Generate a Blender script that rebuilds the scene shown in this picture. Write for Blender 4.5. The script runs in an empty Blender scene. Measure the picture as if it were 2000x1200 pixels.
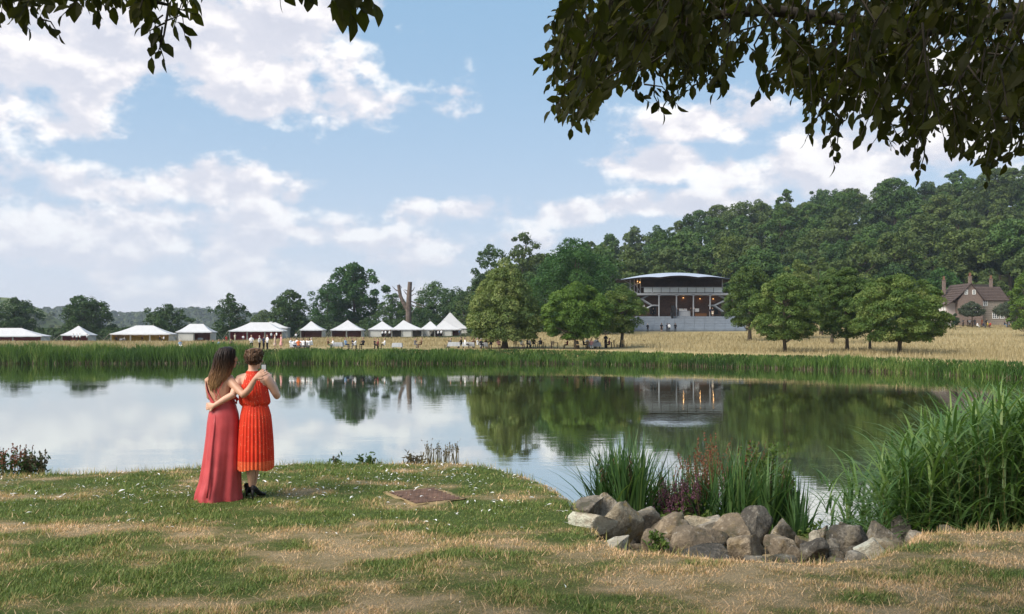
import bpy, math, random
import numpy as np
from mathutils import Vector, Matrix, kdtree, noise as mnoise

S = bpy.context.scene
COL = S.collection
FPX = 1732.0          # focal length in pixels of the 2000 px wide photograph
HZ = 650.0            # its horizon line
CAMZ = 3.5            # eye height above the water level (z = 0)
R = math.radians
rng = np.random.RandomState(7)
random.seed(7)

# ------------------------------------------------------------------ camera
cam_d = bpy.data.cameras.new('camera')
cam = bpy.data.objects.new('camera', cam_d)
COL.objects.link(cam)
cam.location = (0, 0, CAMZ)
cam.rotation_euler = (R(90), 0, 0)
cam_d.sensor_width = 36.0
cam_d.lens = 36.0 * FPX / 2000.0
cam_d.shift_y = (HZ - 600.0) / 2000.0
cam_d.clip_start = 0.05
cam_d.clip_end = 9000
S.camera = cam

# ------------------------------------------------------------------ exposure, sun, sky
S.view_settings.view_transform = 'Standard'
S.view_settings.look = 'None'
S.view_settings.exposure = 1.0
S.view_settings.gamma = 1.0
S.view_settings.use_curve_mapping = False
SUN_AZ, SUN_EL = R(-126), R(42)
sun_d = bpy.data.lights.new('sun', 'SUN')
sun_d.energy = 2.9
sun_d.angle = R(38)
sun_d.color = (1.0, 0.93, 0.82)
sun = bpy.data.objects.new('sun', sun_d)
COL.objects.link(sun)
sun.location = (-60, -20, 60)
sdir = Vector((math.sin(SUN_AZ) * math.cos(SUN_EL), math.cos(SUN_AZ) * math.cos(SUN_EL), math.sin(SUN_EL)))
sun.rotation_euler = sdir.to_track_quat('Z', 'Y').to_euler()

S.cycles.max_bounces = 8
S.cycles.transparent_max_bounces = 8
S.cycles.volume_bounces = 0
S.cycles.use_denoising = True

W = bpy.data.worlds.new('World')
S.world = W
W.use_nodes = True


class NT:
    """small helper to write node trees"""
    def __init__(s, tree):
        s.t = tree
        s.n = tree.nodes
        s.l = tree.links

    def add(s, typ, **kw):
        n = s.n.new(typ)
        for k, v in kw.items():
            setattr(n, k, v)
        return n

    def link(s, a, b):
        s.l.new(a, b)

    def val(s, sock, v):
        if isinstance(v, bpy.types.NodeSocket):
            s.l.new(v, sock)
        elif v is not None:
            sock.default_value = v

    def m(s, op, a, b=None, c=None, clamp=False):
        n = s.n.new('ShaderNodeMath')
        n.operation = op
        n.use_clamp = clamp
        s.val(n.inputs[0], a)
        if b is not None:
            s.val(n.inputs[1], b)
        if c is not None:
            s.val(n.inputs[2], c)
        return n.outputs[0]

    def vm(s, op, a, b=None):
        n = s.n.new('ShaderNodeVectorMath')
        n.operation = op
        s.val(n.inputs[0], a)
        if b is not None:
            s.val(n.inputs[1], b)
        return n.outputs[0]

    def noise(s, vec, scale, detail=4, rough=0.5, out=0):
        n = s.n.new('ShaderNodeTexNoise')
        n.inputs['Scale'].default_value = scale
        n.inputs['Detail'].default_value = detail
        n.inputs['Roughness'].default_value = rough
        if vec is not None:
            s.l.new(vec, n.inputs['Vector'])
        return n.outputs[out]

    def ramp(s, fac, stops, interp='LINEAR'):
        n = s.n.new('ShaderNodeValToRGB')
        n.color_ramp.interpolation = interp
        e = n.color_ramp.elements
        while len(e) < len(stops):
            e.new(0.5)
        for i, (p, c) in enumerate(stops):
            e[i].position = p
            e[i].color = (c[0], c[1], c[2], 1)
        s.val(n.inputs[0], fac)
        return n.outputs[0]

    def mix(s, fac, a, b, mode='MIX'):
        n = s.n.new('ShaderNodeMix')
        n.data_type = 'RGBA'
        n.blend_type = mode
        s.val(n.inputs[0], fac)
        for i, v in ((6, a), (7, b)):
            if isinstance(v, bpy.types.NodeSocket):
                s.l.new(v, n.inputs[i])
            else:
                n.inputs[i].default_value = (v[0], v[1], v[2], 1)
        return n.outputs[2]

    def smooth(s, v, lo, hi):
        n = s.n.new('ShaderNodeMapRange')
        n.interpolation_type = 'SMOOTHSTEP'
        s.val(n.inputs[0], v)
        n.inputs[1].default_value = lo
        n.inputs[2].default_value = hi
        return n.outputs[0]


def build_sky():
    t = NT(W.node_tree)
    t.n.clear()
    out = t.add('ShaderNodeOutputWorld')
    bg = t.add('ShaderNodeBackground')
    t.link(bg.outputs[0], out.inputs[0])
    K = 0.058
    bg.inputs['Strength'].default_value = K
    sky = t.add('ShaderNodeTexSky', sky_type='NISHITA')
    sky.sun_disc = False
    sky.sun_elevation = SUN_EL
    sky.sun_rotation = SUN_AZ
    sky.altitude = 100
    sky.air_density = 1.0
    sky.dust_density = 1.0
    sky.ozone_density = 2.0
    geo = t.add('ShaderNodeTexCoord')
    d = geo.outputs['Generated']
    sep = t.add('ShaderNodeSeparateXYZ')
    t.link(d, sep.inputs[0])
    x, y, z = sep.outputs
    az = t.m('ARCTAN2', x, y)
    el = t.m('ARCSINE', z)
    # cumulus field: compass bearing, height above the horizon, half sizes and weight of each bank of cloud
    banks = [(-160, 120, 330, 75, 0.80), (330, 60, 260, 85, 0.95), (560, 40, 160, 80, 0.85), (520, 190, 190, 38, 0.8),
             (700, 205, 90, 25, 0.5), (130, 245, 90, 28, 0.7), (-60, 360, 130, 40, 0.75), (210, 370, 110, 36, 0.75),
             (400, 360, 130, 36, 0.8), (572, 385, 30, 18, 0.65), (260, 470, 460, 80, 0.72), (700, 500, 380, 50, 0.60), (660, 440, 60, 22, 0.6),
             (800, 410, 60, 30, 0.7), (940, 415, 85, 26, 0.75), (1110, 415, 65, 24, 0.7), (420, 510, 60, 16, 0.55),
             (880, 480, 200, 34, 0.6), (1280, 320, 110, 26, 0.85), (1400, 335, 50, 30, 0.75), (1310, 400, 120, 22, 0.8),
             (1480, 400, 70, 22, 0.8), (1410, 235, 130, 36, 0.75), (1680, 300, 170, 70, 0.85), (1900, 200, 220, 130, 0.75),
             (735, 90, 40, 30, 0.5), (820, 85, 26, 12, 0.42), (880, 178, 36, 9, 0.40), (780, 8, 50, 12, 0.5),
             (510, 292, 18, 9, 0.38), (578, 292, 20, 8, 0.36), (2500, 150, 300, 90, 0.8), (-700, 250, 300, 90, 0.8),
             (1150, 310, 40, 9, 0.42), (1000, 560, 900, 60, 0.40)]
    B = None
    for (px, py, sx, sy, w) in banks:
        a0 = math.atan((px - 1000) / FPX)
        e0 = math.atan((HZ - py) / FPX * math.cos(a0))
        u = t.m('MULTIPLY', t.m('SUBTRACT', az, a0), FPX / sx * 0.8)
        v = t.m('MULTIPLY', t.m('SUBTRACT', el, e0), FPX / sy * 0.8)
        q = t.m('MULTIPLY_ADD', u, u, t.m('MULTIPLY', v, v))
        g = t.m('MULTIPLY', t.m('EXPONENT', t.m('MULTIPLY', q, -0.5)), w)
        B = g if B is None else t.m('MAXIMUM', B, g)
    # the same kind of scattered cumulus goes on behind and above the view
    back = t.smooth(y, 0.55, 0.1)
    big = t.noise(d, 3.2, 2, 0.5)
    B = t.m('MAXIMUM', B, t.m('MULTIPLY', t.m('MULTIPLY', t.smooth(big, 0.42, 0.62), 0.8), back))
    mp = t.add('ShaderNodeMapping')
    mp.inputs['Scale'].default_value = (1, 1, 1.55)
    t.link(d, mp.inputs['Vector'])
    p = mp.outputs[0]
    n1 = t.noise(p, 13.0, 9, 0.56)
    mp2 = t.add('ShaderNodeMapping')
    mp2.inputs['Scale'].default_value = (1, 1, 1.55)
    mp2.inputs['Location'].default_value = (0.010, 0.0, 0.022)
    t.link(d, mp2.inputs['Vector'])
    n2 = t.noise(mp2.outputs[0], 13.0, 9, 0.56)
    nf = t.noise(p, 46.0, 5, 0.6)
    dens0 = t.m('ADD', B, t.m('MULTIPLY', t.m('SUBTRACT', n1, 0.5), 1.75))
    dens0 = t.m('ADD', dens0, t.m('MULTIPLY', t.m('SUBTRACT', nf, 0.5), 0.22))
    dens = t.smooth(dens0, 0.40, 0.70)
    # lit from above: density of the cloud just towards the light
    up = t.m('ADD', B, t.m('MULTIPLY', t.m('SUBTRACT', n2, 0.5), 1.75))
    rel = t.m('SUBTRACT', dens0, up)
    lit = t.smooth(rel, -0.12, 0.26)
    thick = t.smooth(dens0, 0.55, 1.25)
    lit2 = t.m('SUBTRACT', t.m('MULTIPLY_ADD', lit, 0.62, 0.50), t.m('MULTIPLY', thick, 0.26), clamp=True)
    cloud = t.ramp(lit2, [(0.0, (0.50, 0.53, 0.63)), (0.42, (0.66, 0.67, 0.75)), (0.78, (0.88, 0.85, 0.87)), (1.0, (0.99, 0.97, 0.96))])
    # pale vapour towards the horizon
    blue = t.mix(0.70, sky.outputs[0], (2.55, 5.0, 7.5))
    hz = t.m('EXPONENT', t.m('MULTIPLY', t.m('MAXIMUM', el, 0.0), -6.2))
    hz = t.m('MULTIPLY', hz, 0.88)
    c = t.mix(hz, blue, (8.1, 7.85, 8.35))
    sc = t.vm('SCALE', cloud)
    t.n[-1].inputs[3].default_value = 10.0
    lowfade = t.smooth(el, -0.02, 0.22)
    dens = t.m('MULTIPLY', dens, t.m('MULTIPLY_ADD', lowfade, 0.55, 0.40))
    c = t.mix(dens, c, sc)
    gl = t.smooth(z, 0.0, -0.02)
    c = t.mix(gl, c, (1.0, 1.1, 0.8))
    t.link(c, bg.inputs['Color'])
    W.cycles.sampling_method = 'MANUAL'
    W.cycles.sample_map_resolution = 512


build_sky()
# ------------------------------------------------------------------ numbers
def hash2(ix, iy, seed):
    h = (ix.astype(np.int64) * 374761393 + iy.astype(np.int64) * 668265263 + seed * 974634777) & 0x7fffffff
    h = ((h ^ (h >> 13)) * 1274126177) & 0x7fffffff
    return ((h ^ (h >> 16)) & 0xffff) / 65535.0


def vnoise(x, y, seed=0):
    x = np.asarray(x, float); y = np.asarray(y, float)
    ix = np.floor(x); iy = np.floor(y)
    fx = x - ix; fy = y - iy
    fx = fx * fx * (3 - 2 * fx); fy = fy * fy * (3 - 2 * fy)
    a = hash2(ix, iy, seed); b = hash2(ix + 1, iy, seed)
    c = hash2(ix, iy + 1, seed); d = hash2(ix + 1, iy + 1, seed)
    return (a * (1 - fx) + b * fx) * (1 - fy) + (c * (1 - fx) + d * fx) * fy


def fbm(x, y, seed=0, oct=4):
    s = 0; a = 0.5; f = 1.0; tot = 0
    for i in range(oct):
        s = s + a * vnoise(np.asarray(x) * f, np.asarray(y) * f, seed + i * 17)
        tot += a; a *= 0.5; f *= 2.03
    return s / tot


def sstep(v, lo, hi):
    t = np.clip((np.asarray(v, float) - lo) / (hi - lo), 0, 1)
    return t * t * (3 - 2 * t)


def at(px, D):
    return (px - 1000.0) / FPX * D


def zat(py, D):
    return CAMZ - (py - HZ) / FPX * D


# ------------------------------------------------------------------ terrain
LZ = 1.7
CX = np.array([-150, -60, -20, -8.3, -6.5, -5.3, -4.14, -2.84, -1.07, -.49, .13, .40, .64, .74, .84, 1.26, 1.84, 2.4, 2.9, 3.37, 3.67, 4.03, 4.66, 6, 10, 30, 150])
CY = np.array([14, 13, 11.5, 11.0, 11.26, 11.46, 11.94, 12.3, 12.3, 12.08, 11.13, 10.5, 9.6, 8.35, 7.5, 7.28, 7.08, 6.97, 7.16, 7.57, 7.95, 8.03, 8.07, 8.0, 8.5, 10, 14])


def crest(x):
    return np.interp(x, CX, CY)


def zlawn(x, y):
    x = np.asarray(x, float); y = np.asarray(y, float)
    d = y - crest(x)
    inlet = sstep(x, .45, .75) * (1 - sstep(x, 3.2, 3.7))
    z = LZ + 0.05 * (fbm(x * .5, y * .5, 3, 3) - .5) + 0.018 * (vnoise(x * 3.1, y * 3.1, 5) - .5)
    s = np.maximum(d + 0.12, 0)
    drop = np.minimum(s * s * 1.6, 0.12 + (s - .3) * 0.50 + 0.03)
    drop_in = np.interp(s, [0, .12, .35, 2.6, 4.0, 6.0, 9.0], [0, .04, .22, .46, .74, 1.7, 3.0])
    drop = drop * (1 - inlet) + drop_in * inlet
    return np.maximum(z - drop, -1.2)


SHX = np.array([-400, -60, 0, 6, 17, 29, 35, 38, 42, 50, 70, 120, 400])
SHY = np.array([104, 101, 101, 100, 95, 84, 76, 70, 63, 54, 40, 24, 10])


def shore(x):
    return np.interp(x, SHX, SHY) + 0.9 * (vnoise(np.asarray(x, float) * .21, 0 * np.asarray(x, float), 9) - .5)


TY = np.array([0, 60, 70, 85, 110, 145, 170, 185, 200, 230, 260, 3000.])
TR = np.array([1.0, 1.05, 1.1, 1.3, 1.6, 2.3, 3.1, 4.0, 5.2, 5.8, 5.8, 5.8])
TM = np.array([1.0, 1.05, 1.1, 1.3, 1.55, 1.85, 2.0, 2.1, 2.15, 2.3, 2.6, 2.6])
TL = np.array([1.0, 1.05, 1.1, 1.2, 1.30, 1.30, 1.3, 1.35, 1.4, 1.45, 1.8, 2.2])
HA = np.array([-1.0, -.16, -.10, -.03, .115, .20, .32, .45, .58, .8, 1.2, 3])
HH = np.array([0, 0, 2.0, 11, 25, 33, 45, 52, 58, 64, 66, 50.])


def zfar(x, y):
    x = np.asarray(x, float); y = np.asarray(y, float)
    a = x / np.maximum(y, 1)
    w = sstep(a, -.07, .09)
    w2 = sstep(a, -.34, -.20)
    tab = np.interp(y, TY, TR) * w + (1 - w) * (np.interp(y, TY, TM) * w2 + np.interp(y, TY, TL) * (1 - w2))
    tab = tab + np.interp(a, HA, HH) * sstep(y, 208, 430)
    d = y - shore(x)
    bank = -0.15 + (d + .2) * .42
    z = np.minimum(bank, tab + .12 * (fbm(x * .13, y * .13, 21, 3) - .5) * sstep(d, 3, 8))
    return np.maximum(z, -1.5)


# ------------------------------------------------------------------ objects
def tag(o, label=None, cat=None, group=None, kind=None):
    if label: o['label'] = label
    if cat: o['category'] = cat
    if group: o['group'] = group
    if kind: o['kind'] = kind
    return o


def link(o, parent=None):
    COL.objects.link(o)
    if parent is not None:
        o.parent = parent
    return o


def empty(name, loc=(0, 0, 0), rz=0.0):
    o = bpy.data.objects.new(name, None)
    COL.objects.link(o)
    o.location = loc
    o.rotation_euler = (0, 0, rz)
    o.empty_display_size = 0.2
    return o


def mesh_np(name, V, faces, mats=(), attrs=None, midx=None, smooth=False):
    """V: (n,3); faces: list of index arrays (k,3) / (k,4)"""
    me = bpy.data.meshes.new(name)
    V = np.asarray(V, np.float32).reshape(-1, 3)
    if not isinstance(faces, (list, tuple)) or (len(faces) and not isinstance(faces[0], np.ndarray)):
        faces = [np.asarray(faces)]
    faces = [np.asarray(f, np.int32) for f in faces if len(f)]
    me.vertices.add(len(V))
    me.vertices.foreach_set('co', V.ravel())
    nl = sum(f.size for f in faces); npoly = sum(len(f) for f in faces)
    me.loops.add(nl)
    me.loops.foreach_set('vertex_index', np.concatenate([f.ravel() for f in faces]))
    me.polygons.add(npoly)
    tot = np.concatenate([np.full(len(f), f.shape[1], np.int32) for f in faces])
    st = np.concatenate([[0], np.cumsum(tot)[:-1]]).astype(np.int32)
    me.polygons.foreach_set('loop_start', st)
    me.polygons.foreach_set('loop_total', tot)
    if midx is not None:
        me.polygons.foreach_set('material_index', np.asarray(midx, np.int32))
    me.polygons.foreach_set('use_smooth', np.full(npoly, bool(smooth)))
    for m in (mats if isinstance(mats, (list, tuple)) else [mats]):
        me.materials.append(m)
    if attrs:
        for k, v in attrs.items():
            a = me.attributes.new(k, 'FLOAT', 'POINT')
            a.data.foreach_set('value', np.asarray(v, np.float32))
    me.update(calc_edges=True)
    return me


def obj(name, me, parent=None, loc=None):
    o = bpy.data.objects.new(name, me)
    link(o, parent)
    if loc is not None:
        o.location = loc
    return o


class MB:
    """collects shapes into one mesh"""
    def __init__(s):
        s.v = []; s.f4 = []; s.f3 = []; s.n = 0

    def quads(s, V, F):
        V = np.asarray(V, float).reshape(-1, 3); F = np.asarray(F, int)
        s.v.append(V)
        (s.f4 if F.shape[1] == 4 else s.f3).append(F + s.n)
        s.n += len(V)
        return s

    def box(s, c, size, rz=0.0, M=None):
        x, y, z = [k / 2 for k in size]
        V = np.array([(sx * x, sy * y, sz * z) for sz in (-1, 1) for sy in (-1, 1) for sx in (-1, 1)])
        if rz:
            ca, sa = math.cos(rz), math.sin(rz)
            V = np.stack([V[:, 0] * ca - V[:, 1] * sa, V[:, 0] * sa + V[:, 1] * ca, V[:, 2]], 1)
        if M is not None:
            V = V @ np.array(M).T
        V = V + np.array(c)
        F = [(0, 2, 3, 1), (4, 5, 7, 6), (0, 1, 5, 4), (2, 6, 7, 3), (0, 4, 6, 2), (1, 3, 7, 5)]
        return s.quads(V, F)

    def bar(s, p, q, r, n=6, r2=None):
        return s.tube([p, q], [r, r if r2 is None else r2], n)

    def tube(s, pts, rad, n=8, cap=True):
        P = np.asarray(pts, float); k = len(P)
        rad = np.broadcast_to(np.asarray(rad, float), (k,))
        T = np.gradient(P, axis=0) if k > 2 else np.repeat((P[1] - P[0])[None], 2, 0)
        T = T / (np.linalg.norm(T, axis=1, keepdims=True) + 1e-9)
        ref = np.array([0, 0, 1.0]) if abs(T[0, 2]) < .9 else np.array([1.0, 0, 0])
        A = np.cross(T, ref); A /= np.linalg.norm(A, axis=1, keepdims=True) + 1e-9
        Bv = np.cross(T, A)
        th = np.arange(n) * 2 * math.pi / n
        V = P[:, None] + rad[:, None, None] * (np.cos(th)[None, :, None] * A[:, None] + np.sin(th)[None, :, None] * Bv[:, None])
        return s.loft(V, cap)

    def loft(s, V, cap=True):
        """V (rings, n, 3) closed rings"""
        k, n = V.shape[:2]
        i = np.arange(k - 1)[:, None] * n; j = np.arange(n)[None]; j2 = (j + 1) % n
        F = np.stack([i + j, i + j2, i + n + j2, i + n + j], -1).reshape(-1, 4)
        base = s.n
        s.quads(V.reshape(-1, 3), F)
        if cap:
            for r0, fl in ((0, True), (k - 1, False)):
                c = V[r0].mean(0)
                s.v.append(c[None]); ci = s.n; s.n += 1
                a = base + r0 * n + np.arange(n); b = base + r0 * n + (np.arange(n) + 1) % n
                f = np.stack([np.full(n, ci), b, a] if fl else [np.full(n, ci), a, b], 1)
                s.f3.append(f)
        return s

    def mesh(s, name, mats=(), smooth=False, attrs=None):
        V = np.concatenate(s.v)
        fs = []
        if s.f4: fs.append(np.concatenate(s.f4))
        if s.f3: fs.append(np.concatenate(s.f3))
        return mesh_np(name, V, fs, mats, attrs, smooth=smooth)

    def obj(s, name, mats=(), parent=None, loc=None, smooth=False):
        return obj(name, s.mesh(name, mats, smooth), parent, loc)


def ellring(c, rx, ry, n=20, tilt=None, rot=0.0):
    th = np.arange(n) * 2 * math.pi / n
    V = np.stack([np.cos(th) * rx, np.sin(th) * ry, 0 * th], 1)
    if rot:
        V = V @ np.array(Matrix.Rotation(rot, 3, 'Z')).T
    if tilt is not None:
        V = V @ np.array(tilt).T
    return V + np.array(c)


# ------------------------------------------------------------------ materials
MATS = {}


def new_mat(name):
    m = bpy.data.materials.new(name)
    m.use_nodes = True
    t = NT(m.node_tree)
    t.n.clear()
    out = t.add('ShaderNodeOutputMaterial')
    return m, t, out


def plain(name, col, rough=.65, var=.16, scale=9.0, spec=.3, metal=0.0, bump=0.0, coords='Object', detail=4, emit=None, sheen=0):
    """one colour with irregular tone"""
    if name in MATS: return MATS[name]
    m, t, out = new_mat(name)
    b = t.add('ShaderNodeBsdfPrincipled')
    t.link(b.outputs[0], out.inputs[0])
    tc = t.add('ShaderNodeTexCoord')
    n = t.noise(tc.outputs[coords], scale, detail, .6)
    lo = [c * (1 - var) for c in col]; hi = [min(1, c * (1 + var)) for c in col]
    t.link(t.ramp(n, [(.28, lo), (.72, hi)]), b.inputs['Base Color'])
    b.inputs['Roughness'].default_value = rough
    b.inputs['Specular IOR Level'].default_value = spec
    b.inputs['Metallic'].default_value = metal
    if sheen: b.inputs['Sheen Weight'].default_value = sheen
    if bump:
        bn = t.add('ShaderNodeBump')
        bn.inputs['Strength'].default_value = bump
        bn.inputs['Distance'].default_value = .02
        t.link(n, bn.inputs['Height'])
        t.link(bn.outputs[0], b.inputs['Normal'])
    if emit:
        b.inputs['Emission Color'].default_value = (*emit[0], 1)
        b.inputs['Emission Strength'].default_value = emit[1]
    MATS[name] = m
    return m


def leafy(name, stops, trans=.30, rough=.55, spec=.25, patch=0.0, pscale=.5, tcol=(1.25, 1.35, .55)):
    """leaf or blade: colour by the blade's own random number and by the plant"""
    if name in MATS: return MATS[name]
    m, t, out = new_mat(name)
    at_ = t.add('ShaderNodeAttribute', attribute_name='rnd')
    oi = t.add('ShaderNodeObjectInfo')
    f = at_.outputs['Fac']
    f = t.m('ADD', t.m('MULTIPLY', f, .8), t.m('MULTIPLY', oi.outputs['Random'], .2))
    if patch:
        tc = t.add('ShaderNodeTexCoord')
        n = t.noise(tc.outputs['Object'], pscale, 3, .55)
        f = t.m('ADD', f, t.m('MULTIPLY', t.m('SUBTRACT', n, .5), patch), clamp=True)
    c = t.ramp(f, stops)
    b = t.add('ShaderNodeBsdfPrincipled')
    t.link(c, b.inputs['Base Color'])
    b.inputs['Roughness'].default_value = rough
    b.inputs['Specular IOR Level'].default_value = spec
    tr = t.add('ShaderNodeBsdfTranslucent')
    t.link(t.mix(1.0, c, tcol, 'MULTIPLY'), tr.inputs['Color'])
    mx = t.add('ShaderNodeMixShader')
    mx.inputs[0].default_value = trans
    t.link(b.outputs[0], mx.inputs[1]); t.link(tr.outputs[0], mx.inputs[2])
    t.link(mx.outputs[0], out.inputs[0])
    MATS[name] = m
    return m


# ------------------------------------------------------------------ blades (grass, reeds, leaves of rushes)
def blades(P, H, Wd, ang, lean, curl, seg=3, rnd=None, taper=1.0, droop=.35):
    """ribbons: base points P (n,3), height H, width Wd, facing ang, lean and curl as fractions of H; returns V, F, rnd"""
    n = len(P)
    P = np.asarray(P, float)
    dirx = np.cos(ang); diry = np.sin(ang)
    wx = -np.sin(ang); wy = np.cos(ang)
    rows = []
    for k in range(seg + 1):
        t = k / seg
        off = (lean * t + curl * t * t) * H
        zz = H * (t - droop * np.abs(curl) * t ** 3)
        c = np.stack([P[:, 0] + dirx * off, P[:, 1] + diry * off, P[:, 2] + zz], 1)
        if k == seg:
            rows.append(c[:, None])
        else:
            w = Wd * (1 - taper * t ** 1.6) * .5
            rows.append(np.stack([c - np.stack([wx * w, wy * w, 0 * w], 1), c + np.stack([wx * w, wy * w, 0 * w], 1)], 1))
    V = np.concatenate(rows, 1)
    m = V.shape[1]
    base = np.arange(n)[:, None] * m
    q = []
    for k in range(seg - 1):
        q.append(base + np.array([2 * k, 2 * k + 1, 2 * k + 3, 2 * k + 2])[None])
    F4 = np.concatenate(q) if q else np.zeros((0, 4), int)
    F3 = base + np.array([2 * seg - 2, 2 * seg - 1, 2 * seg])[None]
    r = rng.rand(n) if rnd is None else rnd
    return V.reshape(-1, 3), F4, F3, np.repeat(r, m)


class BladeSet:
    def __init__(s): s.V = []; s.q = []; s.t = []; s.r = []; s.n = 0

    def add(s, *a, **k):
        V, q, t, r = blades(*a, **k)
        s.V.append(V); s.q.append(q + s.n); s.t.append(t + s.n); s.r.append(r); s.n += len(V)
        return s

    def quadcards(s, V, F, r):
        s.V.append(V); s.q.append(F + s.n); s.r.append(r); s.n += len(V)

    def mesh(s, name, mat):
        fs = []
        if s.q and sum(len(a) for a in s.q): fs.append(np.concatenate(s.q))
        if s.t and sum(len(a) for a in s.t): fs.append(np.concatenate(s.t))
        return mesh_np(name, np.concatenate(s.V), fs, mat, {'rnd': np.concatenate(s.r)}, smooth=True)


def cards(C, N, size, r=None, aspect=.6, rs=rng):
    """leaf-shaped diamond cards at C facing N"""
    n = len(C)
    N = N / (np.linalg.norm(N, axis=1, keepdims=True) + 1e-9)
    T = rs.normal(size=(n, 3))
    T -= (T * N).sum(1, keepdims=True) * N
    T /= np.linalg.norm(T, axis=1, keepdims=True) + 1e-9
    Bt = np.cross(N, T)
    s = np.broadcast_to(np.asarray(size, float), (n,))[:, None] * .5
    lift = N * s * .25
    V = np.stack([C + T * s, C + Bt * s * aspect + lift, C - T * s, C - Bt * s * aspect + lift], 1)
    F = np.arange(n)[:, None] * 4 + np.arange(4)[None]
    rr = rs.rand(n) if r is None else r
    return V.reshape(-1, 3), F, np.repeat(rr, 4)


def copy_tree(o, parent=None):
    c = o.copy()
    COL.objects.link(c)
    if parent is not None: c.parent = parent
    for ch in o.children:
        copy_tree(ch, c)
    return c
# ------------------------------------------------------------------ the setting: lawn, pond, meadow, hills
def dryness(x, y):
    """0 green .. 1 straw: how parched the turf is"""
    n = fbm(x * .50 + 3 + .5 * vnoise(x * 1.3, y * 2, 7), y * 1.35 + .3 * vnoise(x * .9, y * 1.1, 8), 31, 3)
    n2 = fbm(x * 2.1, y * 3.2, 37, 4)
    b = (n - .5) * 1.35 + (n2 - .5) * 2.3 + .27
    b = b + .24 * sstep(x, .2, 1.6) * (1 - sstep(y, 9.5, 11))
    b = b - .10 * sstep(y, 7.5, 9)
    b = b + .55 * np.exp(-((x + 4.35) / .75) ** 2 - ((y - 8.15) / .42) ** 2)
    b = b + .40 * np.exp(-((x - 4.3) / 1.5) ** 2 - ((y - 7.4) / .8) ** 2)
    d = crest(x) - y
    b = b + .45 * np.exp(-(d / .45) ** 2) * sstep(x, -.6, .4)
    b = b + .5 * sstep(-d, 0.0, .5)
    return np.clip(b, 0, 1)


def grid_mesh(name, xs, ys, zf, mat, attrs=None, smooth=True):
    X, Y = np.meshgrid(xs, ys)
    if callable(zf): Z = zf(X, Y)
    else: Z = zf
    V = np.stack([X, Y, Z], -1).reshape(-1, 3)
    nx, ny = len(xs), len(ys)
    i = np.arange(ny - 1)[:, None] * nx; j = np.arange(nx - 1)[None]
    F = np.stack([i + j, i + j + 1, i + nx + j + 1, i + nx + j], -1).reshape(-1, 4)
    at_ = {k: f(X, Y).ravel() for k, f in (attrs or {}).items()}
    return mesh_np(name, V, [F], mat, at_, smooth=smooth)


def nonuni(pts):
    """[(a, step), (b, step) ... (z, None)]"""
    out = []
    for (a, st), (b, _) in zip(pts[:-1], pts[1:]):
        k = max(1, int(round((b - a) / st)))
        out += list(np.linspace(a, b, k, endpoint=False))
    return np.array(out + [pts[-1][0]])


# lawn
m_lawn, t, out = new_mat('lawn_turf')
b = t.add('ShaderNodeBsdfPrincipled'); t.link(b.outputs[0], out.inputs[0])
a_ = t.add('ShaderNodeAttribute', attribute_name='dry')
tc = t.add('ShaderNodeTexCoord')
mp = t.add('ShaderNodeMapping'); mp.inputs['Scale'].default_value = (1, 1.7, 1); t.link(tc.outputs['Object'], mp.inputs[0])
n1 = t.noise(mp.outputs[0], 9, 6, .65); n2 = t.noise(mp.outputs[0], 70, 4, .65); n3 = t.noise(mp.outputs[0], 260, 2, .6)
f = t.m('ADD', a_.outputs['Fac'], t.m('MULTIPLY', t.m('SUBTRACT', n1, .5), .9))
f = t.m('ADD', f, t.m('MULTIPLY', t.m('SUBTRACT', n2, .5), 1.5), clamp=True)
c = t.ramp(f, [(0, (.105, .155, .036)), (.35, (.190, .205, .066)), (.6, (.36, .29, .145)), (1, (.60, .45, .27))])
c = t.mix(t.m('MULTIPLY', t.smooth(n3, .62, .35), .55), c, (.035, .035, .015))
t.link(c, b.inputs['Base Color'])
b.inputs['Roughness'].default_value = .9; b.inputs['Specular IOR Level'].default_value = .1
bn = t.add('ShaderNodeBump'); bn.inputs['Strength'].default_value = .8; bn.inputs['Distance'].default_value = .03
t.link(t.m('ADD', n2, n3), bn.inputs['Height']); t.link(bn.outputs[0], b.inputs['Normal'])
xs = nonuni([(-150, 8), (-30, 1.5), (-9, .10), (8, .4), (30, 6), (150, None)])
ys = nonuni([(-60, 5), (-5, .6), (4.5, .10), (13.5, .25), (20, 1.5), (26, None)])
lawn = obj('lawn', grid_mesh('lawn', xs, ys, zlawn, m_lawn, {'dry': dryness}))
tag(lawn, 'patchy mown lawn of green and straw coloured turf sloping to the pond', kind='structure')

# pond: murky green water, nearly a mirror
m_water, t, out = new_mat('pond_water')
tc = t.add('ShaderNodeTexCoord')
mp = t.add('ShaderNodeMapping'); mp.inputs['Scale'].default_value = (.35, 1.0, 1); t.link(tc.outputs['Object'], mp.inputs[0])
n1 = t.noise(mp.outputs[0], 1.6, 3, .5); n2 = t.noise(mp.outputs[0], 6.5, 3, .55)
nb = t.noise(mp.outputs[0], .16, 3, .5)
hgt = t.m('ADD', t.m('MULTIPLY', n1, .8), t.m('MULTIPLY', n2, .28))
bn = t.add('ShaderNodeBump')
t.link(t.m('MULTIPLY_ADD', t.smooth(nb, .40, .66),   .07, .018), bn.inputs['Strength'])
bn.inputs['Distance'].default_value = .06
t.link(hgt, bn.inputs['Height'])
dif = t.add('ShaderNodeBsdfDiffuse')
t.link(t.mix(t.smooth(nb, .35, .65), (.085, .090, .030), (.105, .105, .038)), dif.inputs['Color'])
gl = t.add('ShaderNodeBsdfGlossy'); gl.inputs['Roughness'].default_value = .02; gl.inputs['Color'].default_value = (.91, .925, .885, 1)
t.link(bn.outputs[0], gl.inputs['Normal'])
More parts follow.
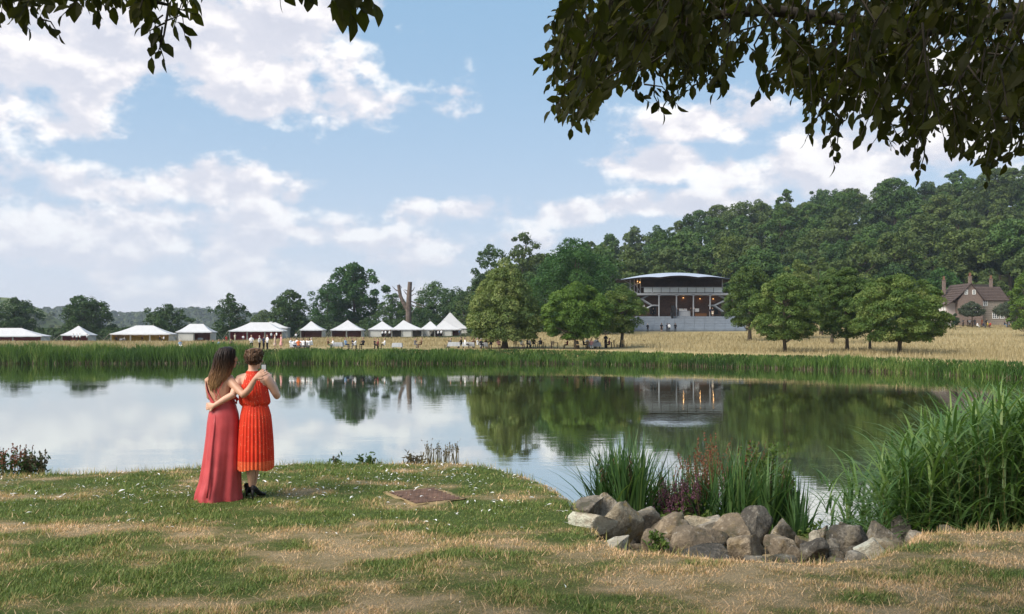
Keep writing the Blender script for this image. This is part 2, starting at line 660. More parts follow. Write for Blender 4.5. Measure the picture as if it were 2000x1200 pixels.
lw = t.add('ShaderNodeLayerWeight'); lw.inputs['Blend'].default_value = .5
t.link(bn.outputs[0], lw.inputs['Normal'])
fr = t.n.new('ShaderNodeMath'); fr.operation = 'POWER'; t.link(lw.outputs['Facing'], fr.inputs[0]); fr.inputs[1].default_value = .9
mx = t.add('ShaderNodeMixShader'); t.link(fr.outputs[0], mx.inputs[0])
t.link(dif.outputs[0], mx.inputs[1]); t.link(gl.outputs[0], mx.inputs[2]); t.link(mx.outputs[0], out.inputs[0])
pond = obj('pond', grid_mesh('pond', np.linspace(-390, 390, 40), np.linspace(6.5, 118, 12), lambda x, y: 0 * x, m_water))
tag(pond, 'calm green brown pond mirroring the sky and the trees', kind='structure')

# meadow and wooded hillside
m_meadow, t, out = new_mat('meadow_straw')
b = t.add('ShaderNodeBsdfPrincipled'); t.link(b.outputs[0], out.inputs[0])
tc = t.add('ShaderNodeTexCoord')
mp = t.add('ShaderNodeMapping'); mp.inputs['Scale'].default_value = (.35, 1, 1); t.link(tc.outputs['Object'], mp.inputs[0])
n1 = t.noise(mp.outputs[0], .16, 5, .6); n2 = t.noise(mp.outputs[0], 1.4, 5, .65)
f = t.m('ADD', t.m('MULTIPLY', n1, .65), t.m('MULTIPLY', n2, .35))
c = t.ramp(f, [(.30, (.170, .145, .062)), (.45, (.290, .230, .115)), (.6, (.370, .290, .155)), (.75, (.220, .190, .085))])
t.link(c, b.inputs['Base Color']); b.inputs['Roughness'].default_value = .95; b.inputs['Specular IOR Level'].default_value = .05
xs = nonuni([(-420, 20), (-100, 2.0), (120, 10), (420, None)])
dd = nonuni([(-5, .6), (8, 1.6), (40, 3), (150, 10), (200, None)])
X, D_ = np.meshgrid(xs, dd)
Y0 = shore(X); Ytop = 215.0
Yg = np.where(D_ < 8, Y0 + D_, Y0 + 8 + (Ytop - Y0 - 8) * (D_ - 8) / 192.0)
Z = zfar(X, Yg)
nx, ny = len(xs), len(dd)
i = np.arange(ny - 1)[:, None] * nx; j = np.arange(nx - 1)[None]
F = np.stack([i + j, i + j + 1, i + nx + j + 1, i + nx + j], -1).reshape(-1, 4)
meadow = obj('meadow', mesh_np('meadow', np.stack([X, Yg, Z], -1).reshape(-1, 3), [F], m_meadow, smooth=True))
tag(meadow, 'dry golden meadow rising behind the far bank', kind='structure')

m_wood = plain('woodland_floor', (.035, .042, .016), .95, .4, .12, .05)
xs = nonuni([(-420, 20), (-100, 8), (420, 60), (2600, None)])
ys = nonuni([(215, 8), (460, 60), (1000, 400), (3000, None)])
hillside = obj('hillside', grid_mesh('hillside', xs, ys, zfar, m_wood))
tag(hillside, 'wooded hillside rising to the right behind the meadow', kind='structure')
xs = np.array([-3000., -1500, -800, -420]); ys = np.array([-20., 20, 104, 215, 600, 1500, 3000])
grass_far = plain('far_pasture', (.12, .13, .045), .95, .35, .02, .05)
obj('ground', grid_mesh('ground', xs, ys, lambda x, y: 1.3 + 0 * x, grass_far)).__setitem__('kind', 'structure')


def hill_sheet(name, label, base_y, depth, pts, mat):
    xs = np.linspace(pts[0][0], pts[-1][0], 90)
    top = np.interp(xs, [p[0] for p in pts], [p[1] for p in pts])
    v = np.linspace(0, 1, 18)
    X, Vv = np.meshgrid(xs, v)
    Yh = base_y + depth * Vv
    Z = 2.0 + (np.repeat(top[None], 18, 0) - 2.0) * np.sin(np.clip(Vv * 1.0, 0, 1) * math.pi * .5) * (1 - .0 * Vv)
    Z = Z + 2.0 * (fbm(X * .02, Yh * .02, 51, 3) - .5) * Vv
    nx = len(xs)
    i = np.arange(17)[:, None] * nx; j = np.arange(nx - 1)[None]
    F = np.stack([i + j, i + j + 1, i + nx + j + 1, i + nx + j], -1).reshape(-1, 4)
    o = obj(name, mesh_np(name, np.stack([X, Yh, Z], -1).reshape(-1, 3), [F], mat, smooth=True))
    tag(o, label, kind='structure')
    return X, Yh, Z


def far_canopy(name, label, XYZ, n, rad, size, mat, per=36, vmin=.05):
    X, Y, Z = XYZ
    ny, nx = X.shape
    u = rng.rand(n) * (nx - 1); v = (vmin + rng.rand(n) * (1 - vmin)) * (ny - 1)
    iu, iv = u.astype(int), v.astype(int)
    C = np.stack([X[iv, iu] + rng.normal(size=n) * rad, Y[iv, iu] + rng.normal(size=n) * rad, Z[iv, iu] + rad * .4], 1)
    N = rng.normal(size=(n, per, 3)); N[..., 2] = np.abs(N[..., 2]) * 1.0 + .05
    N /= np.linalg.norm(N, axis=2, keepdims=True)
    rr = rad * (.6 + .8 * rng.rand(n))[:, None, None]
    P = C[:, None] + N * rr
    tone = np.repeat(np.clip(rng.rand(n)[:, None] * .7 + rng.rand(n, per) * .3, 0, 1).ravel(), 1)
    V, F, r = cards(P.reshape(-1, 3), N.reshape(-1, 3) + rng.normal(size=(n * per, 3)) * .25, size, tone, .9)
    o = obj(name, mesh_np(name, V, [F], mat, {'rnd': r}))
    tag(o, label, 'woodland', kind='stuff')


m_sunhill = plain('sunlit_down', (.120, .145, .055), .95, .3, .012, .05)
m_farwood = leafy('far_wood_leaves', [(0, (.030, .050, .018)), (.5, (.060, .085, .028)), (1, (.13, .15, .05))], .15)
D = 800
hs = hill_sheet('distant_down', 'green hill with scattered bushes beyond the first tents', 640, 160,
                [(at(-900, D), zat(540, D)), (at(-250, D), zat(560, D)), (at(20, D), zat(583, D)), (at(70, D), zat(600, D)), (at(110, D), zat(622, D)), (at(145, D), zat(643, D)), (at(190, D), 2.0)], m_sunhill)
far_canopy('far_scrub', 'scrub and trees dotted over the distant green hill', hs, 620, 2.6, 2.2, m_farwood, 40, .2)
D = 1650
hs = hill_sheet('distant_ridge', 'blue hazy wooded ridge on the horizon between the left trees', 1350, 300,
                [(at(-700, D), zat(620, D)), (at(90, D), zat(612, D)), (at(160, D), zat(609, D)), (at(230, D), zat(617, D)), (at(300, D), zat(622, D)), (at(370, D), zat(611, D)), (at(430, D), zat(611, D)), (at(500, D), zat(618, D)), (at(620, D), zat(630, D)), (at(900, D), zat(640, D))], plain('ridge_floor', (.05, .065, .03), .95))
far_canopy('far_wood', 'hazy belt of trees along the distant ridge', hs, 1500, 6.0, 4.6, m_farwood, 34, .1)

# the evening air between here and the far ridge
hz_m, t, out = new_mat('evening_air')
vol = t.add('ShaderNodeVolumePrincipled')
vol.inputs['Color'].default_value = (.80, .88, 1.0, 1)
vol.inputs['Density'].default_value = .00016
vol.inputs['Anisotropy'].default_value = .2
t.link(vol.outputs[0], out.inputs['Volume'])
hb = MB().box((0, 1500, 68), (6600, 3300, 143))
haze = hb.obj('haze', hz_m)
tag(haze, 'thin evening haze over the valley', kind='stuff')
# ------------------------------------------------------------------ trees
m_bark = plain('bark', (.085, .068, .050), .9, .35, 6, .1, bump=.4)
m_bark_dead = plain('dead_wood', (.13, .10, .082), .9, .45, 1.6, .1, bump=.8)
LEAF = {
    'lime': leafy('lime_leaves', [(0, (.042, .085, .018)), (.45, (.080, .132, .028)), (.8, (.150, .195, .050)), (1, (.240, .250, .085))], .28, patch=.7, pscale=.55),
    'lime_yellow': leafy('lime_leaves_in_flower', [(0, (.050, .090, .020)), (.4, (.105, .150, .040)), (.75, (.180, .220, .068)), (1, (.290, .300, .110))], .28, patch=.7, pscale=.5),
    'lime_fresh': leafy('fresh_lime_leaves', [(0, (0.048, 0.098, 0.017)), (.5, (0.094, 0.163, 0.026)), (1, (0.180, 0.240, 0.050))], .30, patch=.6, pscale=.55),
    'lime_dark': leafy('dark_lime_leaves', [(0, (0.037, 0.076, 0.019)), (.5, (0.068, 0.116, 0.026)), (1, (0.140, 0.178, 0.043))], .26, patch=.6, pscale=.55),  # a darker set of lime leaf greens
    'dark': leafy('dark_leaves', [(0, (0.024, 0.055, 0.016)), (.5, (0.040, 0.080, 0.020)), (1, (0.068, 0.115, 0.030))], .2, patch=.5, pscale=.3),
    'rich': leafy('rich_green_leaves', [(0, (0.021, 0.062, 0.014)), (.5, (0.038, 0.098, 0.020)), (1, (0.067, 0.138, 0.030))], .22, patch=.5, pscale=.4),
    'mid': leafy('wood_leaves', [(0, (0.036, 0.081, 0.021)), (.5, (0.064, 0.120, 0.028)), (1, (0.112, 0.175, 0.039))], .2, patch=.6, pscale=.12),
    'olive': leafy('olive_wood_leaves', [(0, (0.047, 0.077, 0.022)), (.5, (0.082, 0.119, 0.030)), (1, (0.137, 0.175, 0.043))], .2, patch=.6, pscale=.12),
    'pale': leafy('pale_green_leaves', [(0, (0.053, 0.086, 0.024)), (.5, (0.086, 0.127, 0.036)), (1, (0.137, 0.173, 0.060))], .25, patch=.5, pscale=.4),
    'conifer': leafy('conifer_needles', [(0, (0.018, 0.036, 0.017)), (.5, (0.031, 0.055, 0.022)), (1, (0.052, 0.075, 0.029))], .05, patch=.4, pscale=.3),
    'grey': leafy('grey_green_leaves', [(0, (.040, .056, .036)), (.5, (.060, .080, .048)), (1, (.10, .12, .075))], .2, patch=.4, pscale=.5),
}
PROF = {
    'cone': ([0, .08, .25, .45, .65, .82, .93, 1], [.55, .9, 1, .88, .70, .48, .28, .04]),
    'lime': ([0, .08, .2, .42, .62, .8, .93, 1], [.42, .68, .88, 1, .95, .74, .44, .08]),
    'dome': ([0, .12, .35, .6, .78, .9, .97, 1], [.60, .88, 1, .97, .82, .58, .33, .08]),
    'tall': ([0, .15, .4, .65, .82, .93, 1], [.35, .7, .95, 1, .8, .5, .1]),
    'spiky': ([0, .15, .35, .6, .8, .92, 1], [.6, .95, 1, .78, .5, .27, .04]),
    'fir': ([0, .1, .3, .6, .9, 1], [.8, 1, .82, .5, .15, .02]),
    'mop': ([0, .2, .5, .8, 1], [.5, .92, 1, .75, .1]),
}


def make_tree(h, w, cb, kind='lime', ncl=110, per=80, rc=.11, size=.30, flat=.7, seed=1, gap=0.0, rough=.12, lean=0.0, nlimb=12, trunk_r=None, droop=.15, depth=1.0, lobes=0.0, inner=.35):
    """tapered trunk with limbs, and a crown of many leaf cards in clumps. returns trunk mesh, crown mesh"""
    rs = np.random.RandomState(seed)
    pt, pr = PROF[kind]
    zb = h * cb; hc = h - zb
    n_in = int(ncl * inner)
    t = rs.rand(ncl * 6)
    keep = rs.rand(len(t)) < np.interp(t, pt, pr) * .9 + .1
    t = t[keep][:ncl]; ncl = len(t)
    th = (np.arange(ncl) * 2.39996 + rs.rand(ncl) * .9)
    rad = np.interp(t, pt, pr) * w / 2
    ecc = 1 + lobes * np.sin(th * 2 + rs.rand() * 6) + lobes * .7 * np.sin(th * 3 + t * 5 + rs.rand() * 6) + rough * rs.normal(size=ncl)
    rcl = w * rc * (.65 + .7 * rs.rand(ncl))
    rr = np.maximum(rad * ecc - rcl * .8, 0)
    rr[:n_in] *= (.25 + .55 * rs.rand(n_in))
    C = np.stack([np.cos(th) * rr + lean * t * w, np.sin(th) * rr * depth, zb + t * hc * .97 - rcl * flat * .6 + rough * hc * .25 * rs.normal(size=ncl) * (t < .9)], 1)
    C[:, 2] = np.clip(C[:, 2], zb + rcl * .2, h - rcl * flat * .7)
    N = rs.normal(size=(ncl, per, 3)); N[..., 2] += .25
    N /= np.linalg.norm(N, axis=2, keepdims=True)
    k = (.55 + .5 * rs.rand(ncl, per))[..., None]
    P = C[:, None] + N * k * np.stack([rcl, rcl, rcl * flat], 1)[:, None]
    outw = np.stack([np.cos(th), np.sin(th)], 1)
    dr = ((P[..., :2] - C[:, None, :2]) * outw[:, None]).sum(2)
    P[..., 2] -= droop * np.maximum(dr, 0) * 1.2
    P = P.reshape(-1, 3); Nn = N.reshape(-1, 3)
    own = np.repeat(np.arange(ncl), per)
    bur = np.zeros(len(P), bool)
    for i in range(ncl):
        dd = (P - C[i]) / np.array([rcl[i], rcl[i], rcl[i] * flat])
        bur |= ((dd * dd).sum(1) < .36) & (own != i)
    sel = ~bur
    if gap: sel &= rs.rand(len(P)) > gap
    P = P[sel]; Nn = Nn[sel]; own = own[sel]
    clump_tone = rs.rand(ncl)
    tone = np.clip(.55 * clump_tone[own] + .45 * rs.rand(len(P)), 0, 1)
    V, F, r = cards(P, Nn + rs.normal(size=Nn.shape) * .45, size * (.6 + .8 * rs.rand(len(P))), tone, .62, rs)
    crown = mesh_np('crown', V, [F], LEAF['mid'], {'rnd': r})
    b = MB()
    tr = trunk_r or h * .022
    top = zb + hc * .75
    zz = np.linspace(-.4, top, 8)
    px = lean * w * np.clip((zz - zb) / hc, 0, 1) + np.cumsum(rs.normal(size=8)) * tr * .25
    px[:2] = 0
    rad_t = tr * np.interp(zz / top, [-.05, 0, .08, .5, 1], [1.55, 1.35, 1.0, .7, .15])
    b.tube(np.stack([px, np.cumsum(rs.normal(size=8)) * tr * .12, zz], 1), rad_t, 8)
    for i in rs.permutation(ncl)[:nlimb]:
        z0 = max(h * cb * .75, min(C[i, 2] - hc * .12, top * .9)) * (.8 + .2 * rs.rand())
        x0 = np.interp(z0, zz, px)
        p0 = np.array([x0, 0, z0]); p2 = C[i]
        p1 = p0 * .5 + p2 * .5 + np.array([0, 0, -.04 * h * rs.rand()])
        b.tube([p0, p1, p2], [tr * .42, tr * .28, tr * .1], 5, cap=False)
    trunk = b.mesh('trunk', m_bark, True)
    return trunk, crown


def variant(crown, mat):
    c = crown.copy(); c.materials[0] = mat
    return c


def put_tree(name, label, pos, meshes, mat=None, group=None, rz=0.0, sc=1.0, cat='tree'):
    root = empty(name, pos, rz)
    root.scale = (sc, sc, sc) if not isinstance(sc, tuple) else sc
    tag(root, label, cat, group)
    obj('trunk', meshes[0], root)
    c = obj('crown', meshes[1], root)
    if mat is not None:
        if meshes[1].materials[0] is not mat:
            c.material_slots[0].link = 'OBJECT'
            c.material_slots[0].material = mat
    return root


def single_tree(name, label, px, top, wpx, D, cb_py=None, mat='mid', group=None, base=None, dx=0, cat='tree', **kw):
    x = at(px, D); zb = float(zfar(x, D)) if base is None else base
    h = zat(top, D) - zb; w = wpx / FPX * D
    cb = .12 if cb_py is None else (zat(cb_py, D) - zb) / h
    me = make_tree(h, w, cb, **kw)
    me[1].materials[0] = LEAF[mat]
    return put_tree(name, label, (x, D, zb), me, None, group)


LG = 'lime trees along the far bank'
single_tree('lime_tree', 'tall conical lime tree in pale flower, leftmost of the three before the tents', 986, 500, 150, 109, 658, 'lime_yellow', LG, kind='cone', ncl=210, per=216, rc=.085, size=0.26, flat=.75, seed=3, droop=.45, rough=0.039, trunk_r=.33)
single_tree('lime_tree', 'fresh green lime tree, middle one of the three before the pavilion', 1126, 546, 142, 106, 660, 'lime_fresh', LG, kind='lime', ncl=190, per=216, rc=.085, size=0.23, flat=.5, seed=5, droop=.35, rough=0.039, trunk_r=.30)
single_tree('lime_tree', 'small olive green lime tree in front of the pavilion steps', 1214, 553, 90, 111, 646, 'lime', LG, kind='lime', ncl=120, per=180, rc=.105, size=0.21, flat=.6, seed=8, droop=.4, rough=0.072, lobes=.06, trunk_r=.22, gap=.1)
single_tree('lime_tree', 'rounded lime tree at the right end of the pavilion steps', 1464, 511, 100, 140, 632, 'lime_dark', LG, kind='dome', ncl=150, per=180, rc=.10, size=0.27, flat=.65, seed=11, droop=.4, rough=0.039)
single_tree('lime_tree', 'bright topped lime tree, leftmost of the group on the straw meadow', 1533, 531, 140, 95, 660, 'lime', LG, kind='lime', ncl=180, per=216, rc=.085, size=0.21, flat=.5, seed=13, droop=.35, rough=0.044, trunk_r=.2)
single_tree('lime_tree', 'darker lime tree in the middle of the group on the straw meadow', 1655, 518, 126, 98, 656, 'lime_dark', LG, kind='lime', ncl=170, per=198, rc=.09, size=0.21, flat=.5, seed=17, droop=.35, rough=0.055, trunk_r=.2)
single_tree('lime_tree', 'slim lime tree crowded between two larger ones on the meadow', 1699, 540, 84, 101, 648, 'lime_dark', LG, kind='lime', ncl=100, per=162, rc=.11, size=0.21, flat=.5, seed=19, droop=.35, rough=0.055, trunk_r=.16)
single_tree('lime_tree', 'broadest lime tree, rightmost of the group on the straw meadow', 1757, 530, 190, 89, 663, 'lime', LG, kind='lime', ncl=240, per=216, rc=.072, size=0.21, flat=.5, seed=23, droop=.35, rough=0.039, trunk_r=.22)
single_tree('lime_tree', 'round pale lime tree standing behind the meadow group', 1556, 502, 82, 152, 640, 'lime_yellow', LG, kind='dome', ncl=110, per=162, rc=.10, size=0.27, seed=29, rough=0.039)
single_tree('lime_tree', 'small silvery lime top showing above the meadow group', 1604, 498, 46, 168, 640, 'pale', LG, kind='dome', ncl=70, per=144, rc=.13, size=0.27, seed=31)
single_tree('lime_tree', 'yellow green lime tree tucked behind the dark one of the meadow group', 1625, 519, 76, 126, 640, 'lime', LG, kind='lime', ncl=100, per=162, rc=.11, size=0.24, seed=37, rough=0.055)

BG = 'trees behind the tents'
single_tree('broad_tree', 'rough dark tree at the left edge behind the first tent', 28, 580, 84, 248, 650, 'dark', BG, kind='dome', ncl=80, per=90, rc=.13, size=.62, seed=41, rough=.16, lobes=.1)
single_tree('broad_tree', 'dense round tree behind the small peaked tent', 167, 573, 96, 248, 652, 'dark', BG, kind='dome', ncl=110, per=100, rc=.115, size=.62, seed=43, rough=.12, lobes=.06)
single_tree('broad_tree', 'spreading ragged tree behind the yellow lined tent', 324, 588, 86, 248, 648, 'dark', BG, kind='spiky', ncl=80, per=70, rc=.10, size=.62, seed=47, rough=.26, lobes=.12, gap=.15)
single_tree('broad_tree', 'sparse pointed tree between two marquees', 450, 570, 74, 248, 645, 'dark', BG, kind='spiky', ncl=75, per=65, rc=.10, size=.55, seed=53, rough=.24, gap=.2)
single_tree('broad_tree', 'compact dark tree left of the great oak', 565, 562, 80, 250, 655, 'dark', BG, kind='dome', ncl=95, per=100, rc=.115, size=.62, seed=59, rough=.1)
single_tree('oak_tree', 'great oak towering over the small tents', 690, 508, 106, 282, 650, 'rich', BG, kind='tall', ncl=150, per=130, rc=.105, size=.7, seed=61, rough=.16, lobes=.12)
single_tree('broad_tree', 'tree leaning against the left side of the great oak', 637, 545, 74, 274, 650, 'rich', BG, kind='tall', ncl=95, per=100, rc=.12, size=.5, seed=67, rough=.14)
single_tree('broad_tree', 'pale distant tree between marquee and dark tree', 516, 605, 56, 330, 650, 'pale', BG, kind='dome', ncl=60, per=70, rc=.14, size=.6, seed=71)
single_tree('broad_tree', 'slender tree standing left of the dead trunk', 766, 568, 60, 277, 650, 'mid', BG, kind='tall', ncl=75, per=90, rc=.13, size=.5, seed=73, rough=.18, gap=.1)
single_tree('broad_tree', 'leafy tree right behind the dead trunk', 850, 543, 84, 297, 655, 'mid', BG, kind='dome', ncl=90, per=100, rc=.125, size=.55, seed=79, rough=.14)
single_tree('broad_tree', 'dark tree behind the largest peaked tent', 892, 556, 78, 284, 655, 'dark', BG, kind='dome', ncl=90, per=100, rc=.125, size=.55, seed=83, rough=.14)
single_tree('bush', 'round bright bush beside the largest peaked tent', 906, 579, 60, 258, 648, 'pale', BG, kind='dome', ncl=60, per=90, rc=.14, size=.55, seed=89, cat='bush')
single_tree('beech_tree', 'ragged edged beech behind the conical lime', 958, 474, 96, 215, 640, 'dark', BG, kind='dome', ncl=110, per=90, rc=.10, size=.55, seed=97, rough=.22, lobes=.14, gap=.1)
single_tree('beech_tree', 'tall beech rising above the conical lime', 1025, 446, 84, 232, 620, 'olive', BG, kind='tall', ncl=100, per=90, rc=.11, size=.6, seed=101, rough=.18, gap=.12)
single_tree('chestnut_tree', 'massive rich green chestnut left of the pavilion roof', 1124, 456, 170, 172, 640, 'rich', BG, kind='dome', ncl=120, per=342, rc=.125, size=0.38, flat=.7, seed=103, droop=.4, rough=.1, lobes=.05)
single_tree('broad_tree', 'dark rounded tree wedged behind the middle lime', 1075, 520, 110, 200, 655, 'dark', BG, kind='dome', ncl=90, per=90, rc=.12, size=.5, seed=107)
single_tree('broad_tree', 'bright green round tree left of the farmhouse', 1841, 520, 82, 224, 640, 'rich', 'trees around the farmhouse', kind='dome', ncl=100, per=100, rc=.12, size=.5, seed=109, rough=.08)
single_tree('broad_tree', 'pale tree standing behind the farmhouse roof', 1932, 520, 74, 232, 640, 'pale', 'trees around the farmhouse', kind='dome', ncl=90, per=80, rc=.12, size=.5, seed=113, rough=.18)
single_tree('clipped_tree', 'mop headed clipped tree before the farmhouse gable', 1898, 588, 49, 193, 617, 'grey', 'trees around the farmhouse', kind='mop', ncl=90, per=90, rc=.13, size=.25, flat=.5, seed=127, rough=.03)
single_tree('clipped_tree', 'mop headed clipped tree at the right end of the farmhouse', 1968, 588, 52, 193, 617, 'grey', 'trees around the farmhouse', kind='mop', ncl=90, per=90, rc=.13, size=.25, flat=.5, seed=131, rough=.05)
single_tree('broad_tree', 'light green tree cut by the right edge beside the farmhouse', 2004, 529, 62, 160, 640, 'lime_fresh', 'trees around the farmhouse', kind='dome', ncl=100, per=100, rc=.12, size=.36, seed=137, rough=.1)
single_tree('bush', 'dark clipped yew under the left wall of the farmhouse', 1866, 612, 16, 192, 634, 'conifer', 'trees around the farmhouse', kind='mop', ncl=30, per=70, rc=.2, size=.25, seed=139, cat='bush')
for k, (px, top, w, D, mat, lab) in enumerate([(1716, 585, 60, 205, 'dark', 'dark bush behind the right meadow limes'), (1470, 560, 70, 205, 'dark', 'dark bush filling in behind the rounded lime'), (1790, 548, 60, 215, 'dark', 'dusky bush at the foot of the wood'),
                                              (1230, 560, 50, 210, 'mid', 'bush behind the left end of the pavilion'), (1060, 600, 90, 190, 'dark', 'low dark bush behind the lime trunks'), (940, 600, 60, 205, 'dark', 'low dark bush beside the conical lime'), (1170, 590, 60, 188, 'dark', 'low dark bush at the pavilion foot'),
                                              (1985, 575, 50, 215, 'olive', 'olive bush behind the right end of the farmhouse'),
                                              (620, 618, 60, 262, 'dark', 'low bush behind the brown peaked tent'), (735, 612, 70, 262, 'dark', 'low bush behind the cluster of white tents'), (820, 600, 80, 262, 'dark', 'broad bush behind the dead trunk')]):
    single_tree('bush', lab, px, top, w, D, 652, mat, 'bushes at the foot of the wood', kind='dome', ncl=50, per=80, rc=.15, size=.45, seed=150 + k, cat='bush')

# the dead trunk with its fork
x0, D = at(799, 256), 256; zb = float(zfar(x0, D))
b = MB()
P = lambda px, py, dy=0: (at(px, D) - x0, dy, zat(py, D) - zb)
b.tube([P(799, 660), P(798, 630), P(798, 600), P(799, 575), P(801, 551)], [1.08, .9, .8, .7, .6], 9)
b.tube([P(796, 606), P(788, 592), P(782, 578), P(778, 557)], [.6, .56, .5, .42], 8)
for q in ((P(797, 583), P(805, 577), P(812, 573)), (P(799, 588), P(812, 592), P(832, 599)), (P(798, 594), P(815, 600), P(826, 601)), (P(799, 570), P(790, 566)), (P(798, 598), P(786, 603))):
    b.tube(list(q), np.linspace(.2, .06, len(q)), 5)
dead = empty('dead_tree', (x0, D, zb))
tag(dead, 'dead forked tree trunk standing bare above the small tents', 'tree')
for (px, py, q) in ((806, 566, 4), (793, 572, -5), (803, 612, 6), (784, 560, -5), (772, 564, -6), (804, 640, 5)):
    b.tube([P(799 if px > 790 else 780, py + 6), P(px, py + 2), P(px + q, py - 5)], [.22, .15, .05], 5)
for v_ in b.v:
    v_ += .10 * (fbm(v_[:, 2:3] * 1.3 + v_[:, 0:1] * 3, v_[:, 1:2] * 3 + v_[:, 0:1], 5, 3) - .5) * np.array([1.6, 1.6, .4])
b.obj('trunk', m_bark_dead, dead)

# wood on the hillside
FV = []
for i, (kind, h, w, cb, kw) in enumerate([('dome', 16, 11, .18, dict(rough=.16, lobes=.1)), ('tall', 19, 11, .22, dict(rough=.18, lobes=.12)), ('dome', 15, 12.5, .15, dict(rough=.14, lobes=.12)),
                                          ('tall', 20, 10, .30, dict(rough=.2, gap=.12)), ('dome', 17, 10, .2, dict(rough=.2, gap=.1)), ('fir', 19, 8, .10, dict(rough=.08)), ('tall', 22, 12, .42, dict(rough=.18, lobes=.15, gap=.08)),
                                          ('dome', 15, 14, .14, dict(rough=.26, lobes=.2)), ('spiky', 20, 10, .2, dict(rough=.26, lobes=.14, gap=.1)), ('tall', 18, 13, .25, dict(rough=.28, lobes=.2, gap=.06)), ('cone', 19, 11, .12, dict(rough=.2, lobes=.1))]):
    FV.append(make_tree(h, w, cb, kind=kind, ncl=(85, 60, 120)[i % 3], per=(80, 120, 60)[i % 3], rc=(.12, .15, .095)[i % 3], size=(.75, .7, .8)[i % 3], seed=200 + i, droop=.25, nlimb=9, **kw))
    FV[-1][1].materials[0] = LEAF['mid']
FLAB = [('broad_tree', 'mid green broadleaf tree massed in the hillside wood'), ('broad_tree', 'olive broadleaf tree massed in the hillside wood'), ('broad_tree', 'dark broadleaf tree massed in the hillside wood'), ('conifer_tree', 'dark pointed conifer standing in the hillside wood'), ('tall_tree', 'tall tree with bare lower trunk in the hillside wood'), ('broad_tree', 'pale green broadleaf tree massed in the hillside wood')]
rf = np.random.RandomState(77)
spots = []
for y0 in (226, 244, 264, 287, 313, 343, 378, 418):
    a = -.125 + .02 * rf.rand()
    while a < .68:
        y = y0 + rf.uniform(-9, 9)
        spots.append((a * y, y)); a += rf.uniform(8.2, 11.5) / y0 * (1.0 if y0 < 300 else 1.05)
for (x, y) in spots:
    a = x / y
    if a < -.055 and y > 330: continue
    if a < -.025 and y < 278: continue
    px = 1000 + a * FPX
    if y < 234 and (1180 < px < 1440 or 1800 < px < 2000): continue
    u = rf.rand()
    fit = float(np.interp(a, [-.13, -.03, .1, .5], [.62, .78, 1.0, 1.05]))
    if u < .03: li, vi, mat = 3, 5, 'conifer'
    elif u < .14 and a > .2: li, vi, mat = 4, 6, ('olive', 'mid')[rf.randint(2)]
    else:
        vi = (0, 1, 2, 3, 4, 7, 8, 9, 10)[rf.randint(9)]; q = rf.rand()
        li, mat = (0, 'mid') if q < .40 else ((1, 'olive') if q < .70 else ((2, 'dark') if q < .82 else (5, 'pale')))
    s = fit * rf.uniform(.82, 1.16)
    zone = ('left of the pavilion' if px < 1200 else 'above the pavilion roof' if px < 1440 else 'above the meadow limes' if px < 1640 else 'left of the farmhouse' if px < 1830 else 'above the farmhouse' if px < 1990 else 'beyond the farmhouse')
    band = 'at the foot of the wood' if y < 255 else 'in the lower wood' if y < 300 else 'high in the wood' if y < 360 else 'on the crest of the wood'
    put_tree(FLAB[li][0], FLAB[li][1].replace('massed in the hillside wood', '').replace('standing in the hillside wood', '').replace('in the hillside wood', '').strip() + ' ' + band + ', ' + zone, (x, y, float(zfar(x, y)) - .3), FV[vi], LEAF[mat], 'trees of the hillside wood', rf.uniform(0, 6.28), (s * rf.uniform(.9, 1.15), s * rf.uniform(.9, 1.15), s))
for (px, y, lab, bottom) in ((1750, 236, 'tall bare stemmed tree at the edge of the wood, left of the farmhouse', .5), (1880, 242, 'tall bare stemmed tree rising behind the farmhouse gable', .5), (1898, 246, 'second tall bare stemmed tree rising behind the farmhouse roof', .5), (1975, 250, 'tall bare stemmed tree behind the right end of the farmhouse', .5)):
    x = at(px, y)
    r_ = put_tree('tall_tree', lab, (x, y, float(zfar(x, y))), FV[6], LEAF['olive'], 'trees of the hillside wood', px * .7, 1.05)
    tk = [c for c in r_.children if c.name.startswith('trunk')][0]
    tk.material_slots[0].link = 'OBJECT'; tk.material_slots[0].material = m_bark_dead

# hedge behind the left tents
hd = []
for (p0, p1, D, top, lab) in ((70, 350, 245, 642, 'long dark hedge behind the tents on the left'), (395, 640, 247, 640, 'dark hedge behind the long red lined marquee'), (600, 930, 254, 632, 'ragged hedge behind the small white tents')):
    x0, x1 = at(p0, D), at(p1, D); n = int((x1 - x0) * 200)
    X = rng.uniform(x0, x1, n)
    zt = zat(top, D) + 1.1 * (fbm(X * .35, X * 0, 61, 3) - .5)
    th = rng.uniform(0, math.pi, n)
    zg = zfar(X, X * 0 + D)
    cy = np.cos(th); cz = np.sin(th) ** .6
    Pp = np.stack([X, D - cy * 1.3 + rng.normal(size=n) * .15, zg + (zt - zg) * cz * (.75 + .3 * rng.rand(n))], 1)
    Nn = np.stack([rng.normal(size=n) * .5, -cy + rng.normal(size=n) * .4, cz + rng.normal(size=n) * .4], 1)
    V, F, r = cards(Pp, Nn, .6, None, .7)
    o = obj('hedge', mesh_np('hedge', V, [F], LEAF['dark'], {'rnd': r}))
    tag(o, lab, 'hedge')
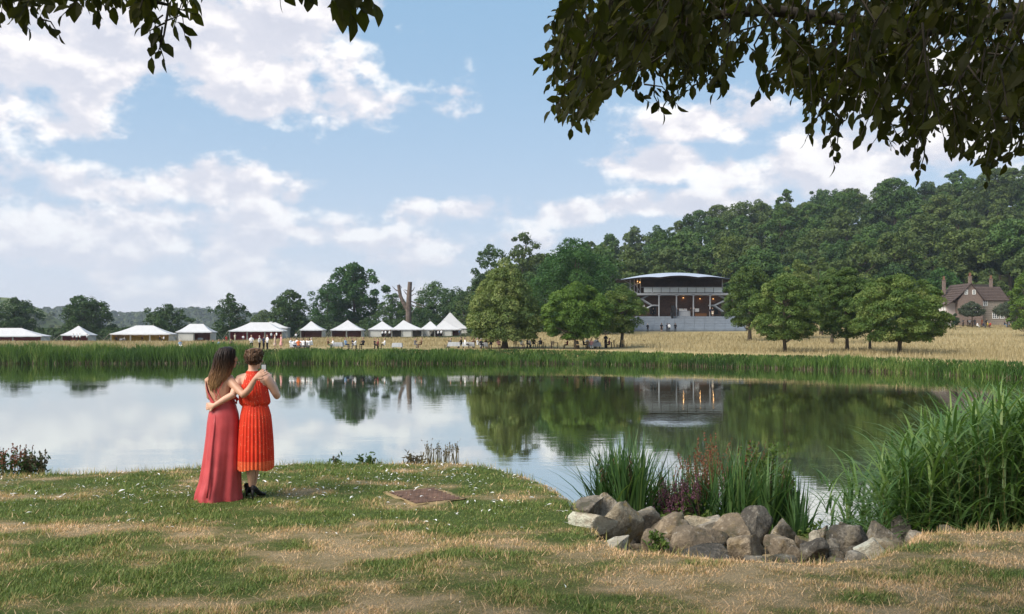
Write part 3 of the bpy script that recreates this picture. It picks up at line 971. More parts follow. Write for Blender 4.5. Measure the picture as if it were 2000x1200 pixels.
# ------------------------------------------------------------------ reeds of the far bank
m_reed = leafy('far_reed_blades', [(0, (0.019, 0.049, 0.010)), (.4, (0.051, 0.107, 0.019)), (.75, (0.103, 0.181, 0.037)), (1, (0.206, 0.244, 0.074))], .25, patch=.6, pscale=.16)
bs = BladeSet()
n = 60000
X = rng.uniform(-64, 47, n)
Dp = rng.uniform(-.9, 3.6, n) * np.interp(X, [0, 20, 40], [1, .8, .8])
Y = shore(X) + Dp
hmul = np.interp(X, [-64, -31, -29.8, -27.3, -26.6, -10, 5.6, 6.2, 7.2, 8, 20, 40, 47], [2.4, 2.3, 1.25, 1.15, 1.75, 1.5, 1.35, .8, .8, 1.35, 1.35, 1.35, 1.35])
cl = fbm(X * .8, Y * .8, 71, 3)
hmul = hmul * (.72 + .56 * fbm(X * .24, X * 0 + .5, 73, 3))
hh = hmul * (.5 + .42 * rng.rand(n)) * (.72 + .62 * cl)
Zb = np.maximum(zfar(X, Y), -.15)
bs.add(np.stack([X, Y, Zb], 1), np.maximum(hh - np.maximum(Zb, 0) * .8, .25), rng.uniform(.05, .11, n), rng.uniform(0, 6.28, n), rng.uniform(.02, .30, n), np.abs(rng.normal(size=n)) * .28, 3, np.clip(rng.rand(n) * .75 + (cl - .5) * 1.4 + .1, 0, 1))
o = obj('far_reeds', bs.mesh('far_reeds', m_reed))
tag(o, 'belt of tall green reeds along the far bank', 'reeds', kind='stuff')
# dead stems at the waterline
bs = BladeSet(); n = 2200
X = rng.uniform(-64, 47, n); Y = shore(X) - rng.uniform(.5, 1.2, n)
bs.add(np.stack([X, Y, X * 0 - .05], 1), rng.uniform(.2, .7, n), rng.uniform(.05, .10, n), rng.uniform(0, 6.28, n), rng.uniform(.1, .6, n), rng.uniform(0, .4, n), 2)
o = obj('dead_reeds', bs.mesh('dead_reeds', leafy('dead_reed', [(0, (0.042, 0.033, 0.018)), (1, (0.120, 0.096, 0.054))], .1)))
tag(o, 'broken brown reed stems at the far waterline', 'reeds', kind='stuff')

# tall hay on the meadow
m_hay = leafy('hay_blades', [(0, (.22, .18, .085)), (.5, (.36, .285, .15)), (1, (.50, .41, .24))], .2, patch=.9, pscale=.05, tcol=(1.1, 1, .7))
bs = BladeSet(); n = 130000
u = rng.rand(n)
Y = 72 + (205 - 72) * u ** 1.3
X = rng.uniform(-.62, .66, n) * Y
d = Y - shore(X)
k = (d > 2.5) & ~((np.abs(X - 35) < 13) & (Y > 176))
X, Y = X[k], Y[k]; n = len(X)
bs.add(np.stack([X, Y, zfar(X, Y) - .03], 1), rng.uniform(.28, .62, n) * (.5 + fbm(X * .1, Y * .2, 81, 3)) * (1 - .75 * (Y - shore(X) < 15) * (X < 16) * (X > -34)), rng.uniform(.03, .08, n) * Y / 110, rng.uniform(0, 6.28, n), rng.uniform(0, .3, n), rng.uniform(0, .4, n), 1)
o = obj('hay_grass', bs.mesh('hay_grass', m_hay))
tag(o, 'long straw coloured grass of the far meadow', 'grass', kind='stuff')

# ------------------------------------------------------------------ turf of the lawn
m_turf = leafy('turf_blades', [(0, (0.100, 0.166, 0.032)), (.32, (0.200, 0.253, 0.068)), (.55, (0.412, 0.310, 0.132)), (.8, (0.750, 0.466, 0.263)), (1, (0.900, 0.683, 0.433))], .25, tcol=(1.1, 1.1, .7))
bs = BladeSet(); n = 330000
Y = 5.0 + 8.2 * rng.rand(n) ** 1.25
X = rng.uniform(-.64, .64, n) * Y
d = crest(X) - Y
k = (d > -.25 - .4 * rng.rand(n)) & ~((np.abs(X - at(829, 9.75)) < .36) & (np.abs(Y - 9.72) < .52))
X, Y = X[k], Y[k]; n = len(X)
dr = dryness(X, Y)
tone = np.clip(dr * .78 + rng.normal(size=n) * .21 + .05, 0, 1)
tuft = fbm(X * 3.4, Y * 4.2, 91, 3)
L = rng.uniform(.009, .028, n) * (1.2 - .45 * dr) * (.55 + 1.5 * sstep(tuft, .3, .75))
edge = np.exp(-((crest(X) - Y) / .14) ** 2)
L = L * (1 + 1.3 * edge * rng.rand(n))
bs.add(np.stack([X, Y, zlawn(X, Y) - .004], 1), L, rng.uniform(.005, .009, n) * np.sqrt(Y / 7), rng.uniform(0, 6.28, n), rng.uniform(0, .8, n), rng.uniform(0, .7, n), 1, tone)
tone2 = lambda k_: np.clip(.55 + .45 * rng.rand(k_), 0, 1)
n2 = 11000
Y2 = 5.2 + 7 * rng.rand(n2) ** 1.5; X2 = rng.uniform(-.64, .64, n2) * Y2
k2 = (crest(X2) - Y2 > .02) & (rng.rand(n2) < .25 + .75 * dryness(X2, Y2)); X2, Y2 = X2[k2], Y2[k2]; n2 = len(X2)
bs.add(np.stack([X2, Y2, zlawn(X2, Y2)], 1), rng.uniform(.025, .058, n2), rng.uniform(.003, .006, n2) * np.sqrt(Y2 / 7), rng.uniform(0, 6.28, n2), rng.uniform(.3, 1.6, n2), rng.uniform(0, 1.2, n2), 2, tone2(n2))
# ragged taller grass along the shore edge
n3 = 5200
X3 = rng.uniform(-8.5, 5.5, n3); Y3 = crest(X3) + rng.normal(size=n3) * .10 + .10
den3 = fbm(X3 * 2.2, X3 * 0, 97, 3)
k3 = (rng.rand(n3) < sstep(den3, .3, .6)); X3, Y3 = X3[k3], Y3[k3]; n3 = len(X3)
bs.add(np.stack([X3, Y3, zlawn(X3, Y3)], 1), rng.uniform(.04, .13, n3), rng.uniform(.004, .009, n3), rng.uniform(0, 6.28, n3), rng.uniform(0, .6, n3), rng.uniform(0, .6, n3), 2, np.clip(rng.rand(n3) * .6 + .1, 0, 1))
o = obj('lawn_grass', bs.mesh('lawn_grass', m_turf))
tag(o, 'short patchy grass blades of the lawn', 'grass', kind='stuff')

# ------------------------------------------------------------------ moulted white feathers on the grass
m_feather = plain('feather', (.80, .79, .77), .8, .08, 30, .1)


def feather_mesh(seed, L=.05):
    rs = np.random.RandomState(seed)
    b = MB(); w = L * rs.uniform(.22, .34); bend = rs.uniform(.15, .5)
    xs_ = np.linspace(0, 1, 6); wd = np.array([.25, .85, 1, .9, .6, .08]) * w
    zc = bend * L * (xs_ - xs_ ** 2) + .004
    V = []
    for i in range(6):
        V += [(xs_[i] * L, -wd[i] * .5, zc[i] + .2 * wd[i]), (xs_[i] * L, 0, zc[i]), (xs_[i] * L, wd[i] * .5, zc[i] + .25 * wd[i])]
    F = []
    for i in range(5):
        F += [(3 * i, 3 * i + 1, 3 * i + 4, 3 * i + 3), (3 * i + 1, 3 * i + 2, 3 * i + 5, 3 * i + 4)]
    b.quads(V, F)
    b.tube([(-.25 * L, 0, .003), (0, 0, zc[0]), (L * .5, 0, zc[2])], [.0012, .0012, .0006], 3)
    return b


FM = [feather_mesh(s) for s in (1, 2, 3, 4)]
FMe = [f.mesh('feather', m_feather) for f in FM]
n = 5200
Y = 5.6 + 6.6 * rng.rand(n) ** .55
X = rng.uniform(-.62, .62, n) * Y
d = crest(X) - Y
dens = (.05 + .95 * sstep(Y, 7.4, 10.6)) * (.25 + .75 * sstep(fbm(X * .9, Y * 1.2, 95, 2), .38, .62)) * (1 - .8 * sstep(X, 1.0, 1.8))
k = (d > .05) & (rng.rand(n) < dens)
X, Y = X[k], Y[k]
sc = np.clip(np.exp(rng.normal(size=len(X)) * .45) * .50, .25, 1.4)
order = np.argsort(-(sc / Y))
fz = zlawn(X, Y)
big = order[:290]
for q, i in enumerate(big):
    f_ = obj('feather', FMe[q % 4], None, (X[i], Y[i], fz[i] + .012))
    f_.scale = (sc[i],) * 3
    f_.rotation_euler = (rng.uniform(-.5, .5), rng.uniform(-.5, .5), rng.uniform(0, 6.28))
    tag(f_, 'small white feather lying loose on the lawn', 'feather', 'white feathers scattered on the lawn')
VV, FF, nn = [], [], 0
T0 = np.concatenate(FM[0].v[:1]); Q0 = FM[0].f4[0]
for i in order[290:]:
    a = rng.uniform(0, 6.28)
    M = np.array(Matrix.Rotation(a, 3, 'Z') @ Matrix.Rotation(rng.uniform(-.6, .6), 3, 'X')) * sc[i]
    VV.append(T0 @ M.T + np.array([X[i], Y[i], fz[i] + .012])); FF.append(Q0 + nn); nn += len(T0)
o = obj('small_feathers', mesh_np('small_feathers', np.concatenate(VV), [np.concatenate(FF)], m_feather))
tag(o, 'scatter of tiny white down feathers over the lawn', 'feathers', kind='stuff')

# ------------------------------------------------------------------ rocks round the inlet
def rock_mat(name, c0, c1, lichen=.3):
    m, t, out = new_mat(name)
    b = t.add('ShaderNodeBsdfPrincipled'); t.link(b.outputs[0], out.inputs[0])
    tc = t.add('ShaderNodeTexCoord'); oi = t.add('ShaderNodeObjectInfo')
    v = t.vm('ADD', tc.outputs['Object'], oi.outputs['Location'])
    n1 = t.noise(v, 3.2, 6, .62); n2 = t.noise(v, 22, 6, .7); n3 = t.noise(v, 6.5, 4, .6)
    c = t.ramp(t.m('ADD', t.m('MULTIPLY', n1, .6), t.m('MULTIPLY', n2, .4)), [(.38, [k * .75 for k in c0]), (.50, c0), (.60, c1), (.68, [k * 1.35 for k in c1])])
    c = t.mix(t.m('MULTIPLY', t.smooth(n3, .54, .64), lichen), c, (.36, .25, .085))
    c = t.mix(t.m('MULTIPLY', t.smooth(n2, .60, .68), .55), c, (.42, .41, .38))
    c = t.mix(t.m('MULTIPLY', t.smooth(n1, .44, .34), .55), c, (.055, .058, .035))
    t.link(c, b.inputs['Base Color'])
    b.inputs['Roughness'].default_value = .88; b.inputs['Specular IOR Level'].default_value = .2
    bn = t.add('ShaderNodeBump'); bn.inputs['Strength'].default_value = 1.0; bn.inputs['Distance'].default_value = .05
    t.link(t.m('ADD', n2, t.m('MULTIPLY', n1, 1.2)), bn.inputs['Height']); t.link(bn.outputs[0], b.inputs['Normal'])
    return m


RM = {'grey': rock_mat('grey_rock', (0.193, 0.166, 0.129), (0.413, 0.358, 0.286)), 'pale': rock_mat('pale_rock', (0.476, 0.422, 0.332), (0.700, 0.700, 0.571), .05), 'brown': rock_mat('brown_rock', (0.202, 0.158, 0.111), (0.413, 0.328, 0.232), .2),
      'lichen': rock_mat('lichen_rock', (0.276, 0.225, 0.155), (0.496, 0.413, 0.295), .75), 'dark': rock_mat('dark_rock', (0.092, 0.081, 0.068), (0.220, 0.193, 0.155), .1)}


def rock_mesh(size, seed, cuts=9, rough=.10):
    import bmesh
    rs = np.random.RandomState(seed)
    bm = bmesh.new()
    bmesh.ops.create_icosphere(bm, subdivisions=4, radius=1.0)
    V = np.array([v.co[:] for v in bm.verts])
    for i in range(cuts):
        nrm = rs.normal(size=3); nrm /= np.linalg.norm(nrm)
        d = rs.uniform(.36, .74)
        k = V @ nrm - d
        V = V - np.maximum(k, 0)[:, None] * nrm * .93
    V = V * np.array(size) * .5 * 1.22
    for v, c in zip(bm.verts, V): v.co = c
    me = bpy.data.meshes.new('rock')
    s = max(size)
    for v in bm.verts:
        p = v.co * (3.0 / s) + Vector((seed * 3.1, 0, 0))
        dlt = mnoise.fractal(p, .8, 2.1, 4) * rough * s * .34 + mnoise.noise(p * 4.5) * rough * s * .10 - abs(mnoise.noise(p * 1.7 + Vector((9, 0, 0)))) * rough * s * .35
        v.co += v.co.normalized() * dlt
    for f in bm.faces: f.smooth = True
    bm.to_mesh(me); bm.free()
    return me


RG = 'rocks round the stream inlet'
# centre px, centre py, distance, width px, height px, depth factor, material, turn, label
ROCKS = [
    (1140, 988, 9.75, 96, 52, .8, 'grey', .2, 'rounded grey boulder at the left end of the inlet, nearest the pond'),
    (1186, 985, 9.9, 74, 44, .9, 'grey', .5, 'low grey boulder directly behind the lichened slab'),
    (1154, 1030, 8.3, 92, 48, .7, 'pale', .25, 'pale flat topped stone in front of the left boulders'),
    (1212, 1030, 8.6, 100, 92, .55, 'lichen', .5, 'leaning slab with yellow lichen beside the pale stone'),
    (1246, 1026, 9.2, 96, 82, .8, 'grey', .9, 'tall grey boulder right of the lichened slab'),
    (1303, 1018, 9.2, 90, 66, .9, 'brown', .3, 'humped brown boulder under the purple flowers'),
    (1202, 1063, 7.9, 76, 40, .8, 'pale', .6, 'low weathered stone sunk in the grass below the lichened slab'),
    (1296, 1060, 8.1, 44, 42, .9, 'brown', .1, 'small brown stone in the gap left of the wedge boulder'),
    (1334, 1036, 8.8, 34, 30, .9, 'grey', 1.0, 'little grey stone above the wedge boulder'),
    (1376, 1056, 8.4, 140, 62, .8, 'brown', -.15, 'broad wedge shaped brown boulder in the middle of the inlet'),
    (1352, 1026, 9.3, 100, 40, .8, 'lichen', .2, 'long low stone with ochre lichen behind the wedge boulder'),
    (1392, 1022, 9.2, 84, 44, .9, 'grey', .7, 'flat grey stone behind the wedge boulder'),
    (1435, 1035, 9.0, 92, 58, .8, 'brown', -.4, 'sloping brown stone right of the wedge boulder'),
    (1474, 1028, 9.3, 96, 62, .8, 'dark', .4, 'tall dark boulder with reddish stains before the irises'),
    (1529, 1033, 9.2, 58, 52, .9, 'grey', .3, 'pointed grey boulder right of the dark boulder'),
    (1463, 1067, 7.9, 84, 62, .9, 'brown', .1, 'square brown boulder at the front edge of the inlet'),
    (1433, 1044, 8.4, 24, 28, .9, 'grey', .4, 'egg shaped stone propped between two big boulders'),
    (1526, 1064, 8.2, 66, 58, .9, 'brown', -.5, 'blunt brown boulder right of the square one'),
    (1478, 1086, 7.35, 62, 24, .9, 'grey', .2, 'flat grey stone half buried at the front of the inlet'),
    (1524, 1092, 7.3, 62, 26, .9, 'grey', .5, 'low streaked stone at the front edge of the inlet'),
    (1585, 1070, 8.1, 66, 46, .9, 'dark', .8, 'jagged dark brown stone in the stream bed'),
    (1592, 1052, 8.7, 34, 24, .9, 'pale', .2, 'small pale cobble on top of the jagged stone'),
    (1562, 1056, 8.6, 34, 26, .9, 'brown', .9, 'round brown cobble left of the jagged stone'),
    (1620, 1072, 8.2, 50, 44, .9, 'grey', .3, 'slanting grey stone right of the jagged stone'),
    (1548, 1082, 7.8, 36, 24, .9, 'brown', .4, 'small tan stone between the front boulders'),
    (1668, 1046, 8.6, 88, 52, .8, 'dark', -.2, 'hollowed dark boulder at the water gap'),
    (1722, 1038, 8.8, 92, 40, .8, 'grey', .2, 'long weathered grey boulder beneath the tall reeds'),
    (1722, 1052, 8.2, 82, 26, .8, 'lichen', .1, 'low tan slab behind the pale angular stone'),
    (1704, 1066, 7.9, 84, 40, .8, 'pale', -.3, 'pale angular stone with a sharp ridge, right side of the inlet'),
    (1668, 1092, 7.5, 62, 22, .9, 'grey', .2, 'flat grey stone at the right front of the inlet'),
    (1787, 1036, 8.6, 56, 22, .9, 'grey', .5, 'low pitted stone at the edge of the parched turf'),
    (1852, 1034, 8.3, 46, 22, .9, 'grey', .1, 'rightmost grey stone, at the foot of the tall reeds'),
    (1646, 1030, 9.6, 40, 34, .9, 'dark', .2, 'dark stone standing in the water gap'),
    (1380, 1078, 7.9, 130, 30, .7, 'dark', .05, 'dark stone under the wedge boulder'),  # dark rock tone over the whole stone
    (1266, 1052, 8.3, 40, 44, .9, 'brown', .8, 'upright brown stone behind the thin weed'),
    (1610, 1030, 9.8, 40, 20, .9, 'grey', .8, 'small grey stone at the mouth of the stream'),
    (1750, 1024, 9.4, 60, 26, .9, 'dark', .8, 'dark stone hidden among the reed stems'),
]
for k, (px, py, D, wp, hp, dp, mt, rz, lab) in enumerate(ROCKS):
    w = wp * .96 / FPX * D
    x_ = at(px, D); zt = zat(py - hp * .50, D); z_low = min(zat(py + hp * .5, D), max(float(zlawn(x_, D)) - .04, zt - hp / FPX * D - .35))
    o = obj('rock', rock_mesh((w, w * dp, zt - z_low), 300 + k + (40 if k == 2 else 0), 5 if k == 2 else 8 + k % 4, .04 if k == 2 else .10), None, (x_, D, (zt + z_low) / 2 + (.05 if k == 2 else 0)))
    o.data.materials.append(RM[mt])
    o.rotation_euler = (0, 0, rz)
    tag(o, lab, 'rock', RG)
pb = [rock_mesh((1, .85, .65), 400 + k, 6) for k in range(4)]
for k in range(120):
    x = rng.uniform(.75, 3.4)
    y = float(crest(x)) + rng.uniform(.12, 1.9)
    s = rng.uniform(.06, .19)
    o = obj('pebble', pb[k % 4], None, (x, y, float(zlawn(x, y)) + s * .12))
    if not pb[k % 4].materials: pb[k % 4].materials.append(RM['grey'])
    o.scale = (s,) * 3; o.rotation_euler = (rng.uniform(-.4, .4), rng.uniform(-.4, .4), rng.uniform(0, 6))
    if k % 3:
        o.material_slots[0].link = 'OBJECT'; o.material_slots[0].material = RM[('brown', 'dark')[k % 2]]
    tag(o, 'small cobble wedged between the boulders of the inlet', 'stone', 'cobbles between the boulders')

# ------------------------------------------------------------------ waterside plants
m_iris = leafy('iris_blades', [(0, (0.027, 0.070, 0.026)), (.4, (0.054, 0.115, 0.036)), (.8, (0.097, 0.175, 0.054)), (.94, (0.162, 0.224, 0.072)), (1, (0.270, 0.224, 0.072))], .22, rough=.4, spec=.4)
m_tallreed = leafy('reed_leaves', [(0, (0.039, 0.090, 0.031)), (.4, (0.078, 0.154, 0.043)), (.8, (0.150, 0.230, 0.062)), (.95, (0.234, 0.294, 0.102)), (1, (0.390, 0.320, 0.144))], .32, rough=.45, spec=.35)
m_dock = leafy('dock_seed', [(0, (.13, .035, .020)), (.5, (.20, .065, .035)), (1, (.27, .12, .07))], .15)
m_loose = leafy('loosestrife_flower', [(0, (.14, .055, .10)), (.5, (.21, .085, .15)), (1, (.20, .10, .09))], .2)
m_herb = leafy('herb_leaves', [(0, (.045, .085, .016)), (.5, (.085, .140, .028)), (1, (.16, .20, .05))], .3)
m_weed = leafy('dry_weed', [(0, (.07, .055, .035)), (.5, (.12, .10, .06)), (1, (.18, .15, .09))], .1)


def stuffed(name, bs, mat, parent, kind='stuff'):
    o = obj(name, bs.mesh(name, mat), parent)
    if kind: o['kind'] = kind
    return o


def iris_clump(px, D, wpx, n, hmin, hmax, label, seed):
    rs = np.random.RandomState(seed)
    x0 = at(px, D); w = wpx / FPX * D
    z0 = max(float(zlawn(x0, D)), 0)
    root = empty('iris_clump', (x0, D, z0)); tag(root, label, 'plant', 'irises at the stream mouth')
    bs = BladeSet()
    nf = 14
    fx = rs.uniform(-.5, .5, nf) * w; fy = rs.uniform(-.35, .35, nf)
    f = rs.randint(nf, size=n)
    fa = rs.uniform(0, 6.28, nf)
    X = fx[f] + rs.normal(size=n) * .035; Y = fy[f] + rs.normal(size=n) * .035
    ang = fa[f] + rs.choice([0, math.pi], n) + rs.normal(size=n) * .5
    H = rs.uniform(hmin, hmax, n) * 1.14
    lean = np.abs(rs.normal(size=n)) * .16 + .02
    cur = np.where(rs.rand(n) < .3, rs.uniform(.2, .75, n), rs.uniform(0, .14, n))
    Zg = np.maximum(zlawn(X + x0, Y + D), -.1) - z0 - .05
    bs.add(np.stack([X, Y, Zg], 1), H, rs.uniform(.024, .046, n), ang, lean, cur, 6, rs.rand(n) ** 1.1)
    stuffed('leaves', bs, m_iris, root)
    b = MB()
    for i in range(max(2, n // 40)):
        j = rs.randint(n); p = np.array([X[j], Y[j], Zg[j]]); hh = H[j] * .8
        q = p + np.array([rs.normal() * .12, rs.normal() * .12, hh])
        b.tube([p, (p + q) / 2 + (.02, 0, 0), q], [.006, .006, .004], 5)
        for s_ in range(3):
            c = q - np.array([0, 0, .06 * s_]); dd = rs.normal(size=3) * .02; dd[2] = -.05
            b.tube([c, c + dd * .6, c + dd * 1.2], [.004, .014, .003], 5)
    o = b.obj('seed_pods', plain('seed_pod', (.075, .060, .025), .7), root)
    o['kind'] = 'stuff'


iris_clump(1198, 11.4, 70, 110, .85, 1.2, 'arching iris clump nearest the lawn shore, with hanging seed pods', 1)
iris_clump(1232, 11.2, 90, 300, .95, 1.32, 'dense upright iris clump left of the purple flowers', 2)
iris_clump(1290, 11.8, 70, 140, .8, 1.2, 'thinner iris clump behind the purple flowers', 3)
iris_clump(1392, 11.0, 80, 170, .85, 1.25, 'iris clump in front of the red dock spikes', 4)
iris_clump(1462, 10.9, 100, 190, .65, .98, 'iris clump mixed with the bright green herb', 5)
iris_clump(1545, 10.6, 90, 210, .6, .88, 'rightmost iris clump beside the water gap', 6)
iris_clump(1330, 11.2, 110, 120, .5, .8, 'short irises filling the middle of the planting', 7)


def spike_plant(name, label, px, D, wpx, nst, H, mat, msize, leafmat, cat='plant', group='flowering plants at the stream mouth', seed=1, part='flower_spikes', dens=46, base=None, wide=.03, topfrac=.5):
    rs = np.random.RandomState(seed)
    x0 = at(px, D); w = wpx / FPX * D
    z0 = max(float(zlawn(x0, D)), 0) if base is None else base
    root = empty(name, (x0, D, z0)); tag(root, label, cat, group)
    stem = MB(); C = []; N = []; LC = []; LN = []
    for i in range(nst):
        p = np.array([rs.uniform(-.5, .5) * w, rs.uniform(-.3, .3) * w, -.05]); h = H * rs.uniform(.7, 1.05)
        q = p + np.array([rs.normal() * .10 * h, rs.normal() * .10 * h, h])
        mid = (p + q) / 2 + np.array([rs.normal() * .03, rs.normal() * .03, 0]) * h
        stem.tube([p, mid, q], [.006, .005, .003], 4, cap=False)
        nb = rs.randint(1, 4)
        for bi in range(nb):
            s0 = rs.uniform(1 - topfrac, .8) if bi else 1 - topfrac
            a = mid + (q - mid) * max(0, (s0 - .5) * 2)
            e = q if bi == 0 else a + np.array([rs.normal() * .12, rs.normal() * .12, .28]) * h
            k = dens
            u = rs.rand(k)[:, None]
            C.append(a + (e - a) * u + rs.normal(size=(k, 3)) * wide * (1.15 - u)); N.append(rs.normal(size=(k, 3)))
        k = 16
        u = rs.rand(k)[:, None] * .8
        LC.append(p + (q - p) * u + rs.normal(size=(k, 3)) * .05); LN.append(rs.normal(size=(k, 3)) + np.array([0, -.3, .6]))
    o = stem.obj('stems', plain('plant_stem', (.10, .085, .04), .8), root); o['kind'] = 'stuff'
    C = np.concatenate(C); N = np.concatenate(N)
    V, F, r = cards(C, N, msize, None, .7, rs)
    o = obj(part, mesh_np(part, V, [F], mat, {'rnd': r}), root); o['kind'] = 'stuff'
    if leafmat:
        LC = np.concatenate(LC); LN = np.concatenate(LN)
        V, F, r = cards(LC, LN, .085, None, .32, rs)
        o = obj('leaves', mesh_np('leaves', V, [F], leafmat, {'rnd': r}), root); o['kind'] = 'stuff'
    return root


spike_plant('loosestrife', 'purple loosestrife in flower between the two left iris clumps', 1318, 10.9, 70, 26, .78, m_loose, .022, m_herb, seed=1, dens=70, wide=.014)
spike_plant('loosestrife', 'thin purple loosestrife spike right of the main purple clump', 1350, 10.8, 26, 10, .82, m_loose, .022, m_herb, seed=2, dens=70, wide=.014)
spike_plant('dock_plant', 'rust red dock seed heads behind the middle irises, tallest of the reds', 1418, 11.6, 74, 34, 1.52, m_dock, .026, None, seed=3, part='seed_heads', dens=60, wide=.022)
spike_plant('dock_plant', 'red brown dock seed heads left of the middle irises', 1362, 11.4, 50, 22, 1.25, m_dock, .026, None, seed=4, part='seed_heads', dens=55, wide=.022)
spike_plant('dock_plant', 'fading pinkish dock seed heads behind the purple flowers', 1308, 11.7, 44, 14, 1.25, m_dock, .024, None, seed=5, part='seed_heads', dens=40, wide=.02)
for (px, D, w, n, H, lab, sd) in ((1475, 11.4, 90, 40, 1.25, 'bright yellow green willowherb among the right irises', 6), (1524, 11.0, 60, 24, 1.0, 'shorter bright willowherb beside the rightmost irises', 7), (1268, 10.6, 60, 12, .36, 'low leafy plant at the foot of the left irises', 8), (1400, 10.2, 110, 22, .42, 'bramble leaves sprawling over the middle boulders', 9), (1590, 10.2, 60, 16, .58, 'small leaved weed beside the water gap', 10)):
    spike_plant('willowherb', lab, px, D, w, n, H, m_herb, .055, m_herb, seed=sd, part='leaf_tips', dens=30, wide=.035, topfrac=.7)
spike_plant('weed', 'thin pale weed growing between the rocks in front', 1283, 8.0, 20, 5, .36, m_herb, .04, m_herb, group='weeds on the lawn edge', seed=11, part='leaf_tips', dens=12, wide=.03)
spike_plant('thistle', 'dry knapweed with dark seed heads on the lawn shore', 862, 12.35, 70, 46, .40, m_weed, .024, None, group='weeds on the lawn edge', seed=12, part='seed_heads', dens=4, wide=.008, topfrac=.10, base=LZ - .1)
spike_plant('thistle', 'smaller pale weed left of the dry knapweed', 812, 12.4, 30, 14, .26, m_weed, .02, m_weed, group='weeds on the lawn edge', seed=13, part='seed_heads', dens=4, wide=.01, topfrac=.2, base=LZ - .1)
spike_plant('weed', 'leafy green weed on the shore right of the two women', 720, 12.3, 34, 8, .20, m_herb, .035, LEAF['dark'], group='weeds on the lawn edge', seed=14, part='leaf_tips', dens=10, wide=.02, base=LZ - .06)
spike_plant('weed', 'thin upright weed on the shore near the woman in orange', 659, 12.3, 10, 4, .20, m_weed, .03, LEAF['dark'], group='weeds on the lawn edge', seed=15, part='leaf_tips', dens=10, wide=.015, base=LZ - .06)
spike_plant('weed', 'tall brown tipped weed at the left edge of the shore', 22, 11.5, 64, 20, .50, m_dock, .028, LEAF['dark'], group='weeds on the lawn edge', seed=16, part='seed_heads', dens=16, wide=.02, base=LZ - .12)
spike_plant('weed', 'bushy brown weed right of the tall one at the left edge', 62, 11.5, 36, 18, .42, m_weed, .03, LEAF['dark'], group='weeds on the lawn edge', seed=17, part='seed_heads', dens=34, wide=.022, base=LZ - .12, topfrac=.8)

# the great reed bed on the right
def reed_bed(name, label, spots, seed, wmul=1.0):
    rs = np.random.RandomState(seed)
    bs = BladeSet(); st = MB()
    stemb = BladeSet()
    P = []; H = []
    for (x, y, h) in spots:
        z = max(float(zlawn(x, y)), -.05)
        a = rs.uniform(0, 6.28); le = abs(rs.normal()) * .10
        stemb.add(np.array([[x, y, z]]), np.array([h * .9]), np.array([.013]), np.array([a]), np.array([le]), np.array([.05]), 3, np.array([.2]), taper=.6)
        k = rs.randint(11, 16)
        t = np.linspace(.10, .97, k) + rs.normal(size=k) * .02
        off = (le * t + .05 * t * t) * h
        px_ = x + np.cos(a) * off; py_ = y + np.sin(a) * off; pz_ = z + h * .9 * t
        az_ = a + np.arange(k) * math.pi + rs.normal(size=k) * .7
        L = rs.uniform(.38, .72, k) * np.interp(t, [0, .25, .8, 1], [.55, 1, 1, .75])
        cu = np.interp(t, [0, .85, 1], [1.25, 1.0, .45]) * rs.uniform(.5, 1.4, k)
        bs.add(np.stack([px_, py_, pz_], 1), L, rs.uniform(.020, .038, k) * wmul, az_, rs.uniform(.25, .6, k), cu, 6, np.clip(rs.rand(k) * .75 + .25 * t, 0, 1), droop=.52)
    root = empty(name, (0, 0, 0)); tag(root, label, 'reeds')
    root.location = (spots[0][0], spots[0][1], 0.0)
    off = np.array(root.location)
    for part, s_ in (('leaves', bs), ('stems', stemb)):
        s_.V = [v - off for v in s_.V]
        stuffed(part, s_, m_tallreed if part == 'leaves' else plain('reed_stem', (.11, .115, .035), .7), root)


rs = np.random.RandomState(3)
sp = []
while len(sp) < 760:
    px = rs.uniform(1722, 2240); D = rs.uniform(9.3, 13.2)
    top = np.interp(px, [1690, 1730, 1790, 1840, 1900, 1950, 2040, 2240], [930, 890, 845, 800, 762, 748, 748, 740]) + rs.uniform(-6, 55)
    x = at(px, D); z = max(float(zlawn(x, D)), 0)
    h = (zat(top, D) - z)
    if h > .5: sp.append((x, D, h))
reed_bed('reed_bed', 'great clump of tall arching reeds at the right of the pond shore', sp, 5)
sp = []
for i in range(18):
    px = rs.uniform(1625, 1700); D = rs.uniform(10.2, 12.5)
    sp.append((at(px, D), D, max(.3, zat(rs.uniform(885, 960), D) - max(float(zlawn(at(px, D), D)), 0))))
reed_bed('reed_tuft', 'sparse young reeds standing in the water gap', sp, 6)
sp = [(at(1648 + 8 * i, 7.7), 7.7 + .02 * i, .28 + .05 * (i % 3)) for i in range(3)]
bs = BladeSet()
bs.add(np.array([(at(1655, 7.6), 7.6, 1.2), (at(1660, 7.6), 7.62, 1.2), (at(1662, 7.6), 7.6, 1.2), (at(1658, 7.6), 7.58, 1.2), (at(1664, 7.6), 7.6, 1.2)]), np.array([.30, .34, .26, .22, .28]), np.full(5, .018), np.array([3.0, 2.9, .4, 1.2, .2]), np.array([.45, .25, .25, .1, .12]), np.array([.15, .1, .1, .1, .05]), 4, np.array([.8, .9, .85, .7, .95]))
o = obj('grass_tuft', bs.mesh('grass_tuft', m_tallreed)); tag(o, 'bright blades of a young flag sprouting between the right hand rocks', 'plant')
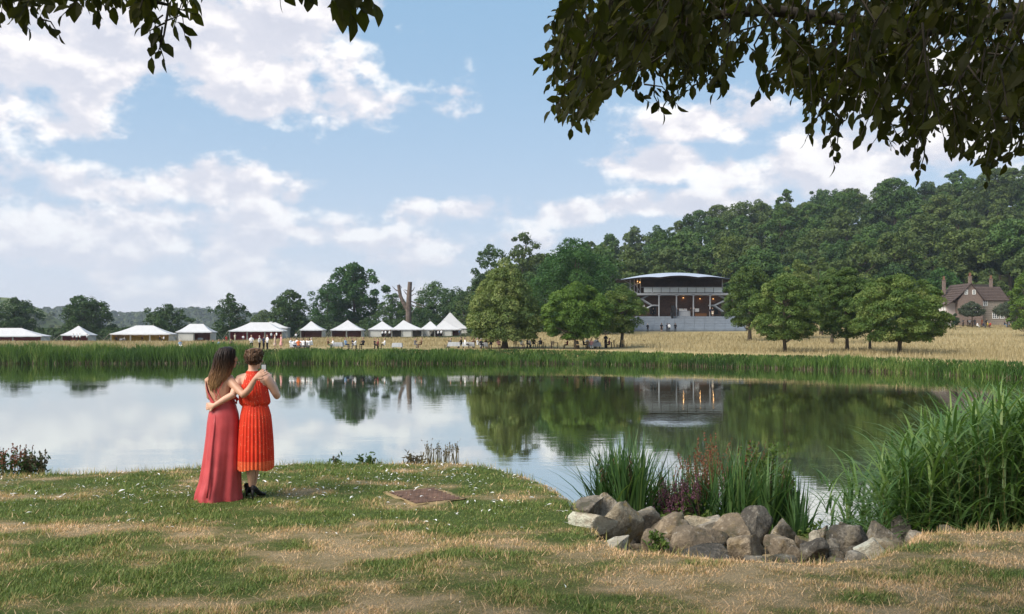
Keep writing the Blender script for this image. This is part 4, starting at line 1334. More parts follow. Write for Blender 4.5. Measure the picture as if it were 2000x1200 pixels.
# ------------------------------------------------------------------ tents
m_canvas = plain('white_canvas', (.50, .50, .515), .8, .05, .8, .15)
m_wallc = plain('cream_canvas', (.50, .49, .45), .85, .07, .8, .15)
LIN = {'red': plain('red_lining', (.52, .050, .060), .9, .2, 1, .1), 'yellow': plain('yellow_lining', (.62, .42, .05), .9, .2, 1, .1), 'brown': plain('brown_lining', (.38, .125, .08), .9, .2, 1, .1), 'cream': plain('cream_lining', (.46, .38, .28), .9, .2, 1, .1)}
m_rope = plain('rope', (.40, .37, .30), .9)
m_pole = plain('wood_pole', (.30, .24, .16), .8)


def tent(label, D, x0, x1, eave_py, peak_py, r0, r1, lining, bays, depth=None, open_bays=None, base_py=None, group='white tents on the meadow', ropes=True, posts_w=.5):
    """x0..x1 eaves, r0..r1 ridge (pixels of the photograph at distance D)"""
    xc = at((x0 + x1) / 2, D); yb = D
    w = (x1 - x0) / FPX * D; rw = (r1 - r0) / FPX * D; rc = at((r0 + r1) / 2, D) - xc
    dp = depth or min(w, 4.5)
    yc = D + dp / 2
    zg = float(zfar(xc, D)) - .05
    ez = zat(eave_py, D) - zg; pz = zat(peak_py, D + dp / 2) - zg
    root = empty('tent', (xc, yc, zg)); tag(root, label, 'tent', group)
    # roof: concave, sagging a little between its ridges
    n = 8; k = 13
    rings = []
    for t_ in np.linspace(0, 1, n):
        s = (1 - t_)
        hw = (w / 2) * s + (rw / 2) * t_; hd = dp / 2 * s
        z = ez + (pz - ez) * (t_ ** 1.28)
        e = np.linspace(-1, 1, k)[:-1]
        sag = lambda q: -.10 * (1 - q * q) * s * (1 - s * .4)
        ring = [(rc * t_ + q * hw, -hd, z + sag(q)) for q in e] + [(rc * t_ + hw, q * hd, z + sag(q)) for q in e] + [(rc * t_ - q * hw, hd, z + sag(q)) for q in e] + [(rc * t_ - hw, -q * hd, z + sag(q)) for q in e]
        rings.append(ring)
    rb = MB(); rb.loft(np.array(rings), cap=False)
    # valance hanging from the eaves
    lo = np.array(rings[0]); lo2 = lo.copy(); lo2[:, 2] -= .24 + .05 * (np.arange(len(lo)) % 2)
    rb.loft(np.array([lo2, lo]), cap=False)
    rb.obj('roof', m_canvas, root)
    fb = MB()
    for q in ((-rw / 2 + rc), (rw / 2 + rc)) if rw > .8 else (rc,):
        fb.tube([(q, 0, pz - .3), (q, 0, pz + .35)], [.06, .03], 6)
    fb.obj('finial', m_pole, root)
    wi, di = w / 2 - .25, dp / 2 - .25
    # walls: back and sides in canvas, lining inside
    wb = MB()
    wb.box((0, di, ez / 2 - .1), (wi * 2, .05, ez)); wb.box((-wi, .03, ez / 2 - .1), (.05, di * 2 - .1, ez)); wb.box((wi, .03, ez / 2 - .1), (.05, di * 2 - .1, ez))
    wb.obj('wall', m_wallc, root)
    lb = MB()
    lb.box((0, di - .1, ez / 2 - .1), (wi * 2 - .2, .04, ez)); lb.box((-wi + .1, 0, ez / 2 - .1), (.04, di * 2 - .4, ez)); lb.box((wi - .1, 0, ez / 2 - .1), (.04, di * 2 - .4, ez))
    lb.box((0, 0, ez - .12), (wi * 2 - .25, di * 2 - .25, .03))
    lb.obj('lining', LIN[lining], root)
    xs_ = np.linspace(-wi, wi, bays + 1)
    for i, xp in enumerate(xs_):
        pb_ = MB(); pb_.tube([(xp, -di, -.1), (xp, -di, ez - .02)], [.06, .06], 6); pb_.obj('pole', m_pole, root)
        cb_ = MB()
        cw = posts_w * (.8 if 0 < i < bays else .7)
        V = []
        for zz, f_ in ((-.05, .8), (ez * .45, .72), (ez * .6, .62), (ez - .05, 1.0)):
            V.append([(xp + (q / 9 - .5) * cw * f_ * 2 * .6, -di - .06 + .05 * (-1) ** q, zz) for q in range(10)] + [(xp + ((9 - q) / 9 - .5) * cw * f_ * 2 * .6, -di - .03 + .05 * (-1) ** q, zz) for q in range(10)])
        cb_.loft(np.array(V), cap=False)
        cb_.obj('curtain', m_wallc, root)
    if open_bays is not None:
        for i in range(bays):
            if i not in open_bays:
                c_ = MB(); c_.box(((xs_[i] + xs_[i + 1]) / 2, -di + .04, ez / 2 - .1), (xs_[i + 1] - xs_[i] - .1, .05, ez)); c_.obj('wall', m_wallc, root)
    if ropes:
        for sx in (-1, 1):
            for q in (-1, 0, 1):
                r_ = MB(); r_.tube([(sx * w / 2, q * dp / 2, ez), (sx * (w / 2 + 1.5), q * (dp / 2 + .6), 0)], [.025, .025], 4); r_.obj('guy_rope', m_rope, root)
    return root


tent('long white marquee cut by the left edge, with red lining', 220, -90, 82, 656, 641, -60, 32, 'red', 3)
tent('small square peaked tent with red lining, alone on the left', 220, 118, 174, 654, 637, 144, 146, 'red', 1, open_bays=[0])
tent('white marquee with bright yellow lining', 212, 214, 332, 652, 636, 258, 292, 'yellow', 3)
tent('white ridge tent with brown lining and a closed left bay', 220, 343, 413, 648, 633, 364, 391, 'brown', 2, open_bays=[1])
tent('long white marquee with dark red lining behind the standing guests', 225, 446, 553, 646, 630, 484, 520, 'red', 3)
tent('white tent peeping out behind the long red lined marquee', 242, 500, 562, 640, 627, 526, 528, 'cream', 2, open_bays=[], ropes=False)
tent('small peaked tent with brown lining left of the great oak trunk', 232, 585, 631, 644, 628, 603, 605, 'brown', 1)
tent('wide peaked tent with brown lining below the great oak', 230, 645, 708, 644, 626, 675, 677, 'brown', 2, open_bays=[0, 1])
tent('first peaked tent of the right hand cluster, serving hatch on its right', 236, 719, 771, 643, 628, 743, 745, 'brown', 2, open_bays=[1])
tent('wide peaked tent right of the serving hatch', 233, 763, 826, 643, 626, 785, 787, 'cream', 3, open_bays=[0, 2])
tent('small peaked tent between two wider ones of the cluster', 236, 819, 860, 643, 628, 838, 840, 'cream', 2, open_bays=[1])
tent('peaked tent with open hatch in front of the tallest tent', 233, 847, 901, 643, 627, 865, 867, 'brown', 3, open_bays=[0, 2])
tent('tallest steep white tent at the right end of the cluster', 248, 846, 914, 641, 611, 877, 879, 'cream', 2, open_bays=[])

# ------------------------------------------------------------------ opera pavilion
D = 190.0
pvx = at(1322, D); pvz = zat(618, D)
pav = empty('pavilion', (pvx, D, pvz)); tag(pav, 'dark timber theatre pavilion with a white curved fabric roof', 'pavilion')
U = lambda px, dd=0: at(px, D + dd) - pvx
Zp = lambda py, dd=0: zat(py, D + dd) - pvz
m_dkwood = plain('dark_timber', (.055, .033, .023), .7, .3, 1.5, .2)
m_slat = plain('brown_slats', (.135, .072, .048), .7, .3, 2.5, .2)
m_steel = plain('grey_steel', (.30, .31, .33), .45, .1, 2, .4)
m_deck = plain('grey_deck', (.135, .155, .18), .7, .14, .8, .3)
m_roofw = plain('roof_membrane', (.38, .41, .48), .5, .04, .5, .3)
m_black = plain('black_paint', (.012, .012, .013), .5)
m_white = plain('white_panel', (.75, .73, .70), .6, .03)
m_glassy, t, out = new_mat('clear_glass')
b_ = t.add('ShaderNodeBsdfPrincipled'); t.link(b_.outputs[0], out.inputs[0])
b_.inputs['Base Color'].default_value = (.75, .8, .82, 1); b_.inputs['Roughness'].default_value = .08; b_.inputs['Alpha'].default_value = .45
# roof membrane
nu, nv = 49, 13
u = np.linspace(-1, 1, nu); v = np.linspace(0, 1, nv)
uu, vv = np.meshgrid(u, v)
half = (1437 - 1207) / 2 / FPX * D
bul = (1 - uu ** 2)
dep = 15 * (.25 + .75 * np.sqrt(np.clip(bul, 0, 1)))
Xr = uu * half; Yr = -2.5 + (vv - .5) * dep + 5.5
scal = .30 * np.abs(np.sin((uu + 1) * math.pi * 1.55))
Zr = Zp(547) + .35 * bul + 1.35 * bul * np.sin(np.clip(vv, 0, 1) * math.pi) ** .8 + scal * (1 - np.clip(vv * 7, 0, 1)) * bul
Zr += .35 * (np.abs(uu) > .97)
V = np.stack([Xr, Yr, Zr], -1).reshape(-1, 3)
i = np.arange(nv - 1)[:, None] * nu; j = np.arange(nu - 1)[None]
F = np.stack([i + j, i + j + 1, i + nu + j + 1, i + nu + j], -1).reshape(-1, 4)
obj('roof', mesh_np('roof', V, [F], m_roofw, smooth=True), pav)
V2 = V.copy(); V2[:, 2] -= .28
soff = obj('soffit', mesh_np('soffit', V2, [F[:, ::-1]], m_dkwood, smooth=True), pav)
# walls
MB().box((U(1332), 9.5, Zp(545) / 2), (U(1416) - U(1250), .3, Zp(545))).obj('wall', m_dkwood, pav)
lower = obj('lower_wall', MB().box((U(1334), 3.0, Zp(577) / 2), (U(1414) - U(1253), .3, Zp(577) - .2)).mesh('w', m_slat), pav)
for k in range(17):
    MB().box((U(1334), 2.82, .25 + k * (Zp(577) - .5) / 16.5), (U(1414) - U(1253) - .04, .05, .10)).obj('slat', m_dkwood, lower)
MB().box((U(1334), 5, Zp(560) + .2), (U(1414) - U(1240), .25, 2.8)).obj('balcony_back', m_dkwood, pav)
MB().box((U(1334), 1.4, Zp(575)), (U(1425) - U(1243), 4.2, .42)).obj('balcony_floor', m_steel, pav)
for k in range(9):
    a_, c_ = 1257 + k * 17, 1273 + k * 17
    MB().box((U((a_ + c_) / 2), -.55, Zp(567)), (U(c_) - U(a_), .04, 1.05)).obj('glass_panel', m_glassy, pav)
MB().box((U(1334), -.55, Zp(562) + .06), (U(1420) - U(1253), .08, .08)).obj('handrail', m_steel, pav)
for px in (1286.5, 1320.5, 1353.5, 1386):
    c_ = MB(); c_.tube([(U(px), -.45, 0), (U(px), -.45, Zp(573) - .3)], [.15, .15], 8); c_.box((U(px), -.45, Zp(573) - .45), (.55, .5, .3)); c_.obj('column', m_steel, pav)
for px in (1232, 1240, 1246, 1252, 1413):
    MB().tube([(U(px), 1.0, Zp(577 if px > 1235 else 565)), (U(px), 1.0, Zp(546) + .2)], [.12, .12], 6).obj('mast', m_steel, pav)
for a_, c_ in (((1214, 545), (1236, 556)), ((1232, 560), (1252, 552)), ((1232, 566), (1250, 574)), ((1240, 552), (1252, 572))):
    MB().tube([(U(a_[0]), .8, Zp(a_[1])), (U(c_[0]), .8, Zp(c_[1]))], [.09, .09], 5).obj('brace', m_steel, pav)
for (a_, c_) in (((1252, 585), (1276, 572)), ((1252, 583), (1274, 597)), ((1274, 597), (1252, 609)), ((1274, 597), (1287, 597)), ((1397, 572), (1418, 584)), ((1418, 587), (1396, 597)), ((1396, 597), (1413, 609)), ((1386, 597), (1396, 597))):
    p_, q_ = (U(a_[0]), .2, Zp(a_[1])), (U(c_[0]), .2, Zp(c_[1]))
    s_ = MB(); s_.tube([p_, q_], [.16, .16], 4); s_.tube([(p_[0], 1.3, p_[2]), (q_[0], 1.3, q_[2])], [.16, .16], 4)
    for f_ in np.linspace(.05, .95, 9):
        s_.box((p_[0] + (q_[0] - p_[0]) * f_, .75, p_[2] + (q_[2] - p_[2]) * f_), (.28, 1.1, .05))
    s_.obj('stair', m_steel, pav)
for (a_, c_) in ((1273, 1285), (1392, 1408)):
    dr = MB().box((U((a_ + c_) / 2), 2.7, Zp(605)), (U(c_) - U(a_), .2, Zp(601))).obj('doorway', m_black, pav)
for (px, py, w_, h_) in ((1338.5, 607, 16, 9), (1366.5, 605.5, 8, 6.5)):
    MB().box((U(px), 2.66, Zp(py)), (U(px + w_ / 2) - U(px - w_ / 2), .06, (h_) / FPX * D)).obj('poster', m_white, pav)
MB().box((U(1261), 2.7, Zp(597)), (.42, .05, .42)).obj('round_sign', m_white, pav)
ct = MB(); ct.box((U(1337), .3, .55), (2.7, .8, 1.1)); ct.box((U(1337), .3, 1.13), (2.9, .95, .06)); ct.obj('bar_counter', m_steel, pav)
MB().box((U(1371), 2.3, .35), (2.9, .6, .65)).obj('bench', plain('orange_wood', (.20, .085, .030), .6), pav)
m_lampm = plain('lit_lamp', (.9, .6, .3), emit=((1.0, .55, .2), .4))
for k, (px, py, yy) in enumerate(((1246, 549.5, .7), (1250.5, 551, .7), (1339, 581, 2.55), (1372, 583, 2.55), (1398, 583, 2.55))):
    lp = MB().box((U(px), yy, Zp(py)), (.22, .12, .22)).obj('lamp', m_lampm, pav)
    ld = bpy.data.lights.new('lamp_light', 'POINT'); ld.energy = 4; ld.color = (1, .55, .22); ld.shadow_soft_size = .1
    lo_ = bpy.data.objects.new('lamp_light', ld); COL.objects.link(lo_); lo_.parent = pav; lo_.location = (U(px), yy - .35, Zp(py) - .2)
# stepped grey terrace below, in panels
tv = zat(644, 181) - pvz
bed = MB(); xl, xr = U(1240), U(1452)
npan = 11
for k in range(npan):
    x0_ = xl + (xr - xl) * k / npan + .02; x1_ = xl + (xr - xl) * (k + 1) / npan - .02
    pb_ = MB()
    y0_, y1_ = -1.2, -9.2
    A_ = [(x0_, y0_, -.03), (x1_, y0_, -.03), (x1_ - 1.9, y1_, tv), (x0_ - 1.9, y1_, tv)]
    pb_.quads(A_ + [(p[0], p[1], p[2] - .5) for p in A_], [(0, 3, 2, 1), (0, 1, 5, 4), (1, 2, 6, 5), (2, 3, 7, 6), (3, 0, 4, 7)])
    for s_ in range(8):
        f0 = (s_ + .5) / 8
        pb_.box(((x0_ + x1_) / 2 - 1.9 * f0, y0_ + (y1_ - y0_) * f0, -.03 + (tv + .03) * f0 + .02), (x1_ - x0_ - .1, .10, .05))
    pb_.obj('terrace_step', m_deck, pav)
MB().box((0, 4.0, -1.9), (xr - xl, 10.4, 3.6)).obj('plinth', m_deck, pav)
sp_ = MB(); sp_.box((U(1313), -1.0, 1.1), (.7, .7, 2.3)); sp_.obj('loudspeaker', m_black, None, pav.location)
tag(bpy.data.objects['loudspeaker'], 'black loudspeaker tower at the top of the pavilion steps', 'loudspeaker')
um = empty('parasol', (pvx + U(1308.5), D - 2.5, pvz - .95)); tag(um, 'folded black parasol on the pavilion steps', 'parasol')
u_ = MB(); u_.tube([(0, 0, 0), (0, 0, .5)], [.05, .05], 6); u_.obj('pole', m_steel, um)
u_ = MB(); u_.tube([(0, 0, .35), (0, 0, 1.2), (0, 0, 1.9)], [.12, .38, .46], 8); u_.obj('canopy', m_black, um)

# ------------------------------------------------------------------ farmhouse
D = 200.0
hx = at(1896, D); hz_ = float(zfar(hx, D))
house = empty('farmhouse', (hx, D, hz_)); tag(house, 'old brick and flint farmhouse with brown tiled roofs at the foot of the wood', 'house')
m_brick = plain('soft_brick', (.185, .140, .118), .9, .22, 3, .1, bump=.3)
m_flint = plain('flint_wall', (.27, .235, .195), .9, .35, 5, .1, bump=.4)
m_tile = plain('roof_tile', (.082, .060, .052), .85, .28, 2.4, .15, bump=.3)
m_ridge = plain('old_roof_tile', (.060, .052, .046), .85, .3, 2, .15)
m_pot = plain('terracotta', (.20, .09, .06), .85, .2)
m_pinkw = plain('weathered_boarding', (.48, .41, .38), .85, .12)
m_frame = plain('white_frame', (.78, .78, .75), .5, .03)
m_pane = plain('window_pane', (.05, .06, .07), .12, .3, 1, .6)
zE = zat(586, D) - hz_; zR = zat(556, D + 4) - hz_; zR2 = zat(560.5, D + 5) - hz_
gx = 2.75
# gable block: front gable wall as pentagon prism
V = [(-gx, 0, 0), (gx, 0, 0), (gx, 0, zE), (0, 0, zR), (-gx, 0, zE)]; V += [(x, 9, z) for x, _, z in V]
gb = MB(); gb.quads(V, [(0, 1, 6, 5), (1, 2, 7, 6), (5, 6, 7, 9), (0, 5, 9, 4)]); gb.quads(V, [(0, 1, 2), (0, 2, 4), (4, 2, 3), (5, 7, 6), (5, 9, 7), (9, 8, 7)])
gable = gb.obj('gable_wall', m_brick, house)
wing = MB().box((gx + 3.25, 5.0, zE / 2), (6.5, 6, zE)).obj('flint_wing', m_flint, house)
for s_ in range(12):
    MB().box((gx + 3.25, 1.97, .3 + s_ * zE / 12), (6.4, .03, .05)).obj('flint_course', m_brick, wing)
MB().box((-gx - 1.0, 5.2, zE * .45), (2.0, 7.5, zE * .9)).obj('boarded_bay', m_pinkw, house)


def roof_slab(name, p0, p1, p2, p3, mat, th=.14, rows=9, curve=0.0):
    """tile courses between eave p0-p1 and ridge p3-p2, as overlapping rows"""
    p0, p1, p2, p3 = map(np.array, (p0, p1, p2, p3))
    base = MB()
    nrm = np.cross(p1 - p0, p3 - p0); nrm = nrm / np.linalg.norm(nrm)
    if nrm[2] < 0: nrm = -nrm
    for k in range(rows):
        f0, f1 = k / rows, (k + 1.12) / rows
        f1 = min(f1, 1.0)
        q = lambda a, c, f: a + (c - a) * f - nrm * curve * math.sin(f * math.pi)
        A, B_, C_, D_2 = q(p0, p3, f0), q(p1, p2, f0), q(p1, p2, f1), q(p0, p3, f1)
        lo_ = nrm * .10; th_ = nrm * (.10 - .09)
        base.quads([A + lo_, B_ + lo_, C_ + th_, D_2 + th_, A - lo_, B_ - lo_, C_ - lo_, D_2 - lo_], [(0, 1, 2, 3), (4, 7, 6, 5), (0, 4, 5, 1), (2, 6, 7, 3), (0, 3, 7, 4), (1, 5, 6, 2)])
    return base.obj(name, mat, house)


ov = .3
r1 = roof_slab('roof', (-gx - 2.6, -ov, zE * .80), (-gx - 2.6, 9.2, zE * .80), (0, 9.2, zR + .1), (0, -ov, zR + .1), m_tile, curve=.25)
r2 = roof_slab('roof', (gx + ov, -ov, zE - .15), (gx + ov, 9.2, zE - .15), (.02, 9.2, zR + .1), (.02, -ov, zR + .1), m_tile)
r3 = roof_slab('roof', (gx + .3, 1.6, zE - .1), (gx + 6.9, 1.6, zE - .1), (gx + 6.5, 5, zR2), (gx - 1.6, 5, zR2), m_tile)
r4 = roof_slab('roof', (gx + .3, 8.4, zE - .1), (gx + 6.9, 8.4, zE - .1), (gx + 6.5, 5.01, zR2), (gx - 1.6, 5.01, zR2), m_tile)
MB().box((gx + 2.6, 8.0, zR2 + .25), (7.2, 1.4, .9)).obj('rear_roof', m_ridge, house)
for (x, y, zb_, zt, w_) in ((-2.75, 6.8, zR - 2.2, zat(548, 207) - hz_, .62), (.45, 1.2, zR - 1.2, zat(541, 201) - hz_, .6), (gx + 4.5, 5.0, zR2 - .8, zat(546, 205) - hz_, .58)):
    ch = MB(); ch.box((x, y, (zb_ + zt) / 2), (w_, w_ * .9, zt - zb_)); ch.box((x, y, zt + .06), (w_ + .16, w_ * .9 + .16, .14))
    cho = ch.obj('chimney', m_brick, house)
    for sx in (-.14, .14):
        MB().tube([(x + sx, y, zt + .1), (x + sx, y, zt + .95)], [.11, .085], 7).obj('chimney_pot', m_pot, cho)


def window(x, y, z, w_, h_, nx=2, nz=3):
    f = MB()
    for s_ in (-1, 1):
        f.box((x + s_ * w_ / 2, y - .05, z), (.10, .12, h_ + .1)); f.box((x, y - .052, z + s_ * h_ / 2), (w_ - .1, .116, .10))
    for k in range(1, nx): f.box((x - w_ / 2 + w_ * k / nx, y - .05, z), (.07, .09, h_ - .1))
    for k in range(1, nz): f.box((x, y - .048, z - h_ / 2 + h_ * k / nz), (w_ - .1, .07, .05))
    fo = f.obj('window', m_frame, house)
    MB().box((x, y - .02, z), (w_ - .06, .05, h_ - .06)).obj('pane', m_pane, fo)


hX = lambda px, dd=0: at(px, D + dd) - hx
hZ = lambda py, dd=0: zat(py, D + dd) - hz_
window(hX(1887), 0, hZ(571), .62, .95, 2, 2); window(hX(1902), 0, hZ(571), .62, .95, 2, 2)
window(hX(1924, 2), 2.0, hZ(592.5, 2), .85, 1.2); window(hX(1944, 2), 2.0, hZ(617, 2), 1.3, 1.2, 3, 3); window(hX(1957, 2), 2.0, hZ(617, 2), .85, 1.2, 2, 3)
window(hX(1905), 0, hZ(606), .8, 1.1); window(hX(1886), 0, hZ(606), .8, 1.1)
for k in range(6):
    MB().box((-gx - 2.03, 2.2 + k * 1.2, zE * .62), (.06, .62, zE * .34)).obj('shutter', m_frame, house)

# ------------------------------------------------------------------ drain cover set in the lawn
D = 9.75
x0 = at(829, D); z0 = float(zlawn(x0, D))
mh = empty('drain_cover', (x0, D, z0 - .002), R(30)); mh.scale = (.78, .80, .6); tag(mh, 'square rusty chequered drain cover let into the lawn', 'drain cover')
m_rust = plain('rusted_iron', (.150, .085, .058), .8, .5, 9, .3, bump=.4)
m_rim = plain('parched_turf_rim', (.27, .20, .105), .95, .25, 18, .05, bump=.6)
fr_ = MB()
ring_o = []; ring_i = []; ring_m = []
for k in range(48):
    a_ = k / 48 * 2 * math.pi
    c_, s_ = math.cos(a_), math.sin(a_)
    sq = 1 / max(abs(c_), abs(s_))
    r_o = (.40 * sq ** .8) * (1.06 + .10 * math.sin(a_ * 3 + 1) + .06 * math.sin(7 * a_) + .03 * math.sin(13 * a_))
    ring_o.append((r_o * c_, r_o * s_ * 1.25, .0)); ring_m.append((.40 * sq * c_, .53 * sq * s_, .030)); ring_i.append((.34 * sq * c_, .47 * sq * s_, .022))
fr_.loft(np.array([ring_o, ring_m, ring_i]), cap=False)
fr_.obj('rim', m_rim, mh, smooth=True)
MB().box((0, 0, .005), (.70, .96, .03)).obj('plate', plain('iron_plate', (.050, .032, .024), .8, .3, 12), mh)
tb = MB()
for ix in range(10):
    for iy in range(14):
        tb.box(((ix - 4.5) * .068 + (.034 if iy % 2 else 0) - .017, (iy - 6.5) * .066, .026), (.060, .048, .014))
tb.obj('treads', m_rust, mh)['kind'] = 'stuff'

# ------------------------------------------------------------------ garden tables and chairs on the far bank
m_cloth = plain('white_cloth', (.40, .41, .43), .85, .05)
m_dkt = plain('dark_bench_wood', (.06, .045, .035), .8)
m_chairw = plain('pale_chair_wood', (.36, .24, .11), .7)


def far_ground(px, D):
    x = at(px, D); return (x, D, float(zfar(x, D)))


def table(px, D, w, label, cloth=True):
    r_ = empty('table', far_ground(px, D)); tag(r_, label, 'table', 'picnic tables along the far bank')
    if cloth:
        b = MB(); n = 24
        th = np.arange(n) * 2 * math.pi / n
        sq = 1 / np.maximum(np.abs(np.cos(th)), np.abs(np.sin(th))) ** .8
        ring = lambda f, z, wv: np.stack([np.cos(th) * sq * w / 2 * f, np.sin(th) * sq * .45 * f, z + 0 * th], 1) * np.stack([1 + wv * (np.arange(n) % 2), 1 + wv * (np.arange(n) % 2), np.ones(n)], 1)
        b.loft(np.array([ring(1.08, .25, .05), ring(1.02, .6, .03), ring(1, .75, 0), ring(.6, .76, 0)])); b.obj('cloth', m_cloth, r_)
    else:
        MB().box((0, 0, .73), (w, .8, .05)).obj('top', m_dkt, r_)
    for sx in (-1, 1):
        for sy in (-1, 1):
            MB().box((sx * (w / 2 - .1), sy * .3, .35), (.06, .06, .7)).obj('leg', m_dkt, r_)
    return r_


for px, D, w, lab, cl in ((585, 108, 2.6, 'white clothed table of the large party in white shirts', True), (660, 110, 1.6, 'white clothed picnic table of the pair left of the great oak', True), (776, 107, 1.5, 'empty white clothed table standing alone on the bank', True),
                          (887, 109, 1.8, 'white clothed table left of the conical lime', True), (915, 109, 1.8, 'second white clothed table left of the conical lime', True), (945, 108, 1.2, 'low white table beside the conical lime trunk', True),
                          (1048, 110, 2.4, 'long dark bench table between the two left limes', False), (1083, 108, 1.2, 'small dark table left of the fresh green lime', False), (1160, 108, 2.0, 'white clothed table right of the fresh green lime trunk', True), (1188, 109, 1.2, 'dark table beside the small lime', False),
                          (240, 213.5, 1.6, 'table in front of the yellow lined marquee', True), (392, 222, 1.5, 'white table in the mouth of the brown lined tent', True)):
    table(px, D, w * .8, lab, cl)


def chair(px, D, rz, mat, label):
    r_ = empty('chair', far_ground(px, D), rz); tag(r_, label, 'chair', 'garden chairs along the far bank')
    MB().box((0, 9, .45), (.5, .5, .05)).obj('seat', mat, r_)
    b = MB()
    for k in range(4): b.box((-.19 + .127 * k, .25, .72), (.08, .03, .5))
    b.box((0, 9.25, .99), (.5, .04, .07)); b.obj('backrest', mat, r_)
    for sx in (-1, 1):
        for sy in (-1, 1): MB().box((sx * .21, sy * .21, .22), (.045, .045, .44)).obj('leg', mat, r_)


for px, D, rz, m_, lab in ((1219, 110, 2.4, m_chairw, 'pale wooden chair right of the small lime'), (1203, 109, 1.2, m_dkt, 'dark chair beside the small lime trunk'), (1008, 112, .5, m_dkt, 'dark chair right of the conical lime trunk'), (1062, 109, 1.8, m_dkt, 'dark chair at the right end of the long bench table'),
                           (1077, 107, -.6, m_dkt, 'dark chair left of the small dark table'), (873, 109, -1.2, m_dkt, 'dark chair at the left white table'), (600, 107, 2.2, m_dkt, 'dark chair behind the party in white shirts'), (1144, 107, -1.0, m_chairw, 'pale chair at the lime shaded table')):
    chair(px, D, rz, m_, lab)
# ------------------------------------------------------------------ people
def fuse(mb_list, voxel, name, smooth_iter=2, mats=()):
    """join shapes into one continuous skin; returns mesh with a material index per face taken from the shape it came from"""
    V, F4, F3, reg, n = [], [], [], [], 0
    for (mb, r) in mb_list:
        v = np.concatenate(mb.v); V.append(v); reg += [r] * len(v)
        for f in mb.f4: F4.append(f + n)
        for f in mb.f3: F3.append(f + n)
        n += len(v)
    V = np.concatenate(V)
    fs = ([np.concatenate(F4)] if F4 else []) + ([np.concatenate(F3)] if F3 else [])
    me = mesh_np('raw', V, fs)
    o = bpy.data.objects.new('raw', me); COL.objects.link(o)
    md = o.modifiers.new('r', 'REMESH'); md.mode = 'VOXEL'; md.voxel_size = voxel; md.use_smooth_shade = True
    if smooth_iter:
        sm = o.modifiers.new('s', 'SMOOTH'); sm.iterations = smooth_iter; sm.factor = .5
    dg = bpy.context.evaluated_depsgraph_get()
    new = bpy.data.meshes.new_from_object(o.evaluated_get(dg))
    bpy.data.objects.remove(o); bpy.data.meshes.remove(me)
    new.materials.clear()
    for m_ in mats: new.materials.append(m_)
    kd = kdtree.KDTree(len(V))
    for i, v in enumerate(V): kd.insert(v, i)
    kd.balance()
    for p in new.polygons:
        p.material_index = int(reg[kd.find(p.center)[1]])
        p.use_smooth = True
    new.name = name
    return new


def limb(pts, rad, n=8, sub=3):
    """smooth tapered limb"""
    P = np.asarray(pts, float); k = len(P)
    t = np.linspace(0, k - 1, (k - 1) * sub + 1)
    Q = np.stack([np.interp(t, np.arange(k), P[:, i]) for i in range(3)], 1)
    r = np.interp(t, np.arange(k), rad)
    return MB().tube(Q, r, n)


def ball(c, r, n=10, m=7):
    r = np.broadcast_to(np.asarray(r, float), (3,))
    V = []
    for a in np.linspace(-math.pi / 2 + .15, math.pi / 2 - .15, m):
        V.append(ellring((c[0], c[1], c[2] + math.sin(a) * r[2]), math.cos(a) * r[0], math.cos(a) * r[1], n))
    return MB().loft(np.array(V))


SKIN, HAIR, TOP, BOT, SHOE = range(5)
m_skin = plain('skin', (.52, .31, .22), .55, .08, 14, .35)
CL = {'white': (.78, .78, .80), 'black': (.015, .015, .018), 'navy': (.025, .032, .065), 'grey': (.16, .16, .17), 'blue': (.24, .36, .52), 'red': (.42, .045, .040), 'orange': (.60, .16, .05), 'pink': (.58, .30, .30), 'floral': (.50, .42, .36), 'brown': (.12, .065, .04), 'cream': (.62, .55, .42), 'maroon': (.14, .025, .035), 'green': (.09, .14, .07), 'yellow': (.55, .40, .08)}
CM = {k: plain('cloth_' + k, v, .85, .10, 12, .1) for k, v in CL.items()}
HM = {'dark': plain('hair_dark', (.030, .020, .015), .6, .3), 'brown': plain('hair_brown', (.085, .048, .025), .6, .3), 'grey': plain('hair_grey', (.35, .34, .33), .6, .2), 'fair': plain('hair_fair', (.28, .18, .08), .6, .3)}


def torso_mb(zh, zs, w, rot=0, lean=0.0, y0=0.0):
    V = []
    for f, rx, ry in ((0, .165, .115), (.18, .16, .11), (.42, .14, .10), (.72, .175, .115), (.92, .185, .10), (1.0, .12, .08), (1.06, .06, .06)):
        V.append(ellring((0, y0 + lean * f, zh + (zs - zh) * f), rx * w, ry, 12))
    return MB().loft(np.array(V))


